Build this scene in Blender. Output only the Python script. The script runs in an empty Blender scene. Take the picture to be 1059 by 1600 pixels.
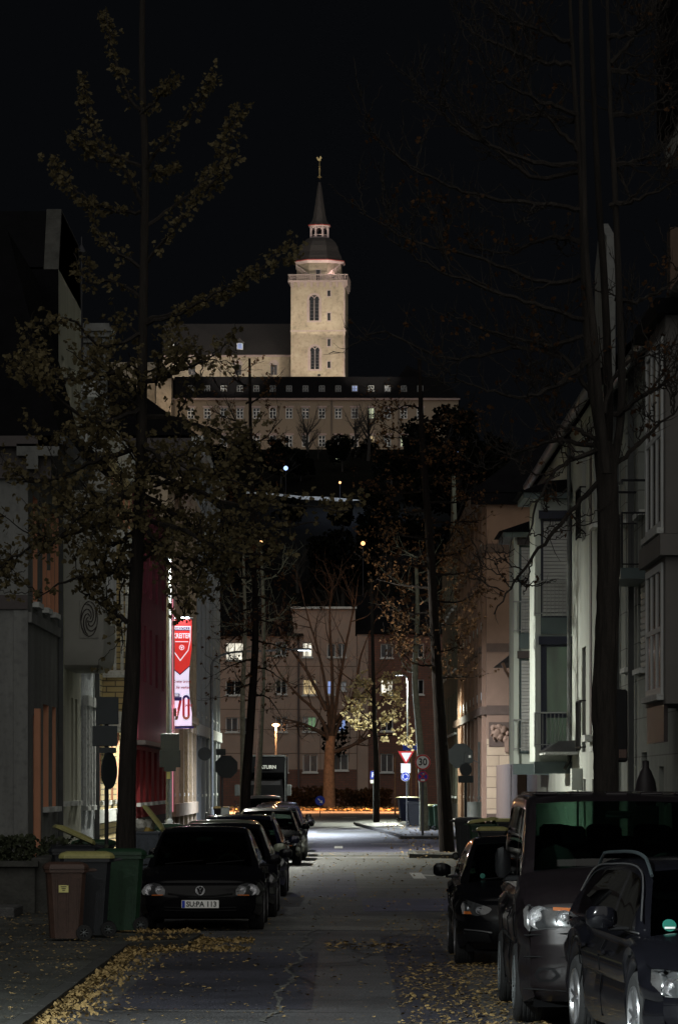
import bpy, bmesh, math, random
from mathutils import Vector, Matrix
random.seed(7)
scene = bpy.context.scene
COL = scene.collection
R = math.radians
# ---------------------------------------------------------------- camera, world, exposure
CAMH = 2.05
cam = bpy.data.objects.new('camera', bpy.data.cameras.new('camera'))
COL.objects.link(cam)
cam.location = (0, 0, CAMH); cam.rotation_euler = (R(90), 0, 0)
cam.data.lens = 135; cam.data.sensor_width = 36; cam.data.sensor_fit = 'AUTO'
cam.data.shift_y = (1226 - 800) / 1600.0
cam.data.clip_start = 0.5; cam.data.clip_end = 4000
scene.camera = cam
w = bpy.data.worlds.new('World'); scene.world = w; w.use_nodes = True
bg = w.node_tree.nodes['Background']
bg.inputs[0].default_value = (0.7, 0.8, 1.0, 1); bg.inputs[1].default_value = 0.0026
scene.view_settings.view_transform = 'Standard'; scene.view_settings.look = 'None'
scene.view_settings.exposure = 0.22; scene.view_settings.gamma = 1
# soft wide fill light added behind the camera, no visible source
sun = bpy.data.objects.new('moon', bpy.data.lights.new('moon', 'SUN')); COL.objects.link(sun)
sun.data.energy = 0.64; sun.data.angle = R(88); sun.data.color = (1.0, 0.97, 0.90)
sun.rotation_euler = Vector((0.0, 1.0, -0.80)).to_track_quat('-Z', 'Y').to_euler()
cy = scene.cycles
cy.use_denoising = True
cy.max_bounces = 7; cy.diffuse_bounces = 2; cy.glossy_bounces = 3; cy.transparent_max_bounces = 10; cy.transmission_bounces = 4
cy.sample_clamp_indirect = 2.0; cy.caustics_reflective = False; cy.caustics_refractive = False
cy.use_light_tree = True

F = 6000.0
def at(px, py, Y):
    "world point seen at photo pixel (px,py) at distance Y"
    return Vector(((px - 529.5) / F * Y, Y, CAMH + (1226 - py) / F * Y))
def zat(py, Y): return CAMH + (1226 - py) / F * Y
def xat(px, Y): return (px - 529.5) / F * Y
def ylf(px, X=-6.6): return X * F / (px - 529.5)

# ---------------------------------------------------------------- materials
M = {}
def mat(name, col, rough=0.7, var=0.25, scale=1.5, bump=0.15, bscale=25, metal=0.0, spec=0.4, coat=0.0, emit=0.0, emitcol=None, streak=False, dirt=0.0):
    m = bpy.data.materials.new(name); m.use_nodes = True; nt = m.node_tree; n = nt.nodes; l = nt.links
    b = n['Principled BSDF']
    b.inputs['Roughness'].default_value = rough; b.inputs['Metallic'].default_value = metal
    b.inputs['Specular IOR Level'].default_value = spec; b.inputs['Coat Weight'].default_value = coat
    b.inputs['Coat Roughness'].default_value = 0.04
    tc = n.new('ShaderNodeTexCoord')
    mp = n.new('ShaderNodeMapping'); l.new(tc.outputs['Object'], mp.inputs[0])
    if streak: mp.inputs['Scale'].default_value = (1, 1, 0.12)
    no = n.new('ShaderNodeTexNoise'); no.inputs['Scale'].default_value = scale; no.inputs['Detail'].default_value = 8; no.inputs['Roughness'].default_value = 0.65
    l.new(mp.outputs[0], no.inputs['Vector'])
    cr = n.new('ShaderNodeValToRGB')
    c = Vector(col[:3]); lo = c * (1 - var); hi = c * (1 + var * 0.7)
    cr.color_ramp.elements[0].position = 0.3; cr.color_ramp.elements[1].position = 0.7
    cr.color_ramp.elements[0].color = (*lo, 1); cr.color_ramp.elements[1].color = (*hi, 1)
    l.new(no.outputs[0], cr.inputs[0])
    out = cr.outputs[0]
    if dirt > 0:
        n2 = n.new('ShaderNodeTexNoise'); n2.inputs['Scale'].default_value = scale * 6; n2.inputs['Detail'].default_value = 6
        l.new(tc.outputs['Object'], n2.inputs['Vector'])
        r2 = n.new('ShaderNodeValToRGB'); r2.color_ramp.elements[0].position = 0.5; r2.color_ramp.elements[1].position = 0.68
        r2.color_ramp.elements[0].color = (1, 1, 1, 1); g = 1 - dirt; r2.color_ramp.elements[1].color = (g, g, g, 1)
        l.new(n2.outputs[0], r2.inputs[0])
        mx = n.new('ShaderNodeMix'); mx.data_type = 'RGBA'; mx.blend_type = 'MULTIPLY'; mx.inputs[0].default_value = 1
        l.new(out, mx.inputs[6]); l.new(r2.outputs[0], mx.inputs[7]); out = mx.outputs[2]
    l.new(out, b.inputs['Base Color'])
    if bump > 0:
        n3 = n.new('ShaderNodeTexNoise'); n3.inputs['Scale'].default_value = bscale; n3.inputs['Detail'].default_value = 4
        l.new((mp.outputs[0] if streak else tc.outputs['Object']), n3.inputs['Vector'])
        bp = n.new('ShaderNodeBump'); bp.inputs['Strength'].default_value = bump; bp.inputs['Distance'].default_value = 0.03
        l.new(n3.outputs[0], bp.inputs['Height']); l.new(bp.outputs[0], b.inputs['Normal'])
    if emit > 0:
        b.inputs['Emission Color'].default_value = (*(emitcol or col), 1); b.inputs['Emission Strength'].default_value = emit
    M[name] = m
    return m
def brickmat(name, c1, c2, mortar, sx=1.0, bw=0.25, bh=0.075, swap=False, ms=0.012, bump=0.5, var=0.2):
    m = bpy.data.materials.new(name); m.use_nodes = True; nt = m.node_tree; n = nt.nodes; l = nt.links
    b = n['Principled BSDF']; b.inputs['Roughness'].default_value = 0.85
    tc = n.new('ShaderNodeTexCoord'); sp = n.new('ShaderNodeSeparateXYZ'); l.new(tc.outputs['Object'], sp.inputs[0])
    ad = n.new('ShaderNodeMath'); ad.operation = 'ADD'; l.new(sp.outputs[0], ad.inputs[0]); l.new(sp.outputs[1], ad.inputs[1])
    cb = n.new('ShaderNodeCombineXYZ'); l.new(ad.outputs[0], cb.inputs[0]); l.new(sp.outputs[2], cb.inputs[1])
    br = n.new('ShaderNodeTexBrick'); l.new(cb.outputs[0], br.inputs['Vector'])
    br.inputs['Color1'].default_value = (*c1, 1); br.inputs['Color2'].default_value = (*c2, 1); br.inputs['Mortar'].default_value = (*mortar, 1)
    br.inputs['Scale'].default_value = 1; br.inputs['Mortar Size'].default_value = ms
    br.inputs['Brick Width'].default_value = bw; br.inputs['Row Height'].default_value = bh
    no = n.new('ShaderNodeTexNoise'); no.inputs['Scale'].default_value = 1.3; no.inputs['Detail'].default_value = 8; l.new(tc.outputs['Object'], no.inputs['Vector'])
    mr = n.new('ShaderNodeMapRange'); mr.inputs[3].default_value = 1 - var; mr.inputs[4].default_value = 1 + var; l.new(no.outputs[0], mr.inputs[0])
    mx = n.new('ShaderNodeMix'); mx.data_type = 'RGBA'; mx.blend_type = 'MULTIPLY'; mx.inputs[0].default_value = 1
    l.new(br.outputs[0], mx.inputs[6]); l.new(mr.outputs[0], mx.inputs[7]); l.new(mx.outputs[2], b.inputs['Base Color'])
    bp = n.new('ShaderNodeBump'); bp.inputs['Strength'].default_value = bump; bp.inputs['Distance'].default_value = 0.01; bp.invert = True
    l.new(br.outputs[1], bp.inputs['Height']); l.new(bp.outputs[0], b.inputs['Normal'])
    M[name] = m
    return m
def litmat(name, col, strength, scale=6.0, contrast=0.5):
    "a curtain or blind lit by the room behind it"
    m = bpy.data.materials.new(name); m.use_nodes = True; nt = m.node_tree; n = nt.nodes; l = nt.links
    b = n['Principled BSDF']; b.inputs['Base Color'].default_value = (0.1, 0.1, 0.1, 1); b.inputs['Roughness'].default_value = 0.2
    tc = n.new('ShaderNodeTexCoord'); mp = n.new('ShaderNodeMapping'); mp.inputs['Scale'].default_value = (1, 1, 0.25); l.new(tc.outputs['Object'], mp.inputs[0])
    no = n.new('ShaderNodeTexNoise'); no.inputs['Scale'].default_value = scale; no.inputs['Detail'].default_value = 3; l.new(mp.outputs[0], no.inputs['Vector'])
    mr = n.new('ShaderNodeMapRange'); mr.inputs[1].default_value = 0.35; mr.inputs[2].default_value = 0.65; mr.inputs[3].default_value = strength * (1 - contrast); mr.inputs[4].default_value = strength
    l.new(no.outputs[0], mr.inputs[0]); b.inputs['Emission Color'].default_value = (*col, 1); l.new(mr.outputs[0], b.inputs['Emission Strength'])
    M[name] = m
    return m
def glassmat(name, tint, refl_rough=0.02, base_refl=0.06):
    m = bpy.data.materials.new(name); m.use_nodes = True; nt = m.node_tree; n = nt.nodes; l = nt.links
    n.remove(n['Principled BSDF']); o = n['Material Output']
    t = n.new('ShaderNodeBsdfTransparent'); t.inputs[0].default_value = (*tint, 1)
    g = n.new('ShaderNodeBsdfGlossy'); g.inputs['Roughness'].default_value = refl_rough
    fr = n.new('ShaderNodeFresnel'); fr.inputs[0].default_value = 1.5
    mx = n.new('ShaderNodeMixShader'); l.new(fr.outputs[0], mx.inputs[0]); l.new(t.outputs[0], mx.inputs[1]); l.new(g.outputs[0], mx.inputs[2])
    l.new(mx.outputs[0], o.inputs[0])
    M[name] = m
    return m
# plain surfaces
mat('stucco_dark', (0.17, 0.175, 0.17), .9, .3, 1.2, .4, 40, streak=True, dirt=.2)
mat('stucco_salmon', (0.75, 0.36, 0.22), .9, .1, 1, .4, 60)
mat('stucco_olive', (0.42, 0.42, 0.33), .9, .22, 1.2, .3, 30, streak=True)
mat('oriel_grey', (0.36, 0.36, 0.33), .85, .12, 1, .15, 40)
mat('pebble', (0.40, 0.43, 0.46), .9, .5, 14, .8, 40)
mat('trim_white', (0.62, 0.64, 0.62), .7, .15, 2, .1, 30, dirt=.3)
mat('stone_beige', (0.50, 0.40, 0.29), .85, .2, 1.5, .3, 20, dirt=.2)
mat('red_plaster', (0.17, 0.022, 0.045), .6, .45, 3.5, .5, 12, streak=True)
mat('red_lower', (0.3, 0.025, 0.03), .7, .2, 2, .1)
mat('grey_render', (0.33, 0.35, 0.36), .85, .18, .9, .2, 25, streak=True)
mat('white_render', (0.38, 0.40, 0.37), .85, .2, .7, .15, 30, streak=True)
mat('bay_white', (0.48, 0.52, 0.48), .8, .08, .8, .1)
mat('teal_panel', (0.085, 0.115, 0.12), .5, .1, 1, 0)
mat('navy', (0.008, 0.011, 0.03), .35, .1, 1, 0)
mat('brown_render', (0.24, 0.15, 0.098), .85, .18, .7, .25, 30)
mat('brown_trim', (0.10, 0.065, 0.045), .8, .2, 2, .2)
mat('green_render', (0.13, 0.14, 0.105), .9, .25, .8, .2, 20, streak=True)
mat('stone_grey', (0.32, 0.34, 0.31), .85, .3, 3, .4, 15, streak=True)
mat('bay_grey', (0.2, 0.19, 0.18), .8, .12, 1, .1)
mat('roof_dark', (0.006, 0.006, 0.007), .9, .3, 2, .3, 8, spec=.05)
mat('slate', (0.045, 0.041, 0.041), .75, .45, 6, .5, 12, dirt=.3, spec=.25)
mat('zinc', (0.08, 0.085, 0.085), .5, .2, 3, .05, metal=.3)
mat('iron', (0.03, 0.03, 0.035), .5, .2, 3, 0, metal=.3)
mat('rail_grey', (0.32, 0.33, 0.33), .4, .1, 3, 0, metal=.5)
mat('shutter', (0.42, 0.42, 0.42), .6, .1, 2, 0)
mat('frame_white', (0.6, 0.62, 0.62), .5, .08, 2, 0)
mat('frame_dark', (0.05, 0.04, 0.04), .5, .1, 2, 0)
mat('pane_dark', (0.008, 0.009, 0.011), .06, .2, 1, 0, spec=.6)
mat('pane_dim', (0.05, 0.05, 0.055), .12, .4, 3, 0, spec=.6)
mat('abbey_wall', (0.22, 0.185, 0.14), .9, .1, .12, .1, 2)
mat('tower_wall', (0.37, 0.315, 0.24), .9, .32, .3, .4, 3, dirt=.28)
mat('tower_trim', (0.36, 0.29, 0.28), .85, .2, 2, .1)
mat('lantern_pink', (0.62, 0.5, 0.5), .8, .1, 2, .1)
mat('lead_red', (0.45, 0.09, 0.08), .7, .1, 2, 0)
mat('gold', (0.8, 0.62, 0.3), .4, .1, 2, 0, metal=.8)
mat('panel_pink', (0.33, 0.25, 0.205), .8, .12, .6, .1, 10)
brickmat('brick_dark', (0.16, 0.07, 0.05), (0.12, 0.06, 0.045), (0.08, 0.06, 0.05), bw=.6, bh=.2, ms=.02)
brickmat('brick_yellow', (0.52, 0.42, 0.2), (0.46, 0.36, 0.18), (0.12, 0.1, 0.07), bw=.5, bh=.16, ms=.016, bump=.8)
brickmat('block_beige', (0.44, 0.32, 0.2), (0.4, 0.29, 0.18), (0.16, 0.11, 0.07), bw=1.1, bh=.48, ms=.014, bump=.9)
brickmat('stone_blocks', (0.32, 0.34, 0.31), (0.27, 0.29, 0.27), (0.13, 0.13, 0.12), bw=1.5, bh=.9, ms=.012, bump=.7, var=.4)
brickmat('paver', (0.11, 0.11, 0.11), (0.085, 0.085, 0.085), (0.03, 0.03, 0.03), bw=.4, bh=.3, ms=.01)
mat('bark', (0.022, 0.018, 0.015), .95, .6, 14, 1.0, 30, dirt=.4, streak=True)
mat('bark_pale', (0.2, 0.21, 0.15), .95, .4, 6, .6, 14, dirt=.3)
mat('bark_lit', (0.36, 0.2, 0.11), .95, .45, 3, .6, 8, dirt=.4)  # orange lamp light on the plane trunk is put into this bark colour
mat('bark_shaded', (0.075, 0.05, 0.035), .95, .4, 3, .4, 8)  # same tree, darker: shade of the unlit branches put into the colour
mat('twig', (0.03, 0.026, 0.022), .9, .3, 5, 0)
mat('leaf_ginkgo', (0.165, 0.135, 0.07), .75, .45, .9, 0, spec=.2)
mat('bark_dark', (0.012, 0.009, 0.008), .95, .5, 14, 1.0, 30, spec=.1, streak=True)  # darker bark copy; shade of the backlit brown leaf tree in its colour
mat('leaf_brown', (0.10, 0.053, 0.026), .85, .5, 1.2, 0, spec=.08)
mat('leaf_yellow', (0.74, 0.62, 0.36), .7, .3, 1.2, 0, spec=.2)
mat('leaf_dry', (0.34, 0.235, 0.10), .8, .75, 13, 0, spec=.2)
mat('leaf_green', (0.05, 0.06, 0.03), .8, .5, 3, 0)
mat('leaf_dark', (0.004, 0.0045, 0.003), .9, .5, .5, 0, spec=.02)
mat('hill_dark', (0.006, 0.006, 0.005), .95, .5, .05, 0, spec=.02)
mat('kerb_stone', (0.045, 0.045, 0.042), .85, .3, 3, .4, 20)
mat('soil', (0.025, 0.02, 0.015), .95, .4, 5, .8, 12)
mat('granite', (0.085, 0.085, 0.085), .8, .4, 20, .6, 30)
mat('line_white', (0.8, 0.8, 0.78), .7, .2, 9, .2, dirt=.25)
mat('sign_back', (0.03, 0.038, 0.042), .5, .15, 3, 0)
mat('galv', (0.13, 0.14, 0.145), .5, .2, 5, .05, metal=.3)
mat('sign_white', (0.9, 0.9, 0.88), .4, .05, 2, 0)
mat('sign_red', (0.6, 0.03, 0.03), .4, .1, 2, 0)
mat('sign_blue', (0.015, 0.05, 0.5), .4, .1, 2, 0)
mat('sign_black', (0.01, 0.01, 0.01), .4, .1, 2, 0)
mat('sticker_yellow', (0.7, 0.65, 0.25), .6, .15, 8, 0)
mat('bin_brown', (0.075, 0.042, 0.032), .5, .25, 4, .1, 60, dirt=.25)
mat('bin_black', (0.018, 0.02, 0.024), .45, .25, 4, .1, 60)
mat('bin_green', (0.018, 0.052, 0.027), .45, .25, 4, .1, 60, dirt=.25)
mat('bin_grey', (0.075, 0.09, 0.11), .5, .25, 4, .1, 60, dirt=.25)
mat('bin_blue', (0.012, 0.02, 0.07), .45, .25, 4, .1)
mat('lid_yellow', (0.36, 0.34, 0.13), .45, .2, 4, .05, dirt=.25)
mat('rubber', (0.02, 0.02, 0.021), .85, .3, 8, .3, 60)
mat('bag_white', (0.5, 0.5, 0.45), .4, .3, 6, .6, 12)
mat('bag_yellow', (0.6, 0.42, 0.1), .4, .4, 8, .6, 12)
mat('paint_black', (0.004, 0.004, 0.005), .25, .1, 3, 0, spec=.1, coat=.16)
mat('paint_dark', (0.005, 0.005, 0.007), .2, .1, 3, 0, spec=.15, coat=.45)
mat('paint_plum', (0.012, 0.009, 0.0105), .35, .3, 30, 0, metal=.2, spec=.25, coat=.6)
mat('paint_navy', (0.010, 0.011, 0.03), .22, .1, 3, 0, metal=.4, coat=1)
mat('paint_silver', (0.3, 0.33, 0.25), .3, .1, 3, 0, metal=.4, coat=.8)
mat('paint_white', (0.6, 0.6, 0.6), .3, .1, 3, 0, coat=.5)
mat('plastic_dark', (0.01, 0.01, 0.011), .5, .2, 5, 0, spec=.12)
mat('paint_pale', (0.16, 0.17, 0.16), .35, .1, 3, 0, coat=.5)
mat('interior', (0.006, 0.006, 0.0065), .95, .2, 5, 0, spec=.05)
mat('interior_grey', (0.045, 0.05, 0.05), .8, .2, 5, 0)
mat('chrome', (0.75, 0.76, 0.78), .12, .05, 5, 0, metal=1)
mat('alloy', (0.5, 0.5, 0.52), .28, .1, 5, 0, metal=.9)
mat('lorry_black', (0.004, 0.004, 0.005), .6, .1, 3, 0, spec=.05)
mat('lamp_base', (0.075, 0.078, 0.082), .15, .5, 12, 0, 45, metal=.4, coat=1)
mat('lamp_amber', (0.5, 0.14, 0.03), .2, .2, 20, 0)
mat('reflector', (0.85, 0.86, 0.9), .3, .5, 70, .6, 90, metal=.75)
mat('dark_metal', (0.02, 0.02, 0.02), .5, .1, 3, 0)
mat('urn_dark', (0.035, 0.03, 0.035), .5, .2, 3, .1)
mat('concrete_wall', (0.06, 0.06, 0.055), .95, .4, 3, .6, 20)
mat('sticker_green', (0.01, 0.13, 0.10), .4, .1, 2, 0)
mat('paper_pink', (0.5, 0.3, 0.5), .6, .1, 2, 0)
mat('bike_metal', (0.4, 0.4, 0.42), .3, .1, 2, 0, metal=.8)
litmat('lit_white', (1.0, 0.93, 0.75), 1.3, 5, .8)
litmat('lit_warm', (1.0, 0.74, 0.36), 0.7, 5, .7)
litmat('lit_blue', (0.35, 0.5, 1.0), 0.6, 3)
litmat('lit_green', (0.45, 0.85, 0.42), 0.3, 2)
litmat('lit_curtain', (0.40, 0.75, 0.42), 0.036, 3, .75)
litmat('lit_red', (1.0, 0.2, 0.25), 0.6, 5)
litmat('lit_yellowgreen', (0.85, 0.95, 0.6), 0.55, 1)
litmat('lit_pale', (0.85, 0.9, 0.95), 0.14, 1)
glassmat('car_glass', (0.24, 0.36, 0.30)); glassmat('privacy_glass', (0.05, 0.06, 0.06))
glassmat('lens_glass', (0.8, 0.82, 0.85))
def translucent(name, k):
    nt = M[name].node_tree; n = nt.nodes; l = nt.links; b = n['Principled BSDF']; o = n['Material Output']
    t = n.new('ShaderNodeBsdfTranslucent'); src = b.inputs['Base Color'].links[0].from_socket; l.new(src, t.inputs[0])
    mx = n.new('ShaderNodeMixShader'); mx.inputs[0].default_value = k; l.new(b.outputs[0], mx.inputs[1]); l.new(t.outputs[0], mx.inputs[2]); l.new(mx.outputs[0], o.inputs[0])
for nm_ in ('leaf_ginkgo', 'leaf_brown', 'leaf_yellow'): translucent(nm_, .4)
def emat(name, col, s):
    m = bpy.data.materials.new(name); m.use_nodes = True; b = m.node_tree.nodes['Principled BSDF']
    b.inputs['Base Color'].default_value = (0.2, 0.2, 0.2, 1); b.inputs['Emission Color'].default_value = (*col, 1); b.inputs['Emission Strength'].default_value = s
    M[name] = m
emat('led_white', (0.8, 0.9, 1.0), 12); emat('led_green', (0.85, 1.0, 0.8), 12); emat('sodium', (1.0, 0.5, 0.2), 8)
emat('globe_blue', (0.4, 0.55, 1.0), 1.5); emat('globe_orange', (1.0, 0.5, 0.2), 2.0); emat('neon_pink', (1.0, 0.3, 0.4), .55)

# asphalt: mottled, cracked, with tyre-worn lanes
def asphalt(name, base, warm=0.0):
    m = bpy.data.materials.new(name); m.use_nodes = True; nt = m.node_tree; n = nt.nodes; l = nt.links
    b = n['Principled BSDF']; b.inputs['Roughness'].default_value = 0.5; b.inputs['Specular IOR Level'].default_value = 0.5
    tc = n.new('ShaderNodeTexCoord')
    a = n.new('ShaderNodeTexNoise'); a.inputs['Scale'].default_value = 0.45; a.inputs['Detail'].default_value = 9; a.inputs['Roughness'].default_value = .7; l.new(tc.outputs['Object'], a.inputs['Vector'])
    g = n.new('ShaderNodeTexNoise'); g.inputs['Scale'].default_value = 45; g.inputs['Detail'].default_value = 3; l.new(tc.outputs['Object'], g.inputs['Vector'])
    cr = n.new('ShaderNodeValToRGB'); cr.color_ramp.elements[0].position = .3; cr.color_ramp.elements[1].position = .72
    lo = [c * .45 for c in base]; hi = [c * 1.45 for c in base]
    cr.color_ramp.elements[0].color = (*lo, 1); cr.color_ramp.elements[1].color = (*hi, 1); l.new(a.outputs[0], cr.inputs[0])
    gr = n.new('ShaderNodeMapRange'); gr.inputs[1].default_value = .3; gr.inputs[2].default_value = .7; gr.inputs[3].default_value = .15; gr.inputs[4].default_value = 1.8; l.new(g.outputs[0], gr.inputs[0])
    mx = n.new('ShaderNodeMix'); mx.data_type = 'RGBA'; mx.blend_type = 'MULTIPLY'; mx.inputs[0].default_value = 1; l.new(cr.outputs[0], mx.inputs[6]); l.new(gr.outputs[0], mx.inputs[7])
    v = n.new('ShaderNodeTexVoronoi'); v.feature = 'DISTANCE_TO_EDGE'; v.inputs['Scale'].default_value = .33
    mpn = n.new('ShaderNodeMix'); mpn.data_type = 'VECTOR'; mpn.inputs[0].default_value = .25; l.new(tc.outputs['Object'], mpn.inputs[4]); l.new(a.outputs['Color'], mpn.inputs[5]); l.new(mpn.outputs[1], v.inputs['Vector'])
    vr = n.new('ShaderNodeMapRange'); vr.inputs[1].default_value = .0; vr.inputs[2].default_value = .012; vr.inputs[3].default_value = .35; vr.inputs[4].default_value = 1; l.new(v.outputs['Distance'], vr.inputs[0])
    m2 = n.new('ShaderNodeMix'); m2.data_type = 'RGBA'; m2.blend_type = 'MULTIPLY'; m2.inputs[0].default_value = 1; l.new(mx.outputs[2], m2.inputs[6]); l.new(vr.outputs[0], m2.inputs[7])
    l.new(m2.outputs[2], b.inputs['Base Color'])
    bp = n.new('ShaderNodeBump'); bp.inputs['Strength'].default_value = .8; bp.inputs['Distance'].default_value = .012; l.new(g.outputs[0], bp.inputs['Height']); l.new(bp.outputs[0], b.inputs['Normal'])
    M[name] = m
asphalt('asphalt', (0.125, 0.125, 0.13)); asphalt('asphalt_sheen', (0.12, 0.12, 0.18)); asphalt('asphalt_dark', (0.055, 0.055, 0.045)); asphalt('asphalt_patch', (0.07, 0.07, 0.09)); asphalt('asphalt_pale', (0.18, 0.18, 0.17)); asphalt('footway', (0.075, 0.077, 0.07))  # the bluish variant has lamp sheen put into its colour

# ---------------------------------------------------------------- mesh building
def wloc(p):
    v = Vector((0, 0, 0))
    while p is not None: v += p.location; p = p.parent
    return v
class MB:
    def __init__(s): s.v = []; s.f = []
    def quad(s, a, b, c, d):
        i = len(s.v); s.v += [Vector(a), Vector(b), Vector(c), Vector(d)]; s.f.append((i, i + 1, i + 2, i + 3)); return s
    def poly(s, pts):
        i = len(s.v); s.v += [Vector(p) for p in pts]; s.f.append(tuple(range(i, i + len(pts)))); return s
    def box(s, x0, x1, y0, y1, z0, z1, mtx=None):
        i = len(s.v)
        vs = [Vector(p) for p in ((x0, y0, z0), (x1, y0, z0), (x1, y1, z0), (x0, y1, z0), (x0, y0, z1), (x1, y0, z1), (x1, y1, z1), (x0, y1, z1))]
        if mtx is not None: vs = [mtx @ q for q in vs]
        s.v += vs
        for f in ((0, 3, 2, 1), (4, 5, 6, 7), (0, 1, 5, 4), (1, 2, 6, 5), (2, 3, 7, 6), (3, 0, 4, 7)): s.f.append(tuple(i + k for k in f))
        return s
    def rbox(s, x0, x1, y0, y1, z0, z1, r=0.02, mtx=None):
        "box with chamfered edges"
        xs = (x0, x0 + r, x1 - r, x1); ys = (y0, y0 + r, y1 - r, y1); zs = (z0, z0 + r, z1 - r, z1)
        rings = [(zs[0], 1), (zs[1], 0), (zs[2], 0), (zs[3], 1)]
        pts = []
        for z, inn in rings:
            q = r if inn else 0
            X0, X1, Y0, Y1 = x0 + q, x1 - q, y0 + q, y1 - q; c = r * .7
            pts.append([(X0 + c, Y0, z), (X1 - c, Y0, z), (X1, Y0 + c, z), (X1, Y1 - c, z), (X1 - c, Y1, z), (X0 + c, Y1, z), (X0, Y1 - c, z), (X0, Y0 + c, z)])
        s.rings(pts, mtx); return s
    def rings(s, rr, mtx=None, close=True, cap=True):
        i = len(s.v); n = len(rr[0])
        for ring in rr:
            for p in ring:
                p = Vector(p); s.v.append(mtx @ p if mtx is not None else p)
        for a in range(len(rr) - 1):
            for b in range(n if close else n - 1):
                c = (b + 1) % n
                s.f.append((i + a * n + b, i + a * n + c, i + (a + 1) * n + c, i + (a + 1) * n + b))
        if cap:
            s.f.append(tuple(i + k for k in reversed(range(n)))); s.f.append(tuple(i + (len(rr) - 1) * n + k for k in range(n)))
        return s
    def tube(s, pts, rad, n=8, cap=True):
        pts = [Vector(p) for p in pts]
        if not hasattr(rad, '__len__'): rad = [rad] * len(pts)
        rr = []; up = None
        for k, p in enumerate(pts):
            d = (pts[min(k + 1, len(pts) - 1)] - pts[max(k - 1, 0)])
            if d.length < 1e-9: d = Vector((0, 0, 1))
            d.normalize()
            if up is None: up = Vector((1, 0, 0)) if abs(d.x) < .8 else Vector((0, 1, 0))
            a = d.cross(up)
            if a.length < 1e-6: a = d.orthogonal()
            a.normalize(); b = a.cross(d); up = b * 1.0 if False else up
            rr.append([p + (a * math.cos(2 * math.pi * j / n) + b * math.sin(2 * math.pi * j / n)) * rad[k] for j in range(n)])
        s.rings(rr, cap=cap); return s
    def bark(s, pts, rad, n=30, amp=.09):
        "trunk with ridged bark"
        from mathutils import noise
        rr = []
        for k, p in enumerate(pts):
            ring = []
            for j in range(n):
                a = 2 * math.pi * j / n; v = Vector((math.cos(a) * 3.2, math.sin(a) * 3.2, p.z * 1.1 + k * .01))
                q = rad[k] * (1 + amp * noise.noise(v * 1.4) + amp * .9 * noise.noise(v * 4.0) + amp * .35 * (j % 2))
                ring.append((p.x + q * math.cos(a), p.y + q * math.sin(a), p.z))
            rr.append(ring)
        s.rings(rr, cap=False); return s
    def lathe(s, prof, n=24, mtx=None, axis='z', cap=False):
        rr = []
        for r, h in prof:
            ring = []
            for j in range(n):
                a = 2 * math.pi * j / n
                if axis == 'z': ring.append((r * math.cos(a), r * math.sin(a), h))
                elif axis == 'x': ring.append((h, r * math.cos(a), r * math.sin(a)))
                else: ring.append((r * math.cos(a), h, r * math.sin(a)))
            rr.append(ring)
        s.rings(rr, mtx, cap=cap); return s
    def extr(s, poly, d, mtx=None):
        "polygon (3D points) extruded by vector d"
        d = Vector(d); s.rings([[Vector(p) for p in poly], [Vector(p) + d for p in poly]], mtx); return s
    def build(s, name, m, parent=None, world=True, smooth=False, angle=None):
        me = bpy.data.meshes.new(name)
        off = wloc(parent) if (parent is not None and world) else Vector((0, 0, 0))
        me.from_pydata([tuple(v - off) for v in s.v], [], s.f); me.update()
        if isinstance(m, str): m = M[m]
        me.materials.append(m)
        if smooth:
            bm_ = bmesh.new(); bm_.from_mesh(me); bmesh.ops.remove_doubles(bm_, verts=bm_.verts, dist=2e-4); bmesh.ops.recalc_face_normals(bm_, faces=bm_.faces); bm_.to_mesh(me); bm_.free()
            me.polygons.foreach_set('use_smooth', [True] * len(me.polygons))
            try: me.set_sharp_from_angle(angle=R(angle or 40))
            except Exception: pass
        o = bpy.data.objects.new(name, me); COL.objects.link(o)
        if parent is not None: o.parent = parent
        return o
def tag(o, label=None, cat=None, group=None, kind=None):
    if label: o['label'] = label
    if cat: o['category'] = cat
    if group: o['group'] = group
    if kind: o['kind'] = kind
    return o
def empty(name, loc=(0, 0, 0), label=None, cat=None, group=None):
    o = bpy.data.objects.new(name, None); COL.objects.link(o); o.location = loc; o.empty_display_size = .2
    return tag(o, label, cat, group)
KIDS = {}
def copy_tree(o, parent=None):
    c = o.copy(); COL.objects.link(c); c.parent = parent
    for ch in [q for q in bpy.data.objects if q.parent is o]: copy_tree(ch, c)
    return c
def text(body, size, loc, m, parent, name='lettering', rot=(90, 0, 0), ext=.002, align='CENTER', sx=1.0, bold=0.0, shear=0.0, world=True):
    cu = bpy.data.curves.new('t', 'FONT'); cu.body = body; cu.size = size; cu.extrude = ext; cu.align_x = align; cu.align_y = 'CENTER'; cu.offset = bold; cu.shear = shear; cu.resolution_u = 3
    to = bpy.data.objects.new('t', cu); COL.objects.link(to)
    bpy.context.view_layer.update()
    me = bpy.data.meshes.new_from_object(to.evaluated_get(bpy.context.evaluated_depsgraph_get()))
    bpy.data.objects.remove(to)
    mt = Matrix.Translation(Vector(loc) - (wloc(parent) if (parent is not None and world) else Vector((0, 0, 0)))) @ Matrix.Rotation(R(rot[2]), 4, 'Z') @ Matrix.Rotation(R(rot[1]), 4, 'Y') @ Matrix.Rotation(R(rot[0]), 4, 'X') @ Matrix.Diagonal((sx, 1, 1, 1))
    me.transform(mt); me.materials.clear(); me.materials.append(M[m]); me.name = name
    o = bpy.data.objects.new(name, me); COL.objects.link(o); o.parent = parent
    return o
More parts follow.
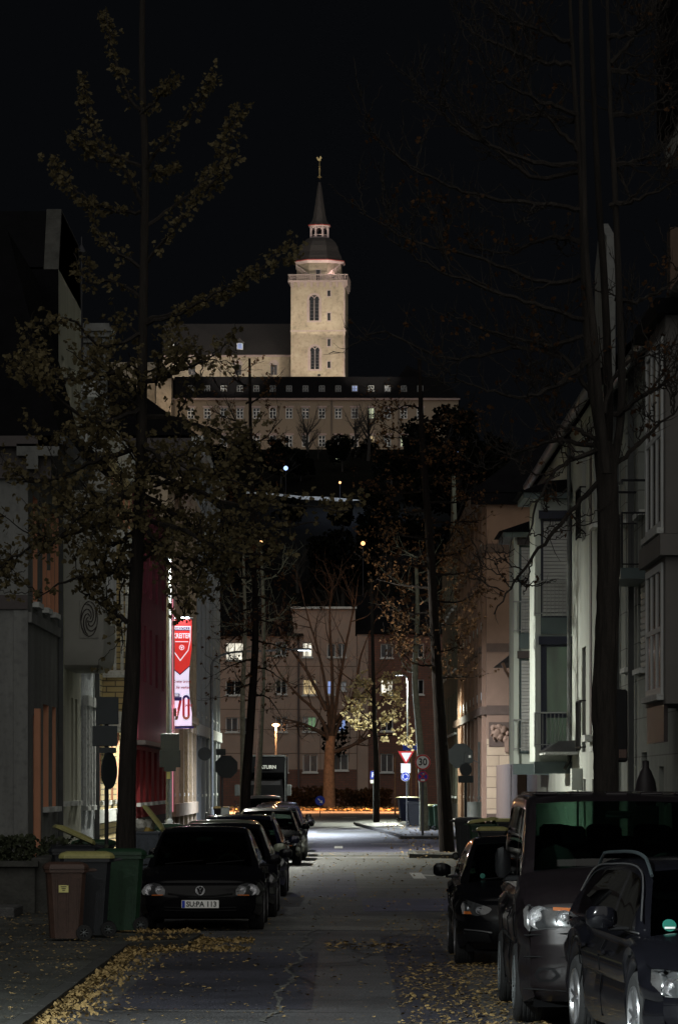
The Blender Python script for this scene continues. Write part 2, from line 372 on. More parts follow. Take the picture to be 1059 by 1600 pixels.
def light(kind, name, loc, energy, col, parent=None, radius=.1, angle=160, blend=.5, aim=None):
    L = bpy.data.lights.new(name, kind); L.energy = energy; L.color = col
    if kind != 'SUN': L.shadow_soft_size = radius
    if kind == 'SPOT': L.spot_size = R(angle); L.spot_blend = blend
    o = bpy.data.objects.new(name, L); COL.objects.link(o)
    o.location = Vector(loc) - (wloc(parent) if parent else Vector((0, 0, 0)))
    if parent: o.parent = parent
    if aim is not None: o.rotation_euler = (Vector(aim) - Vector(loc)).to_track_quat('-Z', 'Y').to_euler()
    return o
# ---------------------------------------------------------------- street lamps (they light the street)
def street_lamp(base, H, head, col, energy, ledmat, label, rad=.07, blend=.9, angle=165, group='street lamps along the road', kind='SPOT', tilt=0.0):
    bx, by = base; hx, hy = head
    t = empty('street_lamp', (bx, by, 0.1), label, 'street lamp', group)
    m = MB(); pts = [(bx, by, 0), (bx, by, H * .45), (bx, by, H - .7)]
    rr = [rad, rad * .9, rad * .75]
    for k in range(1, 7):
        a = k / 6.0 * math.pi / 2
        pts.append((bx + (hx - bx) * .35 * (1 - math.cos(a)), by + (hy - by) * .35 * (1 - math.cos(a)), H - .7 + .6 * math.sin(a))); rr.append(rad * .6)
    pts.append((hx, hy, H)); rr.append(rad * .5)
    m.tube(pts, rr, 12); m.lathe([(rad * 1.35, 0), (rad * 1.35, 1.0), (rad, 1.05)], 12, Matrix.Translation((bx, by, 0)))
    m.build('pole', 'galv', t, smooth=True)
    d = Vector((hx - bx, hy - by, 0)); d = d.normalized() if d.length > 0 else Vector((1, 0, 0))
    mt = Matrix.Translation((hx, hy, H)) @ Matrix.Rotation(math.atan2(d.y, d.x), 4, 'Z')
    hd = MB().rbox(-.1, .62, -.14, .14, -.045, .05, .03, mt).build('lamp_head', 'galv', t, smooth=True)
    MB().box(.05, .55, -.1, .1, -.055, -.046, mt).build('led_panel', ledmat, hd)
    p = mt @ Vector((.3, 0, -.12))
    light(kind, 'lamp_light', p, energy, col, t, .12, angle, blend, aim=p + d * tilt + Vector((0, 0, -1)))
    return t
LED = (0.86, 0.95, 0.93); LEDW = (0.78, 0.86, 1.0); LEDG = (1.0, 1.0, 0.88); SOD = (1.0, 0.42, 0.16)
street_lamp((-6.3, 20), 8, (-5.2, 20), LED, 21000, 'led_white', 'street lamp on the left pavement before the rubbish bins, out of view')
street_lamp((xat(264, 112), 112), 9.4, (xat(264, 112) + .5, 112), LEDG, 13500, 'led_green', 'thick grey street lamp pole beside the lit red and white banner', rad=.085, tilt=.25)
street_lamp((xat(331, 166), 166), 7.9, (xat(464, 166), 166), LEDW, 16000, 'led_white', 'curved arm street lamp reaching over the road behind the parked cars', rad=.08, tilt=.4)
street_lamp((xat(637, 204), 204), 7.9, (xat(630, 204), 204), (0.95, 1.0, 0.85), 7500, 'led_white', 'straight street lamp pole behind the speed limit sign, its top beside yellow leaves', rad=.07, blend=.3)
street_lamp((10.2, 286), 6.8, (8.9, 286), SOD, 36000, 'sodium', 'orange street lamp round the corner on the cross road to the right', rad=.08, group='orange lamps of the cross road', angle=155, blend=.5)
street_lamp((-11.0, 286), 6.8, (-9.8, 286), SOD, 36000, 'sodium', 'orange street lamp round the corner on the cross road to the left', rad=.08, group='orange lamps of the cross road', angle=155, blend=.5)
t = empty('post_lamp', (xat(431, 305), 305, 0), 'short orange post lamp behind the removal lorry', 'lamp post')
MB().tube([(xat(431, 305), 305, 0), (xat(431, 305), 305, zat(1136, 305))], .08, 8).build('pole', 'galv', t)
MB().lathe([(.05, 0), (.28, .12), (.3, .2), (.1, .28), (.01, .3)], 12, Matrix.Translation((xat(431, 305), 305, zat(1136, 305)))).build('lamp_head', 'sodium', t, smooth=True)
light('POINT', 'lamp_light', (xat(431, 305), 305 - .5, zat(1136, 305) + .1), 2500, SOD, t, .2)
# ---------------------------------------------------------------- ground, road, pavements
def sheet(name, m, x0, x1, y0, y1, z, label=None):
    o = MB().quad((x0, y0, z), (x1, y0, z), (x1, y1, z), (x0, y1, z)).build(name, m); tag(o, kind='structure'); return o
sheet('ground', 'soil', -900, 900, -200, 2500, -.03)
sheet('road', 'asphalt', -3.4, 3.6, -20, 246, 0)
def struct_poly(name, m, pts, z0, z1):
    o = MB().extr([(x, y, z0) for x, y in pts], (0, 0, z1 - z0)).build(name, m); tag(o, kind='structure'); return o
KH = .12
LE = [(-2.55, -20), (-2.55, 46.6), (-1.85, 47.6), (-1.78, 49.8), (-2.95, 50.6), (-2.95, 232)]
def offs(line, d): return [(x + d, y) for x, y in line]
struct_poly('pavement_left', 'footway', [(-6.9, -20)] + offs(LE, -.14) + [(-6.9, 232)], -.02, KH - .004)
def kerb(name, line, wdt, m='kerb_stone'):
    b = MB()
    for (x0, y0), (x1, y1) in zip(line, line[1:]):
        L = math.hypot(x1 - x0, y1 - y0); n = max(1, int(L / 1.0)); 
        for k in range(n):
            a, c = (k + .006) / n, (k + .994) / n
            j = random.uniform(-.004, .004)
            p = [(x0 + (x1 - x0) * q, y0 + (y1 - y0) * q) for q in (a, c)]
            b.extr([(p[0][0], p[0][1], -.02), (p[0][0] + wdt, p[0][1], -.02), (p[1][0] + wdt, p[1][1], -.02), (p[1][0], p[1][1], -.02)], (0, 0, KH + .02 + j))
    o = b.build(name, m); tag(o, kind='structure'); return o
kerb('kerb_left', LE, -.135)
RE = [(3.55, -20), (3.55, 106.2), (1.95, 107.0), (2.0, 112.5), (3.55, 113.2), (4.5, 118), (4.6, 143), (2.3, 144.2), (2.3, 150), (.9, 190), (.75, 200), (1.6, 214), (5.5, 232)]
struct_poly('pavement_right', 'footway', offs(RE, .14) + [(6.9, 232), (6.9, -20)], -.02, KH - .004)
kerb('kerb_right', RE, .135)
sheet('road_widening', 'asphalt', 3.6, 4.9, 113, 146, .0)
sheet('paved_corner', 'paver', 3.0, 6.6, 150, 205, KH + .004)
# cross road at the end, lit orange
sheet('cross_road', 'asphalt_pale', -80, 80, 246, 300, .004)
sheet('far_pavement', 'footway', -80, 80, 300.2, 338, .04)
sheet('left_forecourt', 'asphalt_pale', -80, -6.9, 207, 246, .0)
# asphalt repairs, plus bluish and dark bands with lamp light put into their colour
for x0, x1, y0, y1, m, in ((-2.1, -.25, 35, 47, 'asphalt_patch'), (.55, 1.3, 33, 52, 'asphalt_patch'), (-.9, .35, 70, 89, 'asphalt_sheen'), (.38, 3.3, 76, 89, 'asphalt_pale'), (-.93, 3.4, 91.5, 107, 'asphalt_dark'),
                          (.4, 3.3, 62, 69, 'asphalt_sheen'), (-.9, 4.4, 117, 144, 'asphalt_sheen'), (-.95, 2.0, 146, 170, 'asphalt_dark'), (-2.0, 1.2, 54.0, 60, 'asphalt_pale'), (-.9, 1.0, 184, 206, 'asphalt_pale'), (-1.0, 3.3, 109, 111.5, 'asphalt_dark')):
    sheet('patch_and_sheen', m, x0, x1, y0, y1, .004)
# tar seam down the middle
m = MB(); x = -.62; y = 33.0
while y < 62:
    nx = -.62 + .05 * math.sin(y * 1.3) + random.uniform(-.03, .03) + (y - 33) * .012; ny = y + random.uniform(.2, .5); ww = random.uniform(.012, .035)
    m.quad((x - ww, y, .009), (x + ww, y, .009), (nx + ww, ny, .009), (nx - ww, ny, .009)); x, y = nx, ny
tag(m.build('road_seam', 'asphalt_pale'), kind='structure')
m = MB()
for x0, x1, y0, y1 in ((1.62, 1.9, 83.5, 89), (-.15, .12, 123, 128), (-2.0, -.9, 134, 135.2), (1.1, 2.6, 132, 132.7), (.2, 1.1, 236, 238)):
    m.quad((x0, y0, .009), (x1, y0, .009), (x1, y1, .009), (x0, y1, .009))
m.quad((1.9, 87.2, .009), (3.3, 83.4, .009), (3.3, 82.9, .009), (1.9, 86.4, .009))
tag(m.build('road_marking', 'line_white'), kind='structure')
# tree pits
def pit(x0, x1, y0, y1): 
    o = sheet('soil', 'soil', x0, x1, y0, y1, KH + .004)
pit(-2.5, -1.95, 47.9, 49.6); pit(-3.9, -3.05, 54.5, 57.5); pit(2.2, 3.4, 107.6, 112); pit(3.6, 4.5, 43, 46.5)

# ---------------------------------------------------------------- fallen leaves (stuff)
def leaf_face(m, p, sz, tilt=.5):
    a = random.uniform(0, 6.283); u = Vector((math.cos(a), math.sin(a), random.uniform(-tilt, tilt))); v = Vector((-math.sin(a), math.cos(a), random.uniform(-tilt, tilt)))
    sz *= random.choice((.65, .8, 1.0)); p = Vector(p) + Vector((0, 0, sz * tilt * .8))
    i = len(m.v)
    m.v += [p - u * sz * .5, p - u * sz * .1 + v * sz * .45, p + u * sz * .42 + v * sz * .42, p + u * sz * .55 + Vector((0, 0, sz * tilt * .4)), p + u * sz * .42 - v * sz * .42, p - u * sz * .1 - v * sz * .45]
    m.f.append((i, i + 1, i + 2, i + 3)); m.f.append((i, i + 3, i + 4, i + 5))
def hedgeheight(x): return 0
fl = MB()
def left_edge(y):
    for (x0, y0), (x1, y1) in zip(LE, LE[1:]):
        if y0 <= y <= y1 and y1 > y0: return x0 + (x1 - x0) * (y - y0) / (y1 - y0)
    return -2.95
for _ in range(2100):      # drift along the left kerb
    y = random.uniform(31, 53.2); e = left_edge(y); d = abs(random.gauss(0, random.choice((.06, .2)))); leaf_face(fl, (e + d + .02, y, .012 + max(0, .07 - d * .5) * random.random()), random.uniform(.03, .06), .8)
for _ in range(800):
    x = random.uniform(-2.6, -1.1); y = random.choice((random.gauss(49.7, .35), random.gauss(47.1, .35))); 
    z = KH + .01 if x < left_edge(y) else .008
    leaf_face(fl, (x, y, z), random.uniform(.03, .06), .8)
for _ in range(3200):     # on the pavement
    x = random.uniform(-6, -2.7); y = random.uniform(31, 62); leaf_face(fl, (x, y, KH + .008), random.uniform(.02, .055), random.choice((.1, .2, .4)))
for _ in range(260):
    x = random.uniform(-2.5, .5) ; y = random.uniform(31, 50); leaf_face(fl, (x, y, .008), random.uniform(.03, .06), .3)
for _ in range(1100):
    x = -2.5 + random.expovariate(1.3); y = random.uniform(31, 60); leaf_face(fl, (min(x, 1.4), y, .008), random.uniform(.02, .05), random.choice((.1, .3)))
for _ in range(7000):     # in front of the parked van
    x = .5 + 1.3 * random.random() ** .7; y = random.uniform(31, 44) if random.random() < .8 else random.uniform(44, 58)
    if random.random() < .6: leaf_face(fl, (max(x, -.5), y, .01), random.uniform(.02, .055), random.choice((.08, .15, .4)))
for _ in range(900):
    x = random.uniform(-2.6, 3.5); y = random.uniform(52, 115); leaf_face(fl, (x, y, .01), random.uniform(.04, .07), .4)
for _ in range(900):
    x = random.uniform(1.6, 6.4); y = random.uniform(88, 200); leaf_face(fl, (x, y, (KH + .01 if x > 2 and not 113 < y < 144 else .01)), random.uniform(.06, .1), .5)
for _ in range(110):
    y = random.gauss(68.5, .8); x = random.uniform(-.2, .9); leaf_face(fl, (x, y - 20, .01), random.uniform(.05, .08), .4)
for _ in range(1300):
    x = random.uniform(-12, 8); y = random.uniform(288, 334); leaf_face(fl, (x, y, .05), random.uniform(.18, .35), .5)
tag(fl.build('fallen_leaves', 'leaf_dry'), 'dry yellow leaves strewn along the kerbs and over the road', 'leaves', kind='stuff')

# ---------------------------------------------------------------- hill behind the town
m = MB(); rows = []
def hillz(x, y):
    t = min(max((y - 372) / 300.0, 0), 1); z = 4 + 57 * t ** .95
    z *= max(0.0, 1 - max(0, abs(x + 5) - 55) / 260.0)
    if y < 372: z = max(-.5, (y - 345) / 27.0 * 4)
    return z + (1.2 * math.sin(x * .09 + y * .05) if 380 < y < 650 else 0)
ys = [345 + k * 9 for k in range(46)] + [820, 1100]
for y in ys:
    rows.append([(x, y, hillz(x, y)) for x in range(-300, 301, 12)])
n = len(rows[0]); base = 0
m.v = [Vector(p) for r in rows for p in r]
for a in range(len(rows) - 1):
    for b in range(n - 1): m.f.append((a * n + b, a * n + b + 1, (a + 1) * n + b + 1, (a + 1) * n + b))
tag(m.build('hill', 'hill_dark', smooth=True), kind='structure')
# ---------------------------------------------------------------- building kit
class Fac:
    "a wall plane: u along the wall, v up, d outward"
    def __init__(s, bld, O, U, N): s.b = bld; s.O = Vector(O); s.U = Vector(U); s.N = Vector(N); s.holes = []
    def p(s, u, v, d=0): return s.O + s.U * u + Vector((0, 0, 1)) * v + s.N * d
    def bx(s, m, u0, u1, v0, v1, d0, d1):
        m.extr([s.p(u0, v0, d0), s.p(u1, v0, d0), s.p(u1, v1, d0), s.p(u0, v1, d0)], s.N * (d1 - d0)); return m
    def box(s, name, mt, u0, u1, v0, v1, d0, d1, parent=None): return s.bx(MB(), u0, u1, v0, v1, d0, d1).build(name, mt, parent or s.b)
    def wall(s, W, H, mt, reveal=None, depth=.18, name='wall', u0=0, v0=0):
        us = sorted({u0, W} | {h[0] for h in s.holes} | {h[0] + h[2] for h in s.holes}); vs = sorted({v0, H} | {h[1] for h in s.holes} | {h[1] + h[3] for h in s.holes})
        m = MB(); r = MB()
        for a, b in zip(us, us[1:]):
            for c, d in zip(vs, vs[1:]):
                cu, cv = (a + b) / 2, (c + d) / 2
                if not (u0 < cu < W and v0 < cv < H): continue
                if any(h[0] < cu < h[0] + h[2] and h[1] < cv < h[1] + h[3] for h in s.holes): continue
                m.quad(s.p(a, c), s.p(b, c), s.p(b, d), s.p(a, d))
        tgt = r if reveal else m
        for (u, v, w_, h_, *_) in s.holes:
            c = [s.p(u, v), s.p(u + w_, v), s.p(u + w_, v + h_), s.p(u, v + h_)]; k = -s.N * depth
            if not (v0 <= v + h_ / 2 <= H): continue
            if reveal: tgt = MB()
            for i in range(4): tgt.quad(c[i], c[(i + 1) % 4], c[(i + 1) % 4] + k, c[i] + k)
            if reveal: tgt.build('window_reveal', reveal, s.b)
        o = m.build(name, mt, s.b)
        return o
    def win(s, u, v, w_, h_, pane='pane_dark', frame='frame_white', nx=2, ny=1, sill='trim_white', depth=.15, ft=.06, arch=False, hole=True, name='window'):
        if hole: s.holes.append((u, v, w_, h_))
        m = MB(); d0, d1 = -depth - .03, -depth + .03
        if not hole: d0, d1 = .002, .05
        s.bx(m, u, u + ft, v, v + h_, d0, d1); s.bx(m, u + w_ - ft, u + w_, v, v + h_, d0, d1)
        s.bx(m, u + ft, u + w_ - ft, v, v + ft, d0, d1); s.bx(m, u + ft, u + w_ - ft, v + h_ - ft, v + h_, d0, d1)
        for k in range(1, nx): s.bx(m, u + w_ * k / nx - ft * .5, u + w_ * k / nx + ft * .5, v + ft, v + h_ - ft, d0, d1 - .004)
        for k in range(1, ny): s.bx(m, u + ft, u + w_ - ft, v + h_ * k / ny - ft * .35, v + h_ * k / ny + ft * .35, d0, d1 - .008)
        f = m.build(name, frame, s.b)
        dd = -depth if hole else .02
        MB().quad(s.p(u + ft * .5, v + ft * .5, dd), s.p(u + w_ - ft * .5, v + ft * .5, dd), s.p(u + w_ - ft * .5, v + h_ - ft * .5, dd), s.p(u + ft * .5, v + h_ - ft * .5, dd)).build('pane', pane, f)
        if sill: s.bx(MB(), u - .08, u + w_ + .08, v - .12, v - .003, -.1 if hole else .003, .14).build('sill', sill, f)
        return f
    def slats(s, u, v, w_, h_, mt='shutter', n=14, d=-.08, name='roller_shutter'):
        m = MB(); hh = h_ / n
        for k in range(n):
            m.extr([s.p(u, v + k * hh, d - .02), s.p(u, v + k * hh, d + .012), s.p(u, v + (k + .8) * hh, d + .03), s.p(u, v + (k + .95) * hh, d - .02)], s.U * w_)
        return m.build(name, mt, s.b)
    def railing(s, u0, u1, v, h=.95, d=.25, n=9, mt='rail_grey', side=True):
        m = MB()
        def bar(a, b, r=.016): m.tube([a, b], r, 5)
        bar(s.p(u0, v + h, d), s.p(u1, v + h, d), .025); bar(s.p(u0, v + .08, d), s.p(u1, v + .08, d), .018)
        for k in range(n + 1):
            u = u0 + (u1 - u0) * k / n; bar(s.p(u, v + .0, d), s.p(u, v + h, d), .011 if 0 < k < n else .02)
        if side:
            for u in (u0, u1): bar(s.p(u, v + h, d), s.p(u, v + h, 0), .022); bar(s.p(u, v + .08, d), s.p(u, v + .08, 0), .018)
        return m.build('railing', mt, s.b)
def bld(name, label, loc, cat='building', group=None): return empty(name, loc, label, cat, group)
def shell(b, x0, x1, y0, y1, z1, mt, skip=()):
    "closed body behind the detailed walls; skip: faces drawn by a Fac"
    m = MB(); z0 = 0
    if 'S' not in skip: m.quad((x0, y0, z0), (x1, y0, z0), (x1, y0, z1), (x0, y0, z1))
    if 'N' not in skip: m.quad((x0, y1, z0), (x1, y1, z0), (x1, y1, z1), (x0, y1, z1))
    if 'E' not in skip: m.quad((x1, y0, z0), (x1, y1, z0), (x1, y1, z1), (x1, y0, z1))
    if 'W' not in skip: m.quad((x0, y0, z0), (x0, y1, z0), (x0, y1, z1), (x0, y0, z1))
    m.quad((x0, y0, z1), (x1, y0, z1), (x1, y1, z1), (x0, y1, z1))
    return m.build('side_wall', mt, b)
def roof_ridge(b, x0, x1, y0, y1, z0, z1, over=.3, mt='roof_dark', hipS=0, hipN=0, along='y'):
    m = MB(); xc = (x0 + x1) / 2; X0, X1, Y0, Y1 = x0 - over, x1 + over, y0 - over * .3, y1 + over * .3
    A, B = (xc, Y0 + hipS, z1), (xc, Y1 - hipN, z1)
    if along == 'x':
        yc = (y0 + y1) / 2; X0, X1, Y0, Y1 = x0 - .1, x1 + .1, y0 - over, y1 + over
        A, B = (X0 + hipS, yc, z1), (X1 - hipN, yc, z1)
        m.poly([(X0, Y0, z0), (X1, Y0, z0), B, A]); m.poly([(X1, Y1, z0), (X0, Y1, z0), A, B]); m.poly([(X0, Y1, z0), (X0, Y0, z0), A]); m.poly([(X1, Y0, z0), (X1, Y1, z0), B])
    else:
        m.poly([(X0, Y1, z0), (X0, Y0, z0), A, B]); m.poly([(X1, Y0, z0), (X1, Y1, z0), B, A]); m.poly([(X0, Y0, z0), (X1, Y0, z0), A]); m.poly([(X1, Y1, z0), (X0, Y1, z0), B])
    m.poly([(X0, Y0, z0 - .01), (X0, Y1, z0 - .01), (X1, Y1, z0 - .01), (X1, Y0, z0 - .01)])
    return m.build('roof', mt, b)
XL, XR = -6.6, 6.6
def left_fac(b, y0, X=XL): return Fac(b, (X, y0, 0), (0, 1, 0), (1, 0, 0))
def right_fac(b, y0, X=XR): return Fac(b, (X, y0, 0), (0, 1, 0), (-1, 0, 0))
def south_fac(b, x0, Y): return Fac(b, (x0, Y, 0), (1, 0, 0), (0, -1, 0))

# ================= left side, from the camera outwards
# A: dark grey rendered house
b = bld('rendered_house', 'dark grey rendered house with salmon window reveals, nearest on the left', (XL, 81.6, 0))
shell(b, -17, XL, 81.6, 90.4, 9.3, 'stucco_dark', skip=('E',))
f = left_fac(b, 81.6)
for k, u in enumerate((1.3, 4.0, 6.4)):
    f.win(u, 6.0, 1.25, 2.3, depth=.24, nx=2, frame='frame_dark', sill='trim_white')
f.win(.5 + .9, .45, 1.0, 3.1, depth=.24, nx=1, frame='frame_dark', sill=None, name='door')
f.win(4.2, 1.55, 1.6, 2.3, depth=.24, nx=1, frame='frame_dark')
f.win(6.9, 1.55, 1.1, 2.3, depth=.24, nx=1, frame='frame_dark')
f.wall(8.8, 9.3, 'stucco_dark', reveal='stucco_salmon', depth=.26)
f.box('window_reveal', 'stucco_salmon', 1.6, 1.9, .55, 3.7, .003, .13); f.box('window_reveal', 'stucco_salmon', 7.75, 7.95, 6.05, 8.25, .003, .07); f.box('window_reveal', 'stucco_salmon', 5.3, 5.5, 5.95, 6.9, .003, .08)
f.box('cornice', 'stucco_dark', -.5, 9.0, 8.72, 9.0, .003, .25); f.box('eaves', 'stucco_dark', -.5, 9.0, 9.0, 9.25, -.2, .7); f.box('gutter', 'zinc', -.5, 9.0, 9.25, 9.42, .25, .86)
f.box('string_course', 'stucco_dark', 0, 8.8, 5.5, 5.72, .003, .08); f.box('drainpipe', 'zinc', 8.6, 8.7, .2, 9.0, .02, .13); f.box('plinth', 'concrete_wall', 2.6, 8.5, .1, .7, .003, .05)
g = south_fac(b, -17, 81.6)
g.box('corner_strip', 'stucco_dark', 10.1, 10.4, .1, 5.75, .003, .03); g.box('string_course', 'frame_dark', 0, 10.4, 5.78, 6.08, .003, .06); g.box('eaves', 'frame_dark', 0, 10.9, 8.55, 9.2, .003, .12); g.box('eaves', 'frame_dark', 0, 11.1, 9.2, 9.42, .003, .5)
m = MB(); m.rings([[(-17, 81.4, 9.45), (-5.9, 81.4, 9.45), (-5.9, 90.3, 9.45), (-17, 90.3, 9.45)], [(-17, 81.9, 13.95), (-7.1, 82.4, 13.95), (-7.1, 90.3, 13.95), (-17, 90.3, 13.95)]]); m.build('roof', 'roof_dark', b)
dm = MB().box(-9.2, -8.2, 80.7, 82.5, 10.6, 11.8).build('dormer', 'teal_panel', b); 
MB().extr([(-9.3, 80.6, 11.8), (-8.1, 80.6, 11.8), (-8.5, 80.6, 13.4)], (0, 1.8, 0)).build('dormer_roof', 'roof_dark', dm)
MB().box(-9.05, -8.35, 80.66, 80.69, 10.75, 11.7).build('pane', 'pane_dim', dm)
# B: house with the rounded oriel
b = bld('oriel_house', 'tall olive house with a grey rounded oriel carrying an ornament panel', (XL, 90.4, 0))
shell(b, -15, XL, 90.5, 98.4, 14.2, 'roof_dark', skip=('E',))
f = left_fac(b, 90.5)
for u in (4.3, 5.75): f.win(u, 1.65, .75, 2.55, depth=.16, nx=1, frame='frame_dark', sill='trim_white')
for u in (1.0,): f.win(u, 1.65, 1.0, 2.3, depth=.16, nx=1, frame='frame_dark')
for v in (10.3,): 
    for u in (1, 3.4, 5.9): f.win(u, v, 1.0, 2.0, depth=.2, nx=2)
f.wall(7.9, 14.2, 'stucco_olive', depth=.2)
m = MB(); rr = []
for z, ins in ((4.85, .30), (4.93, .12), (5.1, .03), (5.4, 0), (9.1, 0), (9.12, -.05), (9.35, -.07), (9.5, .02), (9.8, .35)):
    x1 = XL + .98 - ins; y0 = 92.4 + ins * .6; y1 = 96.8 - ins * .6; c = .14
    rr.append([(XL - .05, y0, z), (x1 - c, y0, z), (x1 - c * .3, y0 + c * .3, z), (x1, y0 + c, z), (x1, y1 - c, z), (x1 - c, y1, z), (XL - .05, y1, z)])
m.rings(rr); m.build('oriel', 'oriel_grey', b, smooth=True, angle=30)
MB().rings([[(XL - .05, 92.2, 9.82), (XL + 1.0, 92.2, 9.82), (XL + 1.0, 97, 9.82), (XL - .05, 97, 9.82)], [(XL - .05, 92.9, 10.5), (XL + .25, 93, 10.5), (XL + .25, 96.3, 10.5), (XL - .05, 96.3, 10.5)]]).build('oriel_roof', 'roof_dark', b)
fo = Fac(b, (XL + .98, 92.4, 0), (0, 1, 0), (1, 0, 0))
for u in (.5, 2.4): fo.win(u, 6.4, 1.4, 2.1, hole=False, frame='frame_white', pane='pane_dark')
fs = south_fac(b, XL, 92.4)
fs.box('ornament_panel', 'oriel_grey', .38, .82, 5.58, 6.5, .003, .02)
m = MB()
for k in range(5):     # scrolling relief
    a0 = k * 1.256; pts = []
    for j in range(12):
        a = a0 + j * .3; r = .03 + .016 * j; pts.append((XL + .60 + r * math.cos(a) * .95, 92.37, 6.04 + r * math.sin(a) * 1.9))
    m.tube(pts, [.014] * 11 + [.006], 5)
m.tube([(XL + .60 + .2 * math.cos(a / 12 * math.pi), 92.37, 6.04 + .42 * math.sin(a / 12 * math.pi)) for a in range(25)], .012, 5)
m.build('relief', 'frame_dark', b, smooth=True)
f.railing(4, 7.6, 9.9, h=.9, d=.6, n=16, mt='trim_white')
m = MB(); m.poly([(XL, 90.6, 14.2), (XL, 98.4, 14.2), (XL, 97.2, 15.7), (XL, 91.6, 15.7)]); m.extr([(XL, 90.5, 14.2), (XL, 98.4, 14.2), (XL, 97.4, 15.75), (XL, 91.4, 15.75)], (-.35, 0, 0)); m.build('parapet', 'concrete_wall', b)
MB().extr([(XL - .36, 90.5, 14.25), (XL - .36, 98.4, 14.25), (XL - .36, 97.4, 15.7), (XL - .36, 91.4, 15.7)], (-8, 0, 0)).build('roof', 'roof_dark', b)
# C: pebbledash house with white surrounds
b = bld('pebbledash_house', 'blue grey pebbledash house with white window surrounds beyond the oriel', (XL, 98.5, 0))
shell(b, -15, XL, 98.5, 104, 12.4, 'pebble', skip=('E',))
f = left_fac(b, 98.5)
for u in (.7, 3.0):
    for v in (1.5, 5.2, 8.8):
        f.win(u, v, 1.1, 2.3, depth=.16); f.box('surround', 'trim_white', u - .2, u - .003, v, v + 2.6, .003, .1); f.box('surround', 'trim_white', u + 1.103, u + 1.3, v, v + 2.6, .003, .1); f.box('surround', 'trim_white', u - .25, u + 1.35, v + 2.6, v + 2.85, .003, .16)
f.wall(5.4, 12.4, 'pebble'); f.box('drainpipe', 'zinc', 5.25, 5.37, .2, 12, .02, .14)
f.box('cornice', 'trim_white', 0, 5.4, 12.0, 12.4, .003, .4)
roof_ridge(b, -15, XL, 98.5, 104, 12.42, 15.2)
pt = MB()
for z0, z1, q in ((12.4, 13.9, 0), (13.9, 14.05, .08), (14.05, 14.2, .16), (14.2, 14.3, .22), (14.3, 14.42, .1)): pt.box(XL - .45 - q, XL + .35 + q, 103.0 - q, 103.8 + q, z0, z1)
pt.build('chimney', 'stucco_dark', b)
# D: yellow brick house
b = bld('brick_house', 'yellow brick house with a small brick oriel and white mouldings', (XL, 104.1, 0))
shell(b, -15, XL, 104.1, 122.8, 12.0, 'brick_yellow', skip=('E',))
f = left_fac(b, 104.1)
for k in range(6):
    u = 1.2 + 3 * k
    f.win(u, 1.6, 1.2, 2.1); f.box('hood', 'trim_white', u - .2, u + 1.4, 3.75, 3.95, .003, .16)
    if not 0 < k < 2: f.win(u, 5.3, 1.2, 2.2, pane='pane_dark')
    f.win(u, 8.9, 1.2, 2.1)
f.wall(18.7, 12.0, 'brick_yellow', reveal='stucco_salmon'); f.box('plinth', 'trim_white', 0, 18.7, 1.0, 1.35, .003, .12); f.box('cornice', 'trim_white', 0, 18.7, 11.6, 12.0, .003, .4)
m = MB(); f2 = Fac(b, (XL, 107.5, 0), (0, 1, 0), (1, 0, 0))
f2.box('oriel', 'brick_yellow', 0, 3.4, 4.1, 8.9, .003, .62); f2.box('oriel_base', 'trim_white', -.05, 3.45, 3.55, 4.1, .003, .5); f2.box('oriel_sill', 'trim_white', -.1, 3.5, 5.05, 5.25, .003, .72)
f2.box('oriel_cap', 'trim_white', -.1, 3.5, 8.9, 9.2, .003, .75)
for u in (.1, .95, 1.8, 2.6): f2.box('colonnette', 'trim_white', u, u + .14, 5.25, 8.9, .62, .7)
for d in (.08, .3, .5): Fac(b, (XL, 107.5, 0), (1, 0, 0), (0, -1, 0)).box('colonnette', 'trim_white', d, d + .08, 5.26, 8.88, .003, .07)
f2.box('salmon_strip', 'stucco_salmon', 4.6, 4.8, 5.3, 7.9, .003, .14)
roof_ridge(b, -15, XL, 104.1, 122.8, 12.02, 15.4)
# E: red plaster house
b = bld('red_house', 'dark red ribbed plaster house lit pink beside the hanging banner', (XL, 123, 0))
shell(b, -15, XL, 123, 148, 11.5, 'red_plaster', skip=('E',))
f = left_fac(b, 123)
for k, u in enumerate((3.4, 7.4, 11.6, 16.4, 20.6)):
    f.win(u, 5.45, 1.7, 1.9, frame='frame_dark', pane='pane_dark', sill=None, depth=.2); f.box('ledge', 'trim_white', u - .1, u + 1.8, 5.12, 5.4, .003, .14)
    f.win(u, 8.4, 1.7, 1.8, frame='frame_dark')
for u in (2.5, 6.3, 10.3, 14.3, 18.3, 21.8): f.win(u, 1.45, 2.0, 1.75, frame='red_lower', pane='pane_dim', sill='trim_white', nx=2)
f.wall(25, 11.5, 'red_lower', v0=0)
ff = left_fac(b, 123, XL + .003)
ff.holes = [h for h in f.holes if h[1] > 3.5]
ff.O = Vector((XL + .18, 123, 0)); ff.wall(25, 11.5, 'red_plaster', v0=3.5, depth=.18, name='upper_wall')
MB().quad((XL, 123, 3.5), (XL + .18, 123, 3.5), (XL + .18, 123, 11.5), (XL, 123, 11.5)).build('upper_wall', 'red_plaster', b)
f.box('canopy', 'frame_dark', 0, 25, 3.34, 3.48, .003, .42)
for k in range(5): f.box('louvre', 'trim_white', 22.6, 24.4, 3.7 + k * .1, 3.74 + k * .1, .19, .24)
f.box('neon_strip', 'neon_pink', 24.8, 24.86, 1.0, 9.2, .19, .23)
f.box('plinth', 'concrete_wall', 0, 25, 0, .95, .003, .06)
roof_ridge(b, -15, XL, 123, 148, 11.52, 14.8)
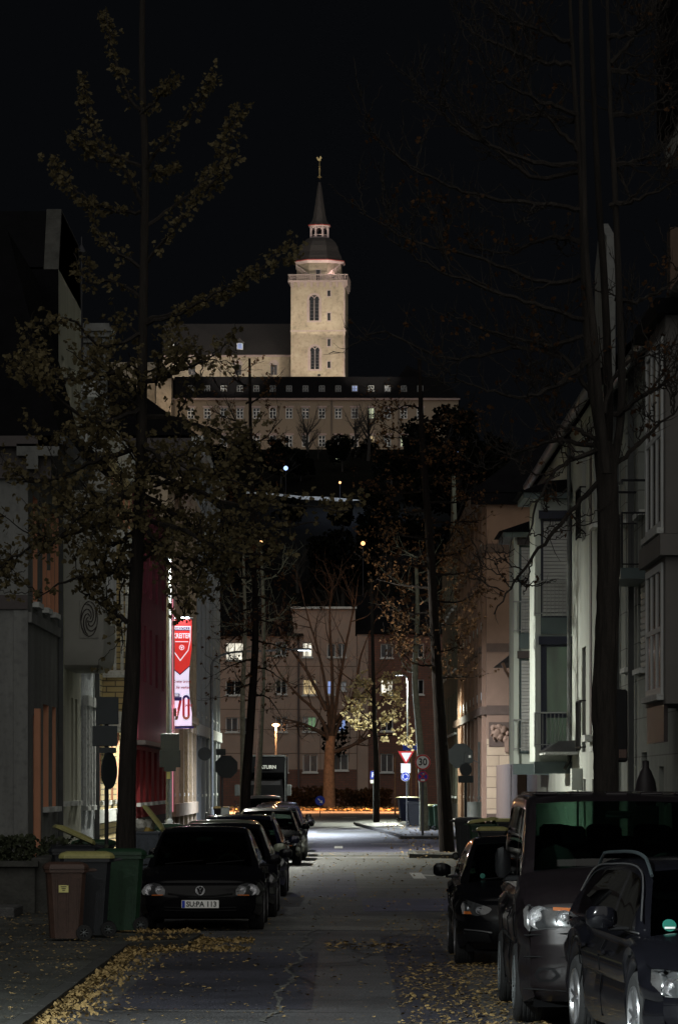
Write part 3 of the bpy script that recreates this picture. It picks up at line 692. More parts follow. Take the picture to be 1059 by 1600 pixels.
# banner
b2 = empty('banner', (xat(283, 150), 150, 4.3), 'tall lit red and white driving school banner hanging off the red house', 'banner')
bx0, bx1, bz0, bz1 = xat(265.5, 150), xat(300, 150), zat(1134, 150), zat(968, 150); W = bx1 - bx0
def bsurf(u, v):
    x = bx0 + W * u - (.16 * math.sin(min(max((v - .12) / .6, 0), 1) * math.pi)) * (u ** 2) * .7
    return Vector((x, 149.9 - .05 * math.sin(u * 7 + v * 9) * .6, bz0 + (bz1 - bz0) * v))
def bpatch(v0f, v1f, name, m, off, u0=0, u1=1, n=10):
    q = MB(); nv = 14
    for i in range(n):
        for j in range(nv):
            us = [u0 + (u1 - u0) * (i + k) / n for k in (0, 1)]
            c = []
            for (uu, jj) in ((us[0], j), (us[1], j), (us[1], j + 1), (us[0], j + 1)):
                a, bb = v0f(uu), v1f(uu); c.append(bsurf(uu, a + (bb - a) * jj / nv) + Vector((0, -off, 0)))
            q.quad(*c)
    return q.build(name, m, b2, smooth=True)
emat('cloth_white', (0.78, 0.8, 1.0), .68); M['cloth_white'].node_tree.nodes['Principled BSDF'].inputs['Base Color'].default_value = (.7, .7, .75, 1)
emat('cloth_red', (0.75, 0.04, 0.03), .5); M['cloth_red'].node_tree.nodes['Principled BSDF'].inputs['Base Color'].default_value = (.6, .04, .04, 1)
mat('print_blue', (0.02, 0.04, 0.2), .6, .05, 1, 0); mat('print_red', (0.55, 0.05, 0.04), .6, .05, 1, 0); mat('print_tan', (0.5, 0.3, 0.15), .6, .05, 1, 0)
emat('print_white', (0.9, 0.9, 1.0), .8)
vline = lambda u: .475 + abs(u - .5) * .16
bpatch(lambda u: 0.0, vline, 'white_field', 'cloth_white', 0)
bpatch(vline, lambda u: vline(u) + .022, 'grey_chevron', 'print_blue', .002)
bpatch(lambda u: vline(u) + .012, lambda u: 1.0, 'red_field', 'cloth_red', .006)
# shield
q = MB(); sh = [(.06, .93), (.94, .93), (.93, .80), (.84, .71), (.5, .615), (.16, .71), (.07, .80)]
def shp(k, off): return [bsurf(.5 + (u - .5) * k, .79 + (v - .79) * k) + Vector((0, -off, 0)) for u, v in sh]
MB().poly(shp(1.05, .05)).build('shield_rim', 'print_white', b2); MB().poly(shp(.97, .06)).build('shield', 'cloth_red', b2)
MB().poly([bsurf(u, v) + Vector((0, -.07, 0)) for u, v in ((.08, .925), (.92, .925), (.92, .895), (.08, .895))]).build('shield_band', 'print_blue', b2)
cx = (bx0 + bx1) / 2 + .045
def tz(v): return bz0 + (bz1 - bz0) * v
text('FAHRSCHULE', .13, (cx, 149.79, tz(.91)), 'print_white', b2, bold=.003, sx=.88)
text('KREITER', .27, (cx, 149.79, tz(.843)), 'print_white', b2, bold=.008, sx=.68)
MB().box(cx - .26, cx + .26, 149.79, 149.80, tz(.786), tz(.793)).build('shield_line', 'print_white', b2)
m = MB(); HC = tz(.735)
for k in range(24):
    a, c = k / 24 * 6.283, (k + 1) / 24 * 6.283
    m.quad(*[(cx + r_ * math.cos(q), 149.79, HC + r_ * math.sin(q)) for r_, q in ((.1, a), (.1, c), (.078, c), (.078, a))])
for a in (.5, 2.6, 4.7): m.extr([(cx + .025 * math.cos(a + 1.5), 149.79, HC + .025 * math.sin(a + 1.5)), (cx + .085 * math.cos(a), 149.79, HC + .085 * math.sin(a)), (cx + .025 * math.cos(a - 1.5), 149.79, HC + .025 * math.sin(a - 1.5))], (0, .004, 0))
m.build('wheel_emblem', 'print_white', b2)
text('Kreiter bringt', .15, (cx, 149.82, tz(.415)), 'print_red', b2, shear=.35, sx=.8, bold=.003); text('Sie weiter', .16, (cx + .03, 149.82, tz(.36)), 'print_red', b2, shear=.35, sx=.85, bold=.003)
MB().box(cx - .36, cx - .08, 149.842, 149.85, tz(.272), tz(.302)).build('tab', 'print_blue', b2); text('ÜBER', .11, (cx - .22, 149.835, tz(.286)), 'print_white', b2, sx=.8, bold=.002)
# the big 70
def bar(pts, mt, name='numeral'): MB().extr([(cx + u, 149.80, tz(v)) for u, v in pts], (0, .008, 0)).build(name, mt, b2)
bar([(-.3, .27), (.0, .27), (.0, .235), (-.3, .235)], 'print_blue'); bar([(-.1, .235), (.0, .235), (-.08, .14), (-.18, .14)], 'print_red'); bar([(-.18, .14), (-.08, .14), (-.16, .055), (-.27, .055)], 'print_tan')
def arc0(c0, c1, r0, r1, a0, a1, mt):
    m = MB()
    for k in range(12):
        a, c = a0 + (a1 - a0) * k / 12, a0 + (a1 - a0) * (k + 1) / 12
        m.extr([(c0 + r * math.cos(t_), 149.80, tz(c1) + r * 1.1 * math.sin(t_)) for r, t_ in ((r0, a), (r1, a), (r1, c), (r0, c))], (0, .008, 0))
    m.build('numeral', mt, b2)
arc0(cx + .17, .25, .055, .145, 0, math.pi, 'print_blue'); arc0(cx + .17, .095, .055, .145, math.pi, 2 * math.pi, 'print_tan')
for s in (-1, 1): bar([(.17 + s * .145, .25), (.17 + s * .055, .25), (.17 + s * .055, .095), (.17 + s * .145, .095)], 'print_red')
text('JAHRE', .12, (cx + .27, 149.79, tz(.19)), 'print_red', b2, sx=.8, bold=.004)
MB().box(bx0 - .05, bx1 + .08, 149.84, 149.96, bz0 - .11, bz0 - .02).build('bottom_bar', 'print_blue', b2); MB().tube([(bx0 - .1, 149.95, bz1 + .05), (bx1 + .05, 149.95, bz1 + .05)], .04, 8).build('bracket', 'chrome', b2)
MB().box(bx0 + .05, bx1 - .1, 149.7, 149.8, bz1 + .02, bz1 + .08).build('banner_lamp', 'led_white', b2)
light('AREA', 'banner_light', (cx, 149.3, bz1 + .3), 14, (1, .5, .6), b2, aim=(cx - .6, 149.6, bz0))
light('POINT', 'banner_light', (XL + .5, 148.6, 5.0), 22, (1.0, .3, .5), b2, .1)
light('POINT', 'banner_light', (XL + .6, 150.2, 4.0), 70, (1.0, .7, .75), b2, .1)
# F: ornate beige house
b = bld('ornate_house', 'ornate beige house with pilasters and yellow brick strips under the banner', (XL, 148.2, 0))
shell(b, -15, XL, 148.2, 172, 14, 'stone_beige', skip=('E',))
f = left_fac(b, 148.2)
for k in range(5):
    u = 2.2 + 4.6 * k
    for v in (1.7, 5.6, 9.4): f.win(u, v, 1.7, 2.5, frame='frame_white', depth=.2); f.box('hood', 'stone_beige', u - .3, u + 2.0, v + 2.6, v + 2.85, .003, .3)
for k in range(6): f.box('pilaster', 'stone_beige', .5 + 4.6 * k, 1.2 + 4.6 * k, 0, 14, .003, .22)
for k in range(5): f.box('brick_strip', 'brick_yellow', 1.4 + 4.6 * k, 1.9 + 4.6 * k, 1.2, 13.5, .003, .12)
f.wall(23.8, 14, 'brick_yellow'); f.box('plinth', 'stone_beige', 0, 23.8, .8, 1.3, .003, .32); f.box('string_course', 'stone_beige', 0, 23.8, 4.7, 5.0, .003, .34); f.box('cornice', 'stone_beige', 0, 23.8, 13.5, 14, .003, .6)
roof_ridge(b, -15, XL, 148.2, 172, 14.02, 17)
# G: grey house with pilasters
b = bld('grey_house', 'tall pale grey house with broad pilasters at the left street corner', (XL, 172.2, 0))
shell(b, -15, XL, 172.2, 207, 17.6, 'frame_dark', skip=('E',))
f = left_fac(b, 172.2)
for k in range(6):
    for v in (1.6, 5.4, 9.2, 13.2): f.win(3.0 + 5.6 * k, v, 2.0, 2.5, frame='frame_white', depth=.2)
for k in range(7): f.box('pilaster', 'grey_render', .4 + 5.6 * k, 1.6 + 5.6 * k, 0, 17.5, .003, .2)
f.wall(34.8, 17.6, 'grey_render'); f.box('string_course', 'trim_white', 0, 34.8, 4.3, 4.8, .003, .32); f.box('cornice', 'trim_white', 0, 34.8, 17.2, 17.7, .003, .5)
g = south_fac(b, -15, 172.15); 
roof_ridge(b, -15, XL, 172.2, 207, 17.72, 21)

# ================= right side, from the camera outwards
b = bld('stone_house', 'grey stone clad house with a glazed bay, nearest on the right', (7.05, 70, 0))
shell(b, 7.05, 17, 70, 96.5, 12.0, 'stone_blocks', skip=('W',))
f = right_fac(b, 70, 7.05)
for u, v, w_, h_ in ((18.6, 4.75, 2.0, 2.3), (18.6, 8.4, 2.0, 2.6), (23.2, 4.9, 1.4, 2.2), (23.2, 8.5, 1.4, 2.2), (22.6, .15, 1.5, 2.5), (18.0, 1.2, 1.6, 1.6), (13.5, .15, 1.3, 2.3)):
    f.win(u, v, w_, h_, nx=2, frame='frame_white' if v > 1 else 'frame_dark', pane='pane_dark', depth=.18)
f.slats(18.65, 4.8, 1.9, 2.2, n=15, d=-.07)
f.wall(26.5, 12.0, 'stone_blocks'); 
f.box('drainpipe', 'zinc', 21.4, 21.55, .2, 12, .04, .18); f.box('drainpipe', 'zinc', 26.3, 26.45, .2, 12, .04, .18)
# glazed bay
def bay(bb, x0, y0, y1, z0, z1, mt):
    MB().box(x0, 7.048, y0, y1, z0, z1).build('bay', mt, bb)
bay(b, 6.42, 75.6, 80.6, 7.0, 11.3, 'bay_grey'); bay(b, 6.42, 75.6, 80.6, 3.65, 6.55, 'bay_grey'); bay(b, 6.30, 75.4, 80.8, 6.56, 6.98, 'bay_grey')
fb = Fac(b, (6.42, 75.6, 0), (0, 1, 0), (-1, 0, 0))
for v, h_ in ((7.15, 3.8), (3.85, 2.6)):
    fb.win(.5, v, 3.9, h_, hole=False, nx=3, ny=2, ft=.14, frame='frame_white', pane='pane_dim', sill='trim_white')
MB().box(6.2, 7.04, 75.3, 80.9, 11.3, 11.6).build('bay_roof', 'roof_dark', b)
# balcony
MB().box(6.42, 7.04, 87.6, 91.2, 6.75, 7.0).build('balcony', 'teal_panel', b); fb2 = Fac(b, (7.05, 87.6, 0), (0, 1, 0), (-1, 0, 0)); fb2.railing(0, 3.6, 7.0, 1.25, .6, 10, 'iron'); fb2.railing(0, 3.6, 8.9, .1, .6, 3, 'iron')
fb3 = Fac(b, (6.42, 87.6, 0), (1, 0, 0), (0, -1, 0)); fb3.railing(0.02, .6, 7.0, 1.25, .0, 5, 'iron', side=False)
MB().box(6.42, 6.5, 76.0, 80.2, 2.9, 3.64).build('soffit', 'frame_dark', b)
MB().tube([(6.62, y, 11.72 + .0 * y) for y in (69.7, 96.7)], .13, 10).build('gutter', 'zinc', b, smooth=True)
m = MB(); m.poly([(6.7, 69.7, 11.8), (6.7, 96.6, 11.8), (12, 96.6, 16.5), (12, 69.7, 16.5)]); m.poly([(12, 69.7, 16.5), (12, 96.6, 16.5), (17.3, 96.6, 11.8), (17.3, 69.7, 11.8)]); m.poly([(6.7, 69.7, 11.8), (12, 69.7, 16.5), (17.3, 69.7, 11.8)]); m.build('roof', 'roof_dark', b)
MB().tube([(6.9, 84, 11.6), (6.75, 84, 11.2), (7.0, 84, 10.6), (6.95, 84, 3.0)], .055, 8).build('drainpipe', 'zinc', b, smooth=True)
MB().rbox(5.74, 7.0, 66, 69.6, 13.6, 26, .15).build('turret', 'roof_dark', b) ; MB().box(5.9, 7.0, 66.1, 69.5, 13.2, 13.58).build('turret_base', 'oriel_grey', b)
t = tag(MB().lathe([(.02, 0), (.2, .0), (.23, .1), (.235, .3), (.2, .5), (.12, .7), (.07, .78), (.07, .92), (.02, .93)], 20, Matrix.Translation((6.30, 79.0, 1.62))).build('urn', 'urn_dark', smooth=True), 'dark bottle-shaped urn on a pillar against the grey stone wall', 'urn')
t = tag(MB().rbox(6.05, 6.55, 78.75, 79.25, .1, 1.62, .03).build('pillar', 'concrete_wall'), 'low concrete pillar right under the dark bottle-shaped urn', 'pillar')
# white house with two bays
b = bld('white_house', 'white rendered house with two shuttered bays and steel railings', (6.75, 97, 0))
shell(b, 6.75, 17, 97, 131, 12.3, 'white_render', skip=('W',))
f = right_fac(b, 97, 6.75)
for v in (2.75, 8.6):
    f.win(8.2, v + .2, 1.6, 2.9, nx=2, frame='frame_dark', pane='pane_dark', sill=None)
    for k in range(3): f.railing(8.1, 9.9, v + .25, 1.35, .16, 7, 'iron')
    f.win(3.4, v + .3, 1.3, 2.4, nx=2, frame='frame_dark', sill='trim_white')
f.win(11.2, .15, 1.1, 2.2, nx=1, frame='frame_dark', sill=None, name='door'); f.win(8.2, .9, 1.0, 1.3, nx=1); f.win(4.5, .9, 1.0, 1.3, nx=1)
f.wall(34, 12.3, 'white_render')
f.box('stair_slot', 'frame_dark', 5.6, 6.4, 3.4, 11.6, .003, .02); f.box('ledge', 'trim_white', 5.4, 6.6, 3.2, 3.38, .003, .2)
MB().tube([(6.63, 110.9, 12.1), (6.63, 110.9, 2.7), (6.5, 110.8, 2.5)], .055, 8).build('drainpipe', 'zinc', b, smooth=True)
def shutter_bay(y0, y1, x0, roofz, hood):
    zb = 2.72
    MB().box(x0, 6.748, y0, y1, zb, roofz).build('bay', 'bay_white', b)
    s = south_fac(b, x0, y0); W = 6.75 - x0
    s.box('corner_post', 'bay_white', 0, .16, zb, roofz, .003, .1)
    for v, h_, kind in ((6.95, 2.75, 'shut'), (3.15, 2.9, 'open')):
        s.box('window_frame', 'navy' if hood else 'teal_panel', .17, W, v - .1, v + h_ + .05, .002, .04)
        if kind == 'shut' or not hood: s.slats(.24, v, W - .3, h_, n=26, d=.06)
        else:
            s.box('pane', 'lit_curtain', .34, W - .06, v + 1.0, v + h_, .045, .05); s.box('window_bar', 'navy', .3, W, v + .86, v + .98, .05, .08); s.box('pane', 'lit_curtain', .34, W - .06, v + .1, v + .84, .045, .05)
        s.box('awning_box', 'navy' if hood else 'frame_dark', .1, W, v + h_ + .06, v + h_ + .3, .003, .22)
        s.railing(-.02, W - .05, v - .02, 1.0, .28, 9)
    s.box('infill_panel', 'teal_panel', .12, W, 6.42, 6.9, .003, .06); s.box('infill_panel', 'teal_panel', -.02, W, zb - .35, zb - .003, -.2, .08)
    MB().box(x0 - .35, 6.74, y0 - .4, y1 + .2, roofz, roofz + .16).build('bay_roof', 'teal_panel', b)
    MB().rings([[(x0 - .5, y0 - .5, roofz + .17), (6.74, y0 - .5, roofz + .17), (6.74, y1 + .3, roofz + .17), (x0 - .5, y1 + .3, roofz + .17)], [(x0 + .5, y0 + .3, roofz + .55), (6.74, y0 + .3, roofz + .6), (6.74, y1, roofz + .6), (x0 + .5, y1 - .3, roofz + .55)]]).build('bay_roof', 'roof_dark', b)
shutter_bay(111.5, 114.6, 5.68, 10.35, True); shutter_bay(123.6, 127, 5.62, 10.0, False)
MB().tube([(6.4, 96.9, 12.2), (6.4, 131, 12.2)], .14, 10).build('gutter', 'zinc', b, smooth=True)
m = MB(); m.poly([(6.3, 97, 12.3), (6.3, 131, 12.3), (11.5, 131, 17), (11.5, 97, 17)]); m.poly([(6.3, 131, 12.3), (17, 131, 12.3), (11.5, 131, 17)]); m.poly([(11.5, 97, 17), (11.5, 131, 17), (17.3, 131, 12.3), (17.3, 97, 12.3)]); m.build('roof', 'roof_dark', b)
MB().extr([(6.75, 97, 12.31), (6.75, 101.5, 12.31), (6.75, 101.5, 15.6), (6.75, 99.6, 16.6), (6.75, 97, 15.9)], (.22, 0, 0)).build('gable_wall', 'stucco_dark', b)
MB().box(8.4, 9.3, 97.5, 98.5, 13, 16.2).build('chimney', 'brown_trim', b)
m = MB(); m.rings([[(5.75, 108.2, 2.98), (6.7, 108.2, 2.98), (6.7, 112.2, 2.98), (5.75, 112.2, 2.98)], [(6.2, 108.3, 3.28), (6.7, 108.3, 3.3), (6.7, 112.1, 3.3), (6.2, 112.1, 3.28)]]); m.build('door_canopy', 'pane_dim', b); MB().box(5.8, 6.74, 108.2, 112.2, 2.9, 2.975).build('canopy_frame', 'trim_white', b)
MB().box(6.45, 6.74, 106.5, 107.2, 1.9, 2.5).build('letter_board', 'bay_white', b)
# low house between
b = bld('low_house', 'low plum coloured house with a small tiled roof between white and brown houses', (7.3, 140, 0))
shell(b, 7.3, 15, 140, 158, 7.2, 'frame_dark'); shell(b, 6.95, 7.29, 150, 170, 2.9, 'brown_trim')
MB().extr([(6.65, 158, 7.1), (7.9, 158, 8.1), (7.9, 158, 7.1)], (0, 8, 0)).build('roof', 'slate', b); MB().tube([(6.72, 157.9, 7.05), (6.85, 157.9, 6.7), (7.1, 157.9, 6.3), (7.1, 157.9, .2)], .07, 8).build('drainpipe', 'brown_render', b, smooth=True)
# brown house
b = bld('brown_house', 'tall brown rendered corner house with dark bands and a stone relief', (XR, 172, 0))
shell(b, XR, 17, 172, 214, 15.0, 'brown_render', skip=('W', 'S'))
s = south_fac(b, XR, 172); s.wall(10.4, 15.0, 'brown_render', v0=4.1); s.wall(10.4, 4.1, 'block_beige', v0=0, name='base_wall')
for z0, z1 in ((12.45, 12.85), (8.0, 8.38), (5.18, 5.6)): s.box('band', 'brown_trim', 0, 10.4, z0, z1, .003, .05)
s.box('panel', 'brown_trim', .1, 1.2, 3.75, 4.85, .003, .04); s.box('plinth', 'brown_trim', 0, 10.4, 0, .75, .003, .06)
m = MB()
for (cx_, cz, r) in ((.45, 4.35, .26), (.75, 4.5, .2), (.62, 4.2, .2), (.3, 4.6, .14), (.85, 4.1, .16), (.55, 4.62, .15), (.95, 4.35, .12)):
    m.lathe([(r, 0), (r * .85, -.06), (r * .4, -.11), (.01, -.12)], 10, Matrix.Translation((XR + cx_, 171.955, cz)), axis='y')
for k in range(8): m.tube([(XR + .45 + .22 * math.cos(k * .8), 171.86, 4.35 + .25 * math.sin(k * .8)), (XR + .5 + .36 * math.cos(k * .8 + .3), 171.9, 4.35 + .4 * math.sin(k * .8 + .3))], [.05, .02], 5)
m.box(XR + .8, XR + .98, 171.86, 171.96, 3.5, 4.2)
m.build('lion_relief', 'brown_render', b, smooth=True)
f = right_fac(b, 172)
for k in range(8):
    u = 2.0 + 5.0 * k
    for j, v in enumerate((1.5, 5.9, 9.1, 12.1 if True else 0)):
        if j == 3: f.win(u, 13.0, 1.8, 1.2, frame='frame_white'); continue
        f.win(u, v, 1.8, 2.1, frame='frame_white', sill='brown_trim', nx=2)
        if j: f.box('balustrade', 'trim_white', u - .1, u + 1.9, v - .1, v + .35, .02, .12); f.box('lintel', 'brown_trim', u - .3, u + 2.1, v + 2.15, v + 2.4, .003, .25)
    f.box('pilaster', 'brown_render', u - 1.4, u - .7, 0, 14.8, .003, .18)
f.wall(42, 15.0, 'brown_render')
f.box('band', 'brown_trim', 0, 42, 5.18, 5.55, .003, .25); f.box('band', 'brown_trim', 0, 42, 12.45, 12.8, .003, .22); f.box('cornice', 'brown_trim', -.3, 42, 14.6, 15.1, .003, .7)
s.box('cornice', 'roof_dark', -.7, 10.4, 14.6, 15.1, .003, .35)
m = MB(); m.poly([(5.8, 171.6, 15.12), (5.8, 214, 15.12), (11.5, 214, 19.5), (11.5, 175, 19.5)]); m.poly([(5.8, 171.6, 15.12), (17.2, 171.6, 15.12), (11.5, 175, 19.5)]); m.poly([(17.2, 171.6, 15.12), (17.2, 214, 15.12), (11.5, 214, 19.5), (11.5, 175, 19.5)]); m.build('roof', 'roof_dark', b)
b = bld('green_house', 'green grey rendered gabled house beyond the brown corner house', (XR, 214.2, 0))
shell(b, XR, 17, 214.2, 246, 16, 'green_render', skip=('W',)); f = right_fac(b, 214.2)
for k in range(6):
    for v in (1.4, 5.0, 8.6, 12.2): f.win(2 + 5 * k, v, 2.0, 2.3, frame='frame_white')
f.wall(31.8, 16, 'green_render'); f.box('plinth', 'concrete_wall', 0, 31.8, 0, 1.0, .003, .06); roof_ridge(b, XR, 17, 214.2, 246, 16.02, 19.5)
MB().extr([(XR + .01, 221, 16.02), (XR + .01, 229, 16.02), (XR + .01, 225, 20.2)], (.2, 0, 0)).build('gable', 'green_render', b)

# ================= end of the street
s_ = 340 / F
b = bld('panel_block', 'long pink panelled apartment block closing the end of the street', (xat(529, 340), 340, 0))
Y = 340
x0 = -30; x1 = xat(557, Y)
shell(b, x0, x1, Y, Y + 12, 15.2, 'panel_pink', skip=('S',))
f = south_fac(b, 0, Y); f.O = Vector((0, Y, 0))
def wpx(f, a, bb, c, d, pane, frame='frame_white', nx=2, ny=1, sill='trim_white'):
    X0, X1 = xat(330 + a / 2.862, Y), xat(330 + bb / 2.862, Y); Z1, Z0 = zat(920 + c / 2.862, Y), zat(920 + d / 2.862, Y)
    f.win(X0, Z0, X1 - X0, Z1 - Z0, pane=pane, frame=frame, nx=nx, ny=ny, sill=sill, depth=.2, ft=.08)
for args in ((65, 145, 240, 320, 'lit_white'), (408, 452, 240, 305, 'lit_white'), (518, 556, 245, 305, 'pane_dark'), (566, 602, 245, 305, 'pane_dark'), (288, 338, 235, 300, 'pane_dark'),
             (408, 470, 405, 475, 'lit_warm'), (518, 553, 410, 472, 'lit_blue'), (580, 604, 415, 455, 'lit_pale'), (288, 338, 405, 470, 'pane_dark'), (65, 145, 410, 475, 'pane_dark'),
             (65, 120, 575, 640, 'pane_dim'), (126, 162, 575, 640, 'pane_dim'), (288, 340, 572, 640, 'pane_dim'), (410, 428, 572, 638, 'pane_dim'), (430, 470, 572, 638, 'lit_green'), (540, 552, 580, 638, 'lit_pale'), (565, 602, 584, 638, 'lit_blue'),
             (320, 345, 740, 820, 'pane_dim'), (410, 475, 740, 820, 'pane_dim'), (545, 612, 740, 812, 'pane_dim')):
    wpx(f, *args)
for k in range(4):
    for v in (2.2, 5.8, 9.6): f.win(-28 + k * 3.8, v, 2, 1.8, pane='pane_dim')
f.wall(x1, 15.2, 'panel_pink', u0=x0, v0=3.4); f.wall(x1, 3.4, 'brick_dark', u0=x0, v0=0, name='base_wall')
for v in (4.8, 6.9, 8.7, 10.7, 12.5): f.box('panel_joint', 'brown_trim', x0, x1, v, v + .05, .003, .012)
for px in (465, 500, 528): f.box('panel_joint', 'brown_trim', xat(px, Y), xat(px, Y) + .05, 3.4, 15, .003, .012)
f.box('drainpipe', 'frame_dark', xat(465, Y), xat(468, Y), 0, 15, .02, .2)
fc = south_fac(b, 0, Y); m = MB(); m.extr([(xat(460, Y), Y - .02, 15.2), (xat(555, Y), Y - .02, 15.2), (xat(555, Y), Y - .02, 17.6), (xat(456, Y), Y - .02, 17.6), (xat(456, Y), Y - .02, 17.2)], (0, 11, 0)); m.build('top_storey', 'panel_pink', b)
MB().box(xat(454, Y), xat(557, Y), Y - .3, Y + 11.2, 17.61, 17.8).build('coping', 'trim_white', b)
m = MB(); m.poly([(x0, Y - .4, 15.2), (xat(475, Y), Y - .4, 15.2), (xat(457, Y), Y + 4, 18.0), (x0, Y + 4, 18.0)]); m.poly([(x0, Y + 4, 18), (xat(457, Y), Y + 4, 18), (xat(470, Y), Y + 12, 15.2), (x0, Y + 12, 15.2)]); m.build('roof', 'roof_dark', b)
b = bld('brick_block', 'dark brick apartment block right of the pink panelled block', (xat(600, 340), 340, 0))
x0, x1 = xat(557.5, Y), 36; shell(b, x0, x1, Y + .3, Y + 12, 15.4, 'brick_dark', skip=('S',)); f = south_fac(b, 0, Y + .3)
for args in ((757, 812, 245, 308, 'pane_dark'), (757, 812, 405, 472, 'lit_white'), (757, 812, 572, 636, 'pane_dark'), (757, 814, 737, 820, 'pane_dim'), (900, 950, 245, 308, 'pane_dark'), (900, 950, 405, 472, 'pane_dark')): wpx(f, *args)
for k in range(5):
    for v in (2.2, 5.8, 9.6): f.win(14 + k * 4, v, 2, 1.8, pane='pane_dim')
f.wall(x1, 15.4, 'brick_dark', u0=x0); roof_ridge(b, x0, x1, Y + .3, Y + 12, 15.42, 19, along='x')
f.box('band', 'panel_pink', x0, xat(575, Y), 0, 15.4, .003, .1)
# ================= the abbey on the hill
Y = 690.0
b = bld('abbey_wing', 'long dim abbey wing with a dark mansard roof and rows of small windows', (0, Y, 55), 'abbey wing')
x0, x1 = xat(268, Y), xat(716, Y); zb, ze, zr = 57.0, zat(622, Y), zat(583, Y)
f = south_fac(b, 0, Y)
pxs = [324 + 25.55 * k for k in range(-1, 14)]
for i, px in enumerate(pxs):
    for r_, (ya, yb) in enumerate(((637, 654), (680, 698))):
        X0 = xat(px - 5.5, Y); X1 = xat(px + 5.5, Y); Z0, Z1 = zat(yb, Y), zat(ya, Y)
        pane = 'pane_dark'
        if (i, r_) in ((11, 0), (11, 1)): pane = 'lit_yellowgreen' if r_ == 0 else 'lit_warm'
        if (i, r_) in ((10, 0),): pane = 'pane_dim'
        if (i, r_) in ((13, 1),): pane = 'lit_yellowgreen'
        if (i, r_) in ((12, 0),): pane = 'pane_dim'
        f.win(X0, Z0, X1 - X0, Z1 - Z0, pane=pane, nx=2, ny=3, frame='frame_white', depth=.25, ft=.13, sill=None)
        f.box('surround', 'tower_trim', X0 - .22, X1 + .22, Z1 + .003, Z1 + .3, .003, .14)
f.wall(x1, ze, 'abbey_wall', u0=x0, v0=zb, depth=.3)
for px in (517.5, 622): f.box('drainpipe', 'frame_dark', xat(px, Y), xat(px + 1, Y), zb, ze, .02, .3)
f.box('cornice', 'tower_trim', x0 - .3, x1 + .3, ze - .35, ze - .02, .003, .5)
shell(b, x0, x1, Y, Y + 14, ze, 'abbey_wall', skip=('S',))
m = MB(); m.rings([[(x0 - .4, Y - .7, ze), (x1 + .4, Y - .7, ze), (x1 + .4, Y + 14, ze), (x0 - .4, Y + 14, ze)], [(x0 + .6, Y + .4, zr - .6), (x1 - 3.2, Y + .6, zr - .6), (x1 - 3.2, Y + 13, zr - .6), (x0 + .6, Y + 13, zr - .6)], [(x0 + 1, Y + 6, zr), (x1 - 6, Y + 6, zr), (x1 - 6, Y + 8, zr), (x0 + 1, Y + 8, zr)]]); m.build('roof', 'roof_dark', b)
for i, px in enumerate(pxs):
    X0, X1, Z0, Z1 = xat(px - 4, Y), xat(px + 4, Y), zat(617, Y), zat(603, Y)
    d = MB().box(X0 - .15, X1 + .15, Y - .25, Y + 1.6, Z0 - .15, Z1 + .25).build('dormer', 'roof_dark', b)
    q = MB().box(X0, X1, Y - .28, Y - .256, Z0, Z1).build('pane', 'lit_blue' if i == 10 else 'lit_pale' if i in (12,) else 'pane_dark', d)
    k = MB()
    for a in (0, .5, 1): k.box(X0 + (X1 - X0) * a - .07, X0 + (X1 - X0) * a + .07, Y - .34, Y - .285, Z0, Z1)
    for a in (0, .33, .66, 1): k.box(X0, X1, Y - .33, Y - .29, Z0 + (Z1 - Z0) * a - .06, Z0 + (Z1 - Z0) * a + .06)
    k.build('frame', 'galv', d)
MB().extr([(xat(612, Y), Y + 2, zr - 2), (xat(665, Y), Y + 2, zr - 2), (xat(655, Y), Y + 2, zr + .6), (xat(636, Y), Y + 2, zr + 1.6)], (0, 8, 0)).build('roof', 'roof_dark', b)
# left lit annex
b = bld('abbey_annex', 'bright floodlit stair turret at the left end of the abbey wing', (xat(258, 684), 684, 56), 'turret')
X0, X1 = xat(244, 684), xat(268, 684)
MB().box(X0, X1, 684, 692, 55, zat(590, 684)).build('wall', 'tower_wall', b); MB().rings([[(X0 - .5, 683.6, zat(590, 684)), (X1 + .3, 683.6, zat(590, 684)), (X1 + .3, 692, zat(590, 684)), (X0 - .5, 692, zat(590, 684))], [(X0 + 1, 686, zat(572, 684)), (X1 - 1, 686, zat(572, 684)), (X1 - 1, 690, zat(572, 684)), (X0 + 1, 690, zat(572, 684))]]).build('roof', 'slate', b)
b = bld('abbey_annex', 'low cream abbey building behind the ginkgo at the far left', (xat(215, 688), 688, 56), 'abbey wing')
X0, X1 = xat(165, 688), xat(243, 688)
MB().box(X0, X1, 688, 700, 55, zat(566, 688)).build('wall', 'tower_wall', b)
# nave
Yn = 722.0
b = bld('abbey_church', 'floodlit abbey church nave with a long dark slate roof', (xat(350, Yn), Yn, 60), 'church')
x0, x1 = xat(254, Yn), xat(460, Yn); zt = zat(555, Yn)
f = south_fac(b, 0, Yn)
for px in (372, 428, 300): 
    X = xat(px, Yn); f.win(X - .65, zat(586, Yn), 1.3, 2.0, pane='pane_dim', frame='tower_trim', sill=None, depth=.3)
    m = MB(); m.extr([(X + r * math.cos(a), Yn - .16, zat(586, Yn) + 1.9 + r * math.sin(a)) for r, a in [(.95, k * math.pi / 10) for k in range(11)]], (0, .15, 0)); m.build('window_arch', 'tower_trim', b)
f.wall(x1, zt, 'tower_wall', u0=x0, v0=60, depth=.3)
for px in (344, 452, 460): f.box('drainpipe', 'frame_dark', xat(px, Yn), xat(px + .9, Yn), 60, zt, .02, .25)
shell(b, x0, x1, Yn, Yn + 18, zt, 'tower_wall', skip=('S',))
f.box('cornice', 'tower_trim', x0, x1 + .7, zt - .3, zt, .003, .6)
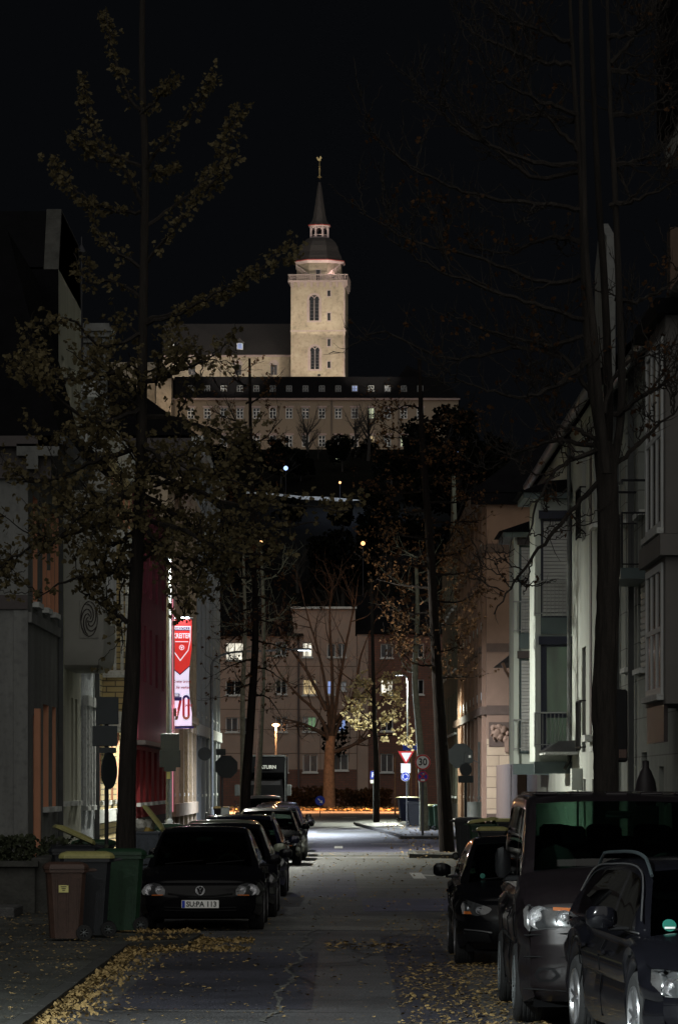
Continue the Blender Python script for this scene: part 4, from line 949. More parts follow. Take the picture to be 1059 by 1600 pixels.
m = MB(); zn = zat(506, Yn + 9); m.poly([(x0, Yn - .9, zt), (x1 + .8, Yn - .9, zt - .1), (x1 - .4, Yn + .6, zt + .9), (x1 - .4, Yn + 9, zn), (x0, Yn + 9, zn)]) if False else None
m.poly([(x0, Yn - 1.0, zt - .02), (x1 + 1.0, Yn - 1.0, zt - .02), (x1 - .2, Yn + .6, zt + 1.0), (x0, Yn + .6, zt + 1.0)]); m.poly([(x0, Yn + .6, zt + 1.0), (x1 - .2, Yn + .6, zt + 1.0), (x1 - .2, Yn + 9, zn), (x0, Yn + 9, zn)]); m.poly([(x0, Yn + 9, zn), (x1 - .2, Yn + 9, zn), (x1 - .2, Yn + 19, zt), (x0, Yn + 19, zt)]); m.build('roof', 'slate', b)
for px, mt_ in ((268.5, 'lit_white'), (375, 'lit_blue')):
    X = xat(px, Yn); Z = zat(546, Yn)
    d = MB().box(X - .6, X + .6, Yn - .3, Yn + 3, Z, Z + 1.2).build('dormer', 'frame_white', b); MB().extr([(X - .85, Yn - .5, Z + 1.2), (X + .85, Yn - .5, Z + 1.2), (X, Yn - .5, Z + 2.1)], (0, 3.5, 0)).build('dormer_roof', 'slate', d); MB().box(X - .4, X + .4, Yn - .33, Yn - .31, Z + .1, Z + 1.05).build('pane', mt_, d)
# tower
Yt = 716.0
b = bld('abbey_tower', 'floodlit square church tower with balustrade, dome, open lantern and slim spire', (xat(499, Yt), Yt, 60), 'church tower')
cx_ = xat(499, Yt); hw = 5.05; TM = Matrix.Translation((cx_, Yt + 5, 0)) @ Matrix.Rotation(R(-3.2), 4, 'Z')
U = (TM.to_3x3() @ Vector((1, 0, 0))); N = (TM.to_3x3() @ Vector((0, -1, 0)))
O = TM @ Vector((-hw, -hw, 0)); f = Fac(b, O, U, N)
zB, zT = 62, zat(441, Yt); zS = zat(517, Yt)
def u_of(px): return xat(px, Yt) - xat(457, Yt)
def arched(u0, u1, v0, v1, parent_f, name='arched_window'):
    w_ = u1 - u0; r = w_ / 2; cu = (u0 + u1) / 2; cv = v1 - r; g = parent_f
    g.holes.append((u0, v0, w_, v1 - v0))
    for s in (-1, 1):     # spandrels
        pts = [g.p(cu + s * r, cv), g.p(cu + s * r, v1), g.p(cu, v1)] + [g.p(cu + s * r * math.cos(a), cv + r * math.sin(a)) for a in [math.pi / 2 - k * math.pi / 16 for k in range(1, 8)]]
        MB().poly(pts).build('wall', 'tower_wall', b)
    m = MB()
    outer = [(cu + (r + .4) * math.cos(a), cv + (r + .4) * math.sin(a)) for a in [k * math.pi / 12 for k in range(13)]]; inner = [(cu + r * math.cos(a), cv + r * math.sin(a)) for a in [k * math.pi / 12 for k in range(13)]]
    outer = [(cu + r + .4, v0 - .3)] + outer + [(cu - r - .4, v0 - .3)]; inner = [(cu + r, v0)] + inner + [(cu - r, v0)]
    n = len(outer)
    for k in range(n - 1): m.extr([g.p(*outer[k], .003), g.p(*outer[k + 1], .003), g.p(*inner[k + 1], .003), g.p(*inner[k], .003)], g.N * .14)
    m.extr([g.p(*outer[0], .003), g.p(*inner[0], .003), g.p(*inner[-1], .003), g.p(*outer[-1], .003)], g.N * .2)
    fr = m.build(name, 'tower_trim', b)
    m = MB(); m.tube([g.p(cu, v0, -.25), g.p(cu, cv + .1, -.25)], .09, 5)
    for s in (-1, 1):
        m.tube([g.p(cu + s * r * (1 - math.cos(a)), cv + r * .2 + r * .75 * math.sin(a), -.25) for a in [k * math.pi / 16 for k in range(9)]], .07, 5)
        m.tube([g.p(cu + s * (r - .05), v0, -.25), g.p(cu + s * (r - .05), cv, -.25)], .07, 5)
    m.build('tracery', 'tower_trim', fr)
    k = MB()
    for j in range(1, 6): k.tube([g.p(u0, v0 + (cv - v0) * j / 6, -.27), g.p(u1, v0 + (cv - v0) * j / 6, -.27)], .035, 4)
    k.build('bars', 'frame_dark', fr)
    MB().quad(g.p(u0, v0, -.3), g.p(u1, v0, -.3), g.p(u1, v1, -.3), g.p(u0, v1, -.3)).build('pane', 'pane_dark', fr)
arched(u_of(485.5), u_of(501.5), zat(501, Yt), zat(461, Yt), f); arched(u_of(487), u_of(502), zat(577, Yt), zat(541, Yt), f)
for ya, yb in ((454, 463), (489, 501), (530, 541), (565, 575)):
    u0, u1, v0, v1 = u_of(514.3), u_of(518.8), zat(yb, Yt), zat(ya, Yt)
    f.holes.append((u0, v0, u1 - u0, v1 - v0)); m = MB()
    f.bx(m, u0 - .2, u0, v0 - .2, v1 + .2, .003, .12); f.bx(m, u1, u1 + .2, v0 - .2, v1 + .2, .003, .12); f.bx(m, u0, u1, v1, v1 + .2, .003, .12); f.bx(m, u0, u1, v0 - .2, v0, .003, .12)
    w_ = m.build('slit_window', 'tower_trim', b); MB().quad(f.p(u0, v0, -.2), f.p(u1, v0, -.2), f.p(u1, v1, -.2), f.p(u0, v1, -.2)).build('pane', 'pane_dark', w_)
f.wall(2 * hw, zT, 'tower_wall', u0=0, v0=zB, depth=.35)
m = MB()
q = [TM @ Vector((sx * hw, sy * hw, 0)) for sx, sy in ((-1, -1), (1, -1), (1, 1), (-1, 1))]
for a in (1, 2, 3):
    p0, p1 = q[a], q[(a + 1) % 4]; m.quad(p0 + Vector((0, 0, zB)), p1 + Vector((0, 0, zB)), p1 + Vector((0, 0, zT)), p0 + Vector((0, 0, zT)))
m.build('side_wall', 'tower_wall', b)
f.box('string_course', 'tower_trim', -.08, 2 * hw + .08, zS - .12, zS + .1, .003, .16)
fr_ = Fac(b, TM @ Vector((hw, -hw, 0)), TM.to_3x3() @ Vector((0, 1, 0)), TM.to_3x3() @ Vector((1, 0, 0))); fr_.box('string_course', 'tower_trim', -.1, 10, zS - .12, zS + .1, .003, .16)
f.box('corner_strip', 'tower_trim', 2 * hw - .28, 2 * hw, zB, zT, .003, .1)
# platform with corbels and balustrade
zP = zat(441, Yt)
MB().box(-hw - .5, hw + .5, -hw - .5, hw + .5, zP, zP + .35, TM).build('platform', 'tower_trim', b)
m = MB()
for sgn, ax in ((-1, 0), (1, 1)):
    for k in range(9):
        t_ = -hw + .3 + k * (2 * hw - .6) / 8
        if ax == 0: m.box(t_ - .25, t_ + .25, -hw - .45, -hw - .003, zP - .6, zP - .003, TM); m.box(t_ - .18, t_ + .18, -hw - .25, -hw - .003, zP - .95, zP - .6, TM)
        else: m.box(hw + .003, hw + .45, t_ - .25, t_ + .25, zP - .6, zP - .003, TM); m.box(hw + .003, hw + .25, t_ - .18, t_ + .18, zP - .95, zP - .6, TM)
m.build('corbels', 'tower_trim', b)
m = MB(); zb0, zb1 = zP + .35, zP + 1.25; e = hw + .4
for k in range(31):
    t_ = -e + k * 2 * e / 30
    for (X_, Y_) in ((t_, -e), (e, t_), (-e, t_), (t_, e)): m.tube([TM @ Vector((X_, Y_, zb0)), TM @ Vector((X_, Y_, (zb0 + zb1) / 2)), TM @ Vector((X_, Y_, zb1))], [.06, .12, .06], 5, cap=False)
for X0, X1, Y0, Y1 in ((-e - .12, e + .12, -e - .12, -e + .12), (-e - .12, e + .12, e - .12, e + .12), (e - .12, e + .12, -e + .13, e - .13), (-e - .12, -e + .12, -e + .13, e - .13)): m.box(X0, X1, Y0, Y1, zb1, zb1 + .2, TM)
m.build('balustrade', 'tower_trim', b)
def octo(r, z, rot=22.5): return [TM @ Vector((r * math.cos(R(rot + 45 * k)), r * math.sin(R(rot + 45 * k)), z)) for k in range(8)]
rd = 4.15 / math.cos(R(22.5)); zE = zat(407, Yt)
MB().rings([octo(rd, zP + .3), octo(rd, zE)]).build('drum', 'tower_wall', b)
for k, px in enumerate((488, 498)):
    pass
dw = MB().box(-.55, .55, -4.2, -4.12, zP + .4, zP + 2.6, TM).build('door', 'tower_trim', b); MB().box(-.35, .35, -4.24, -4.205, zP + .5, zP + 2.4, TM).build('pane', 'pane_dark', dw)
# stair with balusters left and right of the drum
m = MB()
for s in (-1, 1):
    for k in range(8):
        X_ = s * (1.6 + k * .35); Z_ = zP + .5 + k * .28
        m.tube([TM @ Vector((X_, -4.7, Z_)), TM @ Vector((X_, -4.7, Z_ + .8))], .07, 4)
    m.tube([TM @ Vector((s * 1.4, -4.7, zP + 1.2)), TM @ Vector((s * 4.2, -4.7, zP + 3.4))], .1, 5)
m.build('stair_rail', 'tower_trim', b)
MB().rings([octo(rd + .15, zE - .3), octo(rd + .55, zE), octo(rd + .6, zE + .15)]).build('eaves', 'lantern_pink', b)
MB().rings([octo(rd + .62, zE + .15), octo(rd + .62, zE + .32)]).build('eaves_edge', 'lead_red', b)
def rpx(px): return (px) * Yt / F / math.cos(R(22.5))
dome = [(37, 405), (35.5, 398), (33.5, 390), (31, 381), (27, 374), (21.5, 369), (17.5, 367)]
MB().rings([octo(rpx(r) * (.99 if r > 34 else .93), zat(y, Yt)) for r, y in dome]).build('dome', 'slate', b)
zl0, zl1 = zat(367, Yt), zat(349, Yt)
m = MB(); 
for k in range(8):
    c = TM @ Vector((1.72 * math.cos(R(22.5 + 45 * k)), 1.72 * math.sin(R(22.5 + 45 * k)), 0)); m.tube([c + Vector((0, 0, zl0)), c + Vector((0, 0, zl1))], .17, 6)
    c2 = TM @ Vector((1.72 * math.cos(R(67.5 + 45 * k)), 1.72 * math.sin(R(67.5 + 45 * k)), 0)); a_ = c + Vector((0, 0, zl1 - .7)); d_ = c2 + Vector((0, 0, zl1 - .7)); mid = (a_ + d_) / 2 + Vector((0, 0, .55))
    m.tube([a_, (a_ * .75 + d_ * .25) + Vector((0, 0, .42)), mid, (a_ * .25 + d_ * .75) + Vector((0, 0, .42)), d_], .12, 4); m.tube([c + Vector((0, 0, zl0 + .55)), c2 + Vector((0, 0, zl0 + .55))], .08, 4)
m.build('lantern', 'lantern_pink', b)
MB().rings([octo(1.8, zl0 - .1), octo(1.9, zl0 + .15)]).build('lantern_base', 'lantern_pink', b)
MB().rings([octo(1.85, zl1 - .05), octo(2.15, zl1 + .15)]).build('lantern_top', 'lantern_pink', b); MB().rings([octo(2.2, zl1 + .15), octo(2.2, zl1 + .3)]).build('lantern_edge', 'lead_red', b)
sp = [(17, 346), (12.5, 340), (10.5, 334), (8.5, 322), (6, 305), (3.2, 285), (1.6, 278)]
MB().rings([octo(rpx(r) * .95, zat(y, Yt)) for r, y in sp]).build('spire', 'slate', b)
m = MB(); c = Vector((cx_, Yt + 5, 0)); ap = zat(278, Yt + 5)
MT = Matrix.Translation((c.x, c.y, ap))
m.lathe([(.1, -.1), (.45, .15), (.2, .35), (.1, .5), (.2, 1.6), (.05, 1.9), (.25, 2.1), (.05, 2.3), (.05, 3.0), (.16, 3.1), (.04, 3.25), (.03, 3.4)], 8, MT)
m.extr([(c.x + x, c.y, ap + 3.2 + z) for x, z in ((-.5, .45), (-.35, .1), (0, -.05), (.25, .1), (.2, .4), (.45, .5), (.3, .75), (.15, .95), (0, .6), (-.2, .35), (-.35, .75), (-.6, .65))], (0, .12, 0))
m.build('weathercock', 'gold', b)
# floodlights (real fixtures on the wing roof and terraces)
WARM = (1.0, 0.86, 0.68)
def flood(p, aim, e, ang, col, label):
    t = empty('floodlight', p, label, 'floodlight', 'floodlights of the abbey'); p = Vector(p); d = (Vector(aim) - p).normalized()
    q = d.to_track_quat('-Z', 'Y').to_matrix().to_4x4(); MB().box(-.25, .25, -.18, .18, .05, .3, Matrix.Translation(p) @ q).build('housing', 'iron', t)
    light('SPOT', 'floodlight_beam', p, e, col, t, .3, ang, .7, aim)
zfl = zr + .5
flood((xat(505, 672) + 16, 668, 66), (cx_ , Yt, 94), 42000, 31, WARM, 'floodlight on the terrace below the tower, aimed up at it')
flood((cx_ - 26, 668, 66), (cx_ - 1, Yt, 94), 42000, 31, WARM, 'floodlight on the terrace left of the tower, aimed up at it')
flood((xat(370, Yn), 700, zr + 2.2), (xat(350, Yn), Yn, zt - 4), 4500, 120, WARM, 'floodlight behind the wing roof aimed at the nave')
flood((xat(290, Yn), 701, zr + 2.2), (xat(290, Yn), Yn, zt - 3), 4500, 120, WARM, 'floodlight behind the wing roof aimed at the far left of the nave')
flood((cx_, 702, zr + 1), (cx_, Yt, zr + 8), 8000, 120, WARM, 'floodlight behind the wing roof aimed at the tower foot')
flood((xat(258, 684), 668, 64), (xat(255, 684), 688, 68), 3500, 50, (1, .75, .5), 'floodlight on the terrace aimed at the stair turret')
for k in range(4): flood((xat(310 + k * 115, Y), 674, 62.5), (xat(310 + k * 115, Y), Y, 66), 700, 130, (1.0, .68, .5), ('far left', 'left middle', 'right middle', 'far right')[k] + ' floodlight of the row on the slope washing the abbey wing')
flood((c.x + 2.6, c.y - 5.2, zP + 1), (c.x, c.y, zE + 6), 300, 120, (1, .7, .65), 'floodlight on the tower gallery aimed at the lantern')
# hillside lights and the lit retaining wall
def wall_band():
    m = MB(); p = [(385, 768), (430, 771), (470, 775), (500, 776), (530, 778), (560, 781), (585, 788), (603, 797)]
    for (a, ya), (b_, yb) in zip(p, p[1:]):
        A, B = at(a, ya, 596), at(b_, yb, 596); m.extr([A - Vector((0, 0, .3 + .9 * max(0, (a - 430) / 170))), B - Vector((0, 0, .3 + .9 * max(0, (b_ - 430) / 170))), B, A], (0, .5, 0))
    o = m.build('retaining_wall', 'trim_white'); tag(o, 'pale retaining wall lit blue white on the dark slope', 'wall'); return o
wall_band()
light('POINT', 'path_light', at(560, 730, 580), 2600, (.6, .72, 1.0), None, .3)
def hill_lamp(px, py, Y_, mt, r, label):
    p = at(px, py, Y_); t = empty('hill_lamp', (p.x, p.y, hillz(p.x, p.y)), label, 'lamp', 'small lamps on the dark hillside')
    m = MB(); m.lathe([(.01, -r), (r * .7, -r * .7), (r, 0), (r * .7, r * .7), (.01, r)], 12, Matrix.Translation(p)); m.build('globe', mt, t, smooth=True)
    MB().tube([(p.x, p.y, hillz(p.x, p.y) - .5), (p.x, p.y, p.z - r)], .07, 6).build('pole', 'iron', t)
hill_lamp(446.5, 731.5, 560, 'globe_blue', .34, 'pale blue glowing globe lamp high on the dark hillside'); hill_lamp(567, 849, 450, 'globe_orange', .26, 'large orange globe lamp low on the hillside'); hill_lamp(531, 754, 590, 'globe_orange', .2, 'tiny orange lamp on the hillside below the abbey')
hill_lamp(407, 848, 460, 'globe_orange', .3, 'orange lamp half hidden by leaves on the hillside'); hill_lamp(402, 772, 560, 'globe_blue', .2, 'small blue lamp between twigs on the hillside'); hill_lamp(528, 717, 640, 'lit_yellowgreen', .4, 'greenish lamp right below the abbey wall'); hill_lamp(717, 708, 560, 'globe_blue', .3, 'pale lamp at the right end of the abbey slope')
# ---------------------------------------------------------------- trees
def spline(pts, n=6):
    pts = [Vector(p) for p in pts]; out = []
    P_ = [pts[0] * 2 - pts[1]] + pts + [pts[-1] * 2 - pts[-2]]
    for i in range(1, len(P_) - 2):
        for k in range(n):
            t = k / n; a, b, c, d = P_[i - 1], P_[i], P_[i + 1], P_[i + 2]
            out.append(.5 * ((2 * b) + (c - a) * t + (2 * a - 5 * b + 4 * c - d) * t * t + (3 * b - a - 3 * c + d) * t ** 3))
    out.append(pts[-1]); return out
def rnd(s): return Vector((random.uniform(-s, s), random.uniform(-s, s), random.uniform(-s, s)))
def fan(m, p, d, sz):
    "a fan shaped leaf hanging from p towards d"
    d = d.normalized(); s = d.cross(rnd(1)); 
    if s.length < .01: s = d.orthogonal()
    s.normalize(); n = d.cross(s) * random.uniform(-.25, .25)
    i = len(m.v)
    m.v += [p, p + d * sz * .55 + s * sz * .55, p + d * sz * .95 + s * sz * .3 + n * sz, p + d * sz * .8, p + d * sz * .95 - s * sz * .3 + n * sz, p + d * sz * .55 - s * sz * .55]
    m.f.append((i, i + 1, i + 2, i + 3)); m.f.append((i, i + 3, i + 4, i + 5))
def leafify(m, pts, dens, sz, spread, t0=.1):
    L = 0
    for a, b in zip(pts, pts[1:]):
        seg = (b - a).length; n = dens * seg; k = int(n) + (random.random() < n - int(n))
        for _ in range(k):
            c = a.lerp(b, random.random()) + rnd(spread)
            for _ in range(random.choice((2, 3, 4))): fan(m, c + rnd(.04), rnd(1) + Vector((0, 0, -.5)), sz * random.uniform(.6, 1.15))
def twigs(m, pts, dens, ln, r=.006, up=.5, leafm=None, ld=0, lsz=.07, lsp=.06):
    for a, b in zip(pts, pts[1:]):
        seg = (b - a).length; n = dens * seg; k = int(n) + (random.random() < n - int(n))
        for _ in range(k):
            p = a.lerp(b, random.random()); d = (b - a).normalized() * .6 + rnd(1) + Vector((0, 0, up)); d.normalize(); l = ln * random.uniform(.3, 1.2)
            e1 = p + d * l * .5 + rnd(.05 * ln); e2 = p + d * l + Vector((0, 0, up * .25 * l)) + rnd(.08 * ln)
            m.tube([p, e1, e2], [r, r * .8, r * .4], 3, cap=False)
            if leafm is not None: leafify(leafm, [p, e1, e2], ld, lsz, lsp)
def limb(wood, crown, pts, r0, r1, dens=0, sz=.075, spread=.12, tw=3, twl=.35, ld=14, sub=0, nsub=6, subl=1.0, up=.5):
    q = spline(pts, 6); q = [p + rnd(.02) for p in q]
    n = len(q); wood.tube(q, [r0 + (r1 - r0) * k / (n - 1) for k in range(n)], 7 if r0 > .05 else 5, cap=False)
    if dens and crown is not None: leafify(crown, q[max(1, n // 6):], dens, sz, spread)
    if tw: twigs(wood, q[n // 8:], tw, twl, max(r1 * .7, .004), up, crown if ld else None, ld, sz, spread * .6)
    if sub > 0:
        for _ in range(nsub):
            k = random.randint(n // 5, n - 2); p = q[k]; base = (q[k + 1] - q[k]).normalized(); d = base * .7 + rnd(1) * .9 + Vector((0, 0, up * .6)); d.normalize(); l = subl * random.uniform(.5, 1.2) * (1 - .4 * k / n)
            limb(wood, crown, [p, p + d * l * .5 + rnd(.06 * l), p + d * l + Vector((0, 0, up * .35 * l))], max(r0 * .45 * (1 - .5 * k / n), .008), .005, dens, sz, spread, tw, twl * .8, ld, sub - 1, max(2, nsub // 2), subl * .6, up)
    return q
def P3(px, py, Y, dy=0.0): return at(px, py, Y) + Vector((0, dy, 0)) if not dy else at(px, py, Y + dy)
# --- the ginkgo on the left
YT = 56.0
wood, crown = MB(), MB()
trunk = [(196, 1450), (197, 1330), (199, 1200), (207, 1060), (211, 940), (218, 800), (222, 650), (224, 480), (227, 260), (222, 100), (224, -60)]
tp = spline([P3(a, b_, YT) for a, b_ in trunk], 16); n = len(tp)
rr = [.165 - .13 * (k / (n - 1)) ** .7 for k in range(n)]; rr[0] = .2
wood.bark(tp, rr)
limbs = [  # (points in the picture plane, sweep in depth)
    ([(222, 175), (195, 140), (172, 60), (165, 15)], .8), ([(222, 178), (250, 150), (268, 112)], -.6), ([(226, 262), (180, 240), (150, 210), (122, 118)], .9), ([(226, 265), (262, 215), (310, 160), (335, 108)], -.9),
    ([(229, 268), (258, 270), (278, 250)], .3), ([(228, 330), (190, 260), (150, 250), (105, 200)], -.8), ([(228, 332), (178, 330), (122, 300), (80, 240)], .8), ([(230, 352), (290, 310), (345, 250), (375, 160)], .7), ([(230, 408), (270, 360), (320, 300), (365, 235)], -.8),
    ([(226, 420), (180, 390), (150, 350), (132, 300)], .4), ([(226, 500), (300, 480), (390, 430), (455, 375)], .5), ([(226, 505), (280, 490), (345, 455), (410, 420)], -1.2),
    ([(225, 470), (180, 440), (140, 440), (115, 395)], 1.3), ([(224, 520), (160, 540), (110, 500), (62, 505)], -1.2), ([(223, 560), (150, 590), (70, 590), (20, 560)], .9), ([(223, 600), (280, 580), (330, 560)], -.7),
    ([(222, 640), (150, 660), (90, 620), (35, 575)], -1.8), ([(222, 650), (300, 660), (360, 690), (390, 715)], .8), ([(221, 700), (150, 720), (80, 750), (10, 755)], 1.1), ([(220, 720), (290, 760), (370, 790), (440, 790), (545, 798)], -.8),
    ([(219, 745), (310, 770), (400, 825), (500, 815)], 1.6), ([(219, 760), (150, 790), (90, 840), (60, 870)], -1.0), ([(218, 800), (120, 830), (40, 860), (-10, 895)], .6), ([(217, 810), (290, 830), (350, 860), (430, 868)], -1.5),
    ([(215, 850), (280, 870), (340, 890), (345, 905)], .4), ([(213, 880), (160, 900), (110, 905), (60, 935)], -.7), ([(206, 975), (180, 960), (155, 940), (120, 920)], .2), ([(215, 830), (170, 850), (120, 800), (90, 780)], 1.6),
    ([(221, 690), (260, 720), (330, 740), (390, 760)], -1.7), ([(220, 750), (180, 790), (150, 830), (130, 880)], -1.9), ([(222, 610), (190, 640), (150, 690), (115, 720)], 1.9), ([(218, 790), (240, 850), (285, 910), (290, 970)], -.9), ([(219, 770), (270, 800), (320, 850), (300, 930)], .9)]
for pts, dy in limbs:
    ln = len(pts); low = pts[0][1] > 530
    q = [P3(a, b_, YT, dy * k / (ln - 1)) for k, (a, b_) in enumerate(pts)]
    limb(wood, crown, q, .045 if low else .032, .008, 9 if low else 24, .078, .13 if low else .1, 3.2 if low else 2.0, .38 if low else .22, 10, 2 if low else 0, 5, 1.0, .35)
    if not low: limb(wood, crown, [q[-2], q[-2].lerp(q[-1], .6) + rnd(.15), q[-1] + Vector((random.uniform(-.15, .15), 0, -.1))], .012, .005, 22, .075, .09, 2, .2, 12)
for k in range(18):      # inner mass
    p0 = P3(219 + random.uniform(-3, 3), random.uniform(520, 900), YT); d = rnd(1); d.z = abs(d.z) * .3; d.normalize(); l = random.uniform(.7, 1.7)
    limb(wood, crown, [p0, p0 + d * l * .5 + Vector((0, 0, .1)), p0 + d * l + Vector((0, 0, .15))], .02, .006, 12, .078, .14, 3, .35, 9)
t = empty('ginkgo_tree', tp[0], 'tall ginkgo hung with yellow olive fan leaves beside the black hatchback', 'tree')
wood.build('trunk', 'bark', t, smooth=True); crown.build('crown', 'leaf_ginkgo', t)
print('ginkgo leaves', len(crown.f) // 2)
# --- the big bare tree on the right
YB = 45.5
wood, crown = MB(), MB()
def pl(pts, Y, r, n=12):
    q = spline([P3(a, b_, Y) for a, b_ in pts], 20 if n == 0 else 12); rd_ = [r[0] + (r[1] - r[0]) * k / (len(q) - 1) for k in range(len(q))]
    wood.bark(q, rd_, 34 if n == 0 else 16, .1); return q
pl([(946, 1512), (946, 1235), (943, 1100), (948, 980), (950, 850), (947, 740), (941, 690)], YB, (.15, .115), 0)
S1 = pl([(943, 720), (925, 600), (915, 500), (908, 300), (898, 150), (888, -30)], YB, (.062, .02), 8)
S2 = pl([(947, 740), (936, 640), (927, 520), (915, 400), (910, 200), (906, -30)], YB - .3, (.06, .022), 8)
S3 = pl([(948, 730), (950, 620), (944, 450), (934, 300), (925, 100), (920, -30)], YB + .3, (.06, .02), 8)
S4 = pl([(952, 760), (970, 640), (967, 480), (960, 300), (952, 150), (947, -30)], YB, (.055, .018), 8)
br = [([(925, 620), (880, 560), (800, 545), (700, 560), (600, 520), (560, 535)], .8), ([(915, 500), (850, 480), (760, 450), (680, 420), (600, 370)], -.8), ([(915, 430), (850, 440), (740, 400), (650, 380), (560, 330)], 1.0), ([(910, 330), (860, 320), (770, 310), (700, 290), (640, 260), (590, 220)], -.6),
      ([(908, 270), (830, 275), (770, 230), (720, 200), (690, 150)], .5), ([(905, 260), (820, 250), (740, 215), (695, 180), (685, 140)], -1.0), ([(900, 190), (830, 180), (760, 200), (735, 185)], .7), ([(900, 180), (850, 160), (800, 140), (770, 120)], -.7), ([(895, 100), (840, 95), (780, 70), (740, 50), (720, 20)], .4), ([(893, 70), (850, 50), (790, 30), (760, -5)], -.5),
      ([(912, 380), (860, 370), (800, 395), (740, 390)], 1.2), ([(908, 240), (870, 200), (830, 150), (800, 60)], .3), ([(940, 690), (900, 670), (870, 665), (850, 640)], .3), ([(945, 740), (900, 790), (850, 850), (810, 900), (770, 960)], -.3), ([(942, 700), (890, 720), (850, 760), (820, 850)], -1.0), ([(943, 700), (880, 690), (820, 700), (780, 720)], .8),
      ([(948, 740), (990, 700), (1030, 660), (1060, 640)], .3), ([(960, 650), (1000, 620), (1040, 600)], -.8), ([(960, 470), (1000, 470), (1050, 440)], .4), ([(955, 320), (1000, 310), (1060, 280)], -.4), ([(957, 260), (1000, 250), (1030, 240)], .6), ([(950, 110), (990, 115), (1040, 120)], .2), ([(948, 60), (990, 50), (1030, 20)], -.4), ([(952, 180), (1000, 175), (1050, 140)], .9), ([(955, 100), (985, 60), (1010, 10)], .5),
      ([(925, 560), (870, 600), (820, 620), (760, 610), (700, 590)], -1.0), ([(920, 520), (860, 540), (780, 520), (700, 490)], .4), ([(940, 650), (960, 590), (1000, 550), (1040, 540)], .9)]
for pts, dy in br:
    ln = len(pts); q = [P3(a, b_, YB, dy * k / (ln - 1)) for k, (a, b_) in enumerate(pts)]
    lf = .6 if pts[0][1] > 350 else .15
    limb(wood, crown, q, .036, .008, lf, .06, .08, 6, .34, lf, 2, 6, .95, .55)
t = empty('bare_tree', P3(946, 1512, YB), 'big dark bare tree forking into four stems behind the plum van', 'tree')
wood.build('trunk', 'bark', t, smooth=True); crown.build('crown', 'leaf_brown', t)
# --- middle distance trees
def street_tree(name, label, Y, trunk, r0, r1, limbs, leaf, bark='bark', dens=5, sz=.09, sub=2, tw=2.5, ld=6, spread=.22, nsub=6, subl=1.4, up=.35, grp=None, lr=.04, limbmat=None):
    wood, crown = MB(), MB(); lw = MB() if limbmat else wood
    q = spline([P3(a, b_, Y) for a, b_ in trunk], 5); n = len(q); wood.tube(q, [r0 + (r1 - r0) * k / (n - 1) for k in range(n)], 9, cap=False)
    for pts, dy in limbs:
        l = [P3(a, b_, Y, dy * k / (len(pts) - 1)) for k, (a, b_) in enumerate(pts)]
        limb(lw, crown if leaf else None, l, lr, .01, dens, sz, spread, tw, .5, ld if leaf else 0, sub, nsub, subl, up)
    t = empty(name, q[0], label, 'tree', grp)
    wood.build('trunk', bark, t, smooth=True)
    if crown.v: crown.build('crown', leaf, t)
    if limbmat: lw.build('branches', limbmat, t, smooth=True)
    return t
def auto_limbs(x0, x1, y0, y1, cxf, n, up=30, dy=3):
    out = []
    for k in range(n):
        y = y0 + (y1 - y0) * k / (n - 1) + random.uniform(-8, 8); cx = cxf(y); s = 1 if k % 2 else -1
        e = (x1 if s > 0 else x0); env = .55 + .45 * math.sin(math.pi * (k + 1) / (n + 1)); ex = cx + (e - cx) * env * random.uniform(.7, 1.05)
        out.append(([(cx, y), ((cx + ex) / 2, y - up * .2 + random.uniform(-6, 6)), (ex, y - up + random.uniform(-12, 12))], random.uniform(-dy, dy)))
    return out
cx = lambda y: 655 + (y - 560) * .052
street_tree('brown_leaf_tree', 'brown leaved street tree at the right kerb next to the speed limit sign', 110, [(699, 1345), (690, 1180), (683, 1060), (672, 860), (660, 700), (655, 560)], .23, .05,
            auto_limbs(580, 765, 640, 1060, cx, 22, 10, 2.4), 'leaf_brown', 'bark_dark', dens=3.2, sz=.08, spread=.2, ld=3, sub=2, nsub=5, subl=1.2)
cx2 = lambda y: 392 - (1000 - y) * .02
street_tree('dark_tree', 'dark trunked tree with drooping sparse twigs behind the left parked cars', 133, [(386, 1325), (384, 1240), (392, 1120), (399, 1000), (397, 880), (392, 700), (390, 560)], .2, .04,
            auto_limbs(335, 470, 820, 1090, cx2, 14, -25, 3) + auto_limbs(345, 440, 600, 820, cx2, 8, 40, 2), 'leaf_brown', 'bark_dark', dens=1.2, sz=.1, spread=.3, ld=1.2, sub=2, nsub=5, tw=2.2)
street_tree('pale_trunk_tree', 'pale barked slim tree right beside the dark trunked tree', 150, [(399, 1318), (402, 1240), (406, 1160), (410, 1080), (412, 960), (408, 860)], .17, .05,
            auto_limbs(370, 460, 880, 1080, lambda y: 410, 8, 30, 2), None, 'bark_pale', sub=2, nsub=5)
street_tree('pale_trunk_tree', 'pale barked slim tree at the left of the dark trunked tree', 158, [(378, 1318), (380, 1200), (379, 1100), (383, 980), (380, 860)], .15, .05,
            auto_limbs(345, 420, 880, 1060, lambda y: 380, 8, 30, 2), None, 'bark_pale', sub=2, nsub=5)
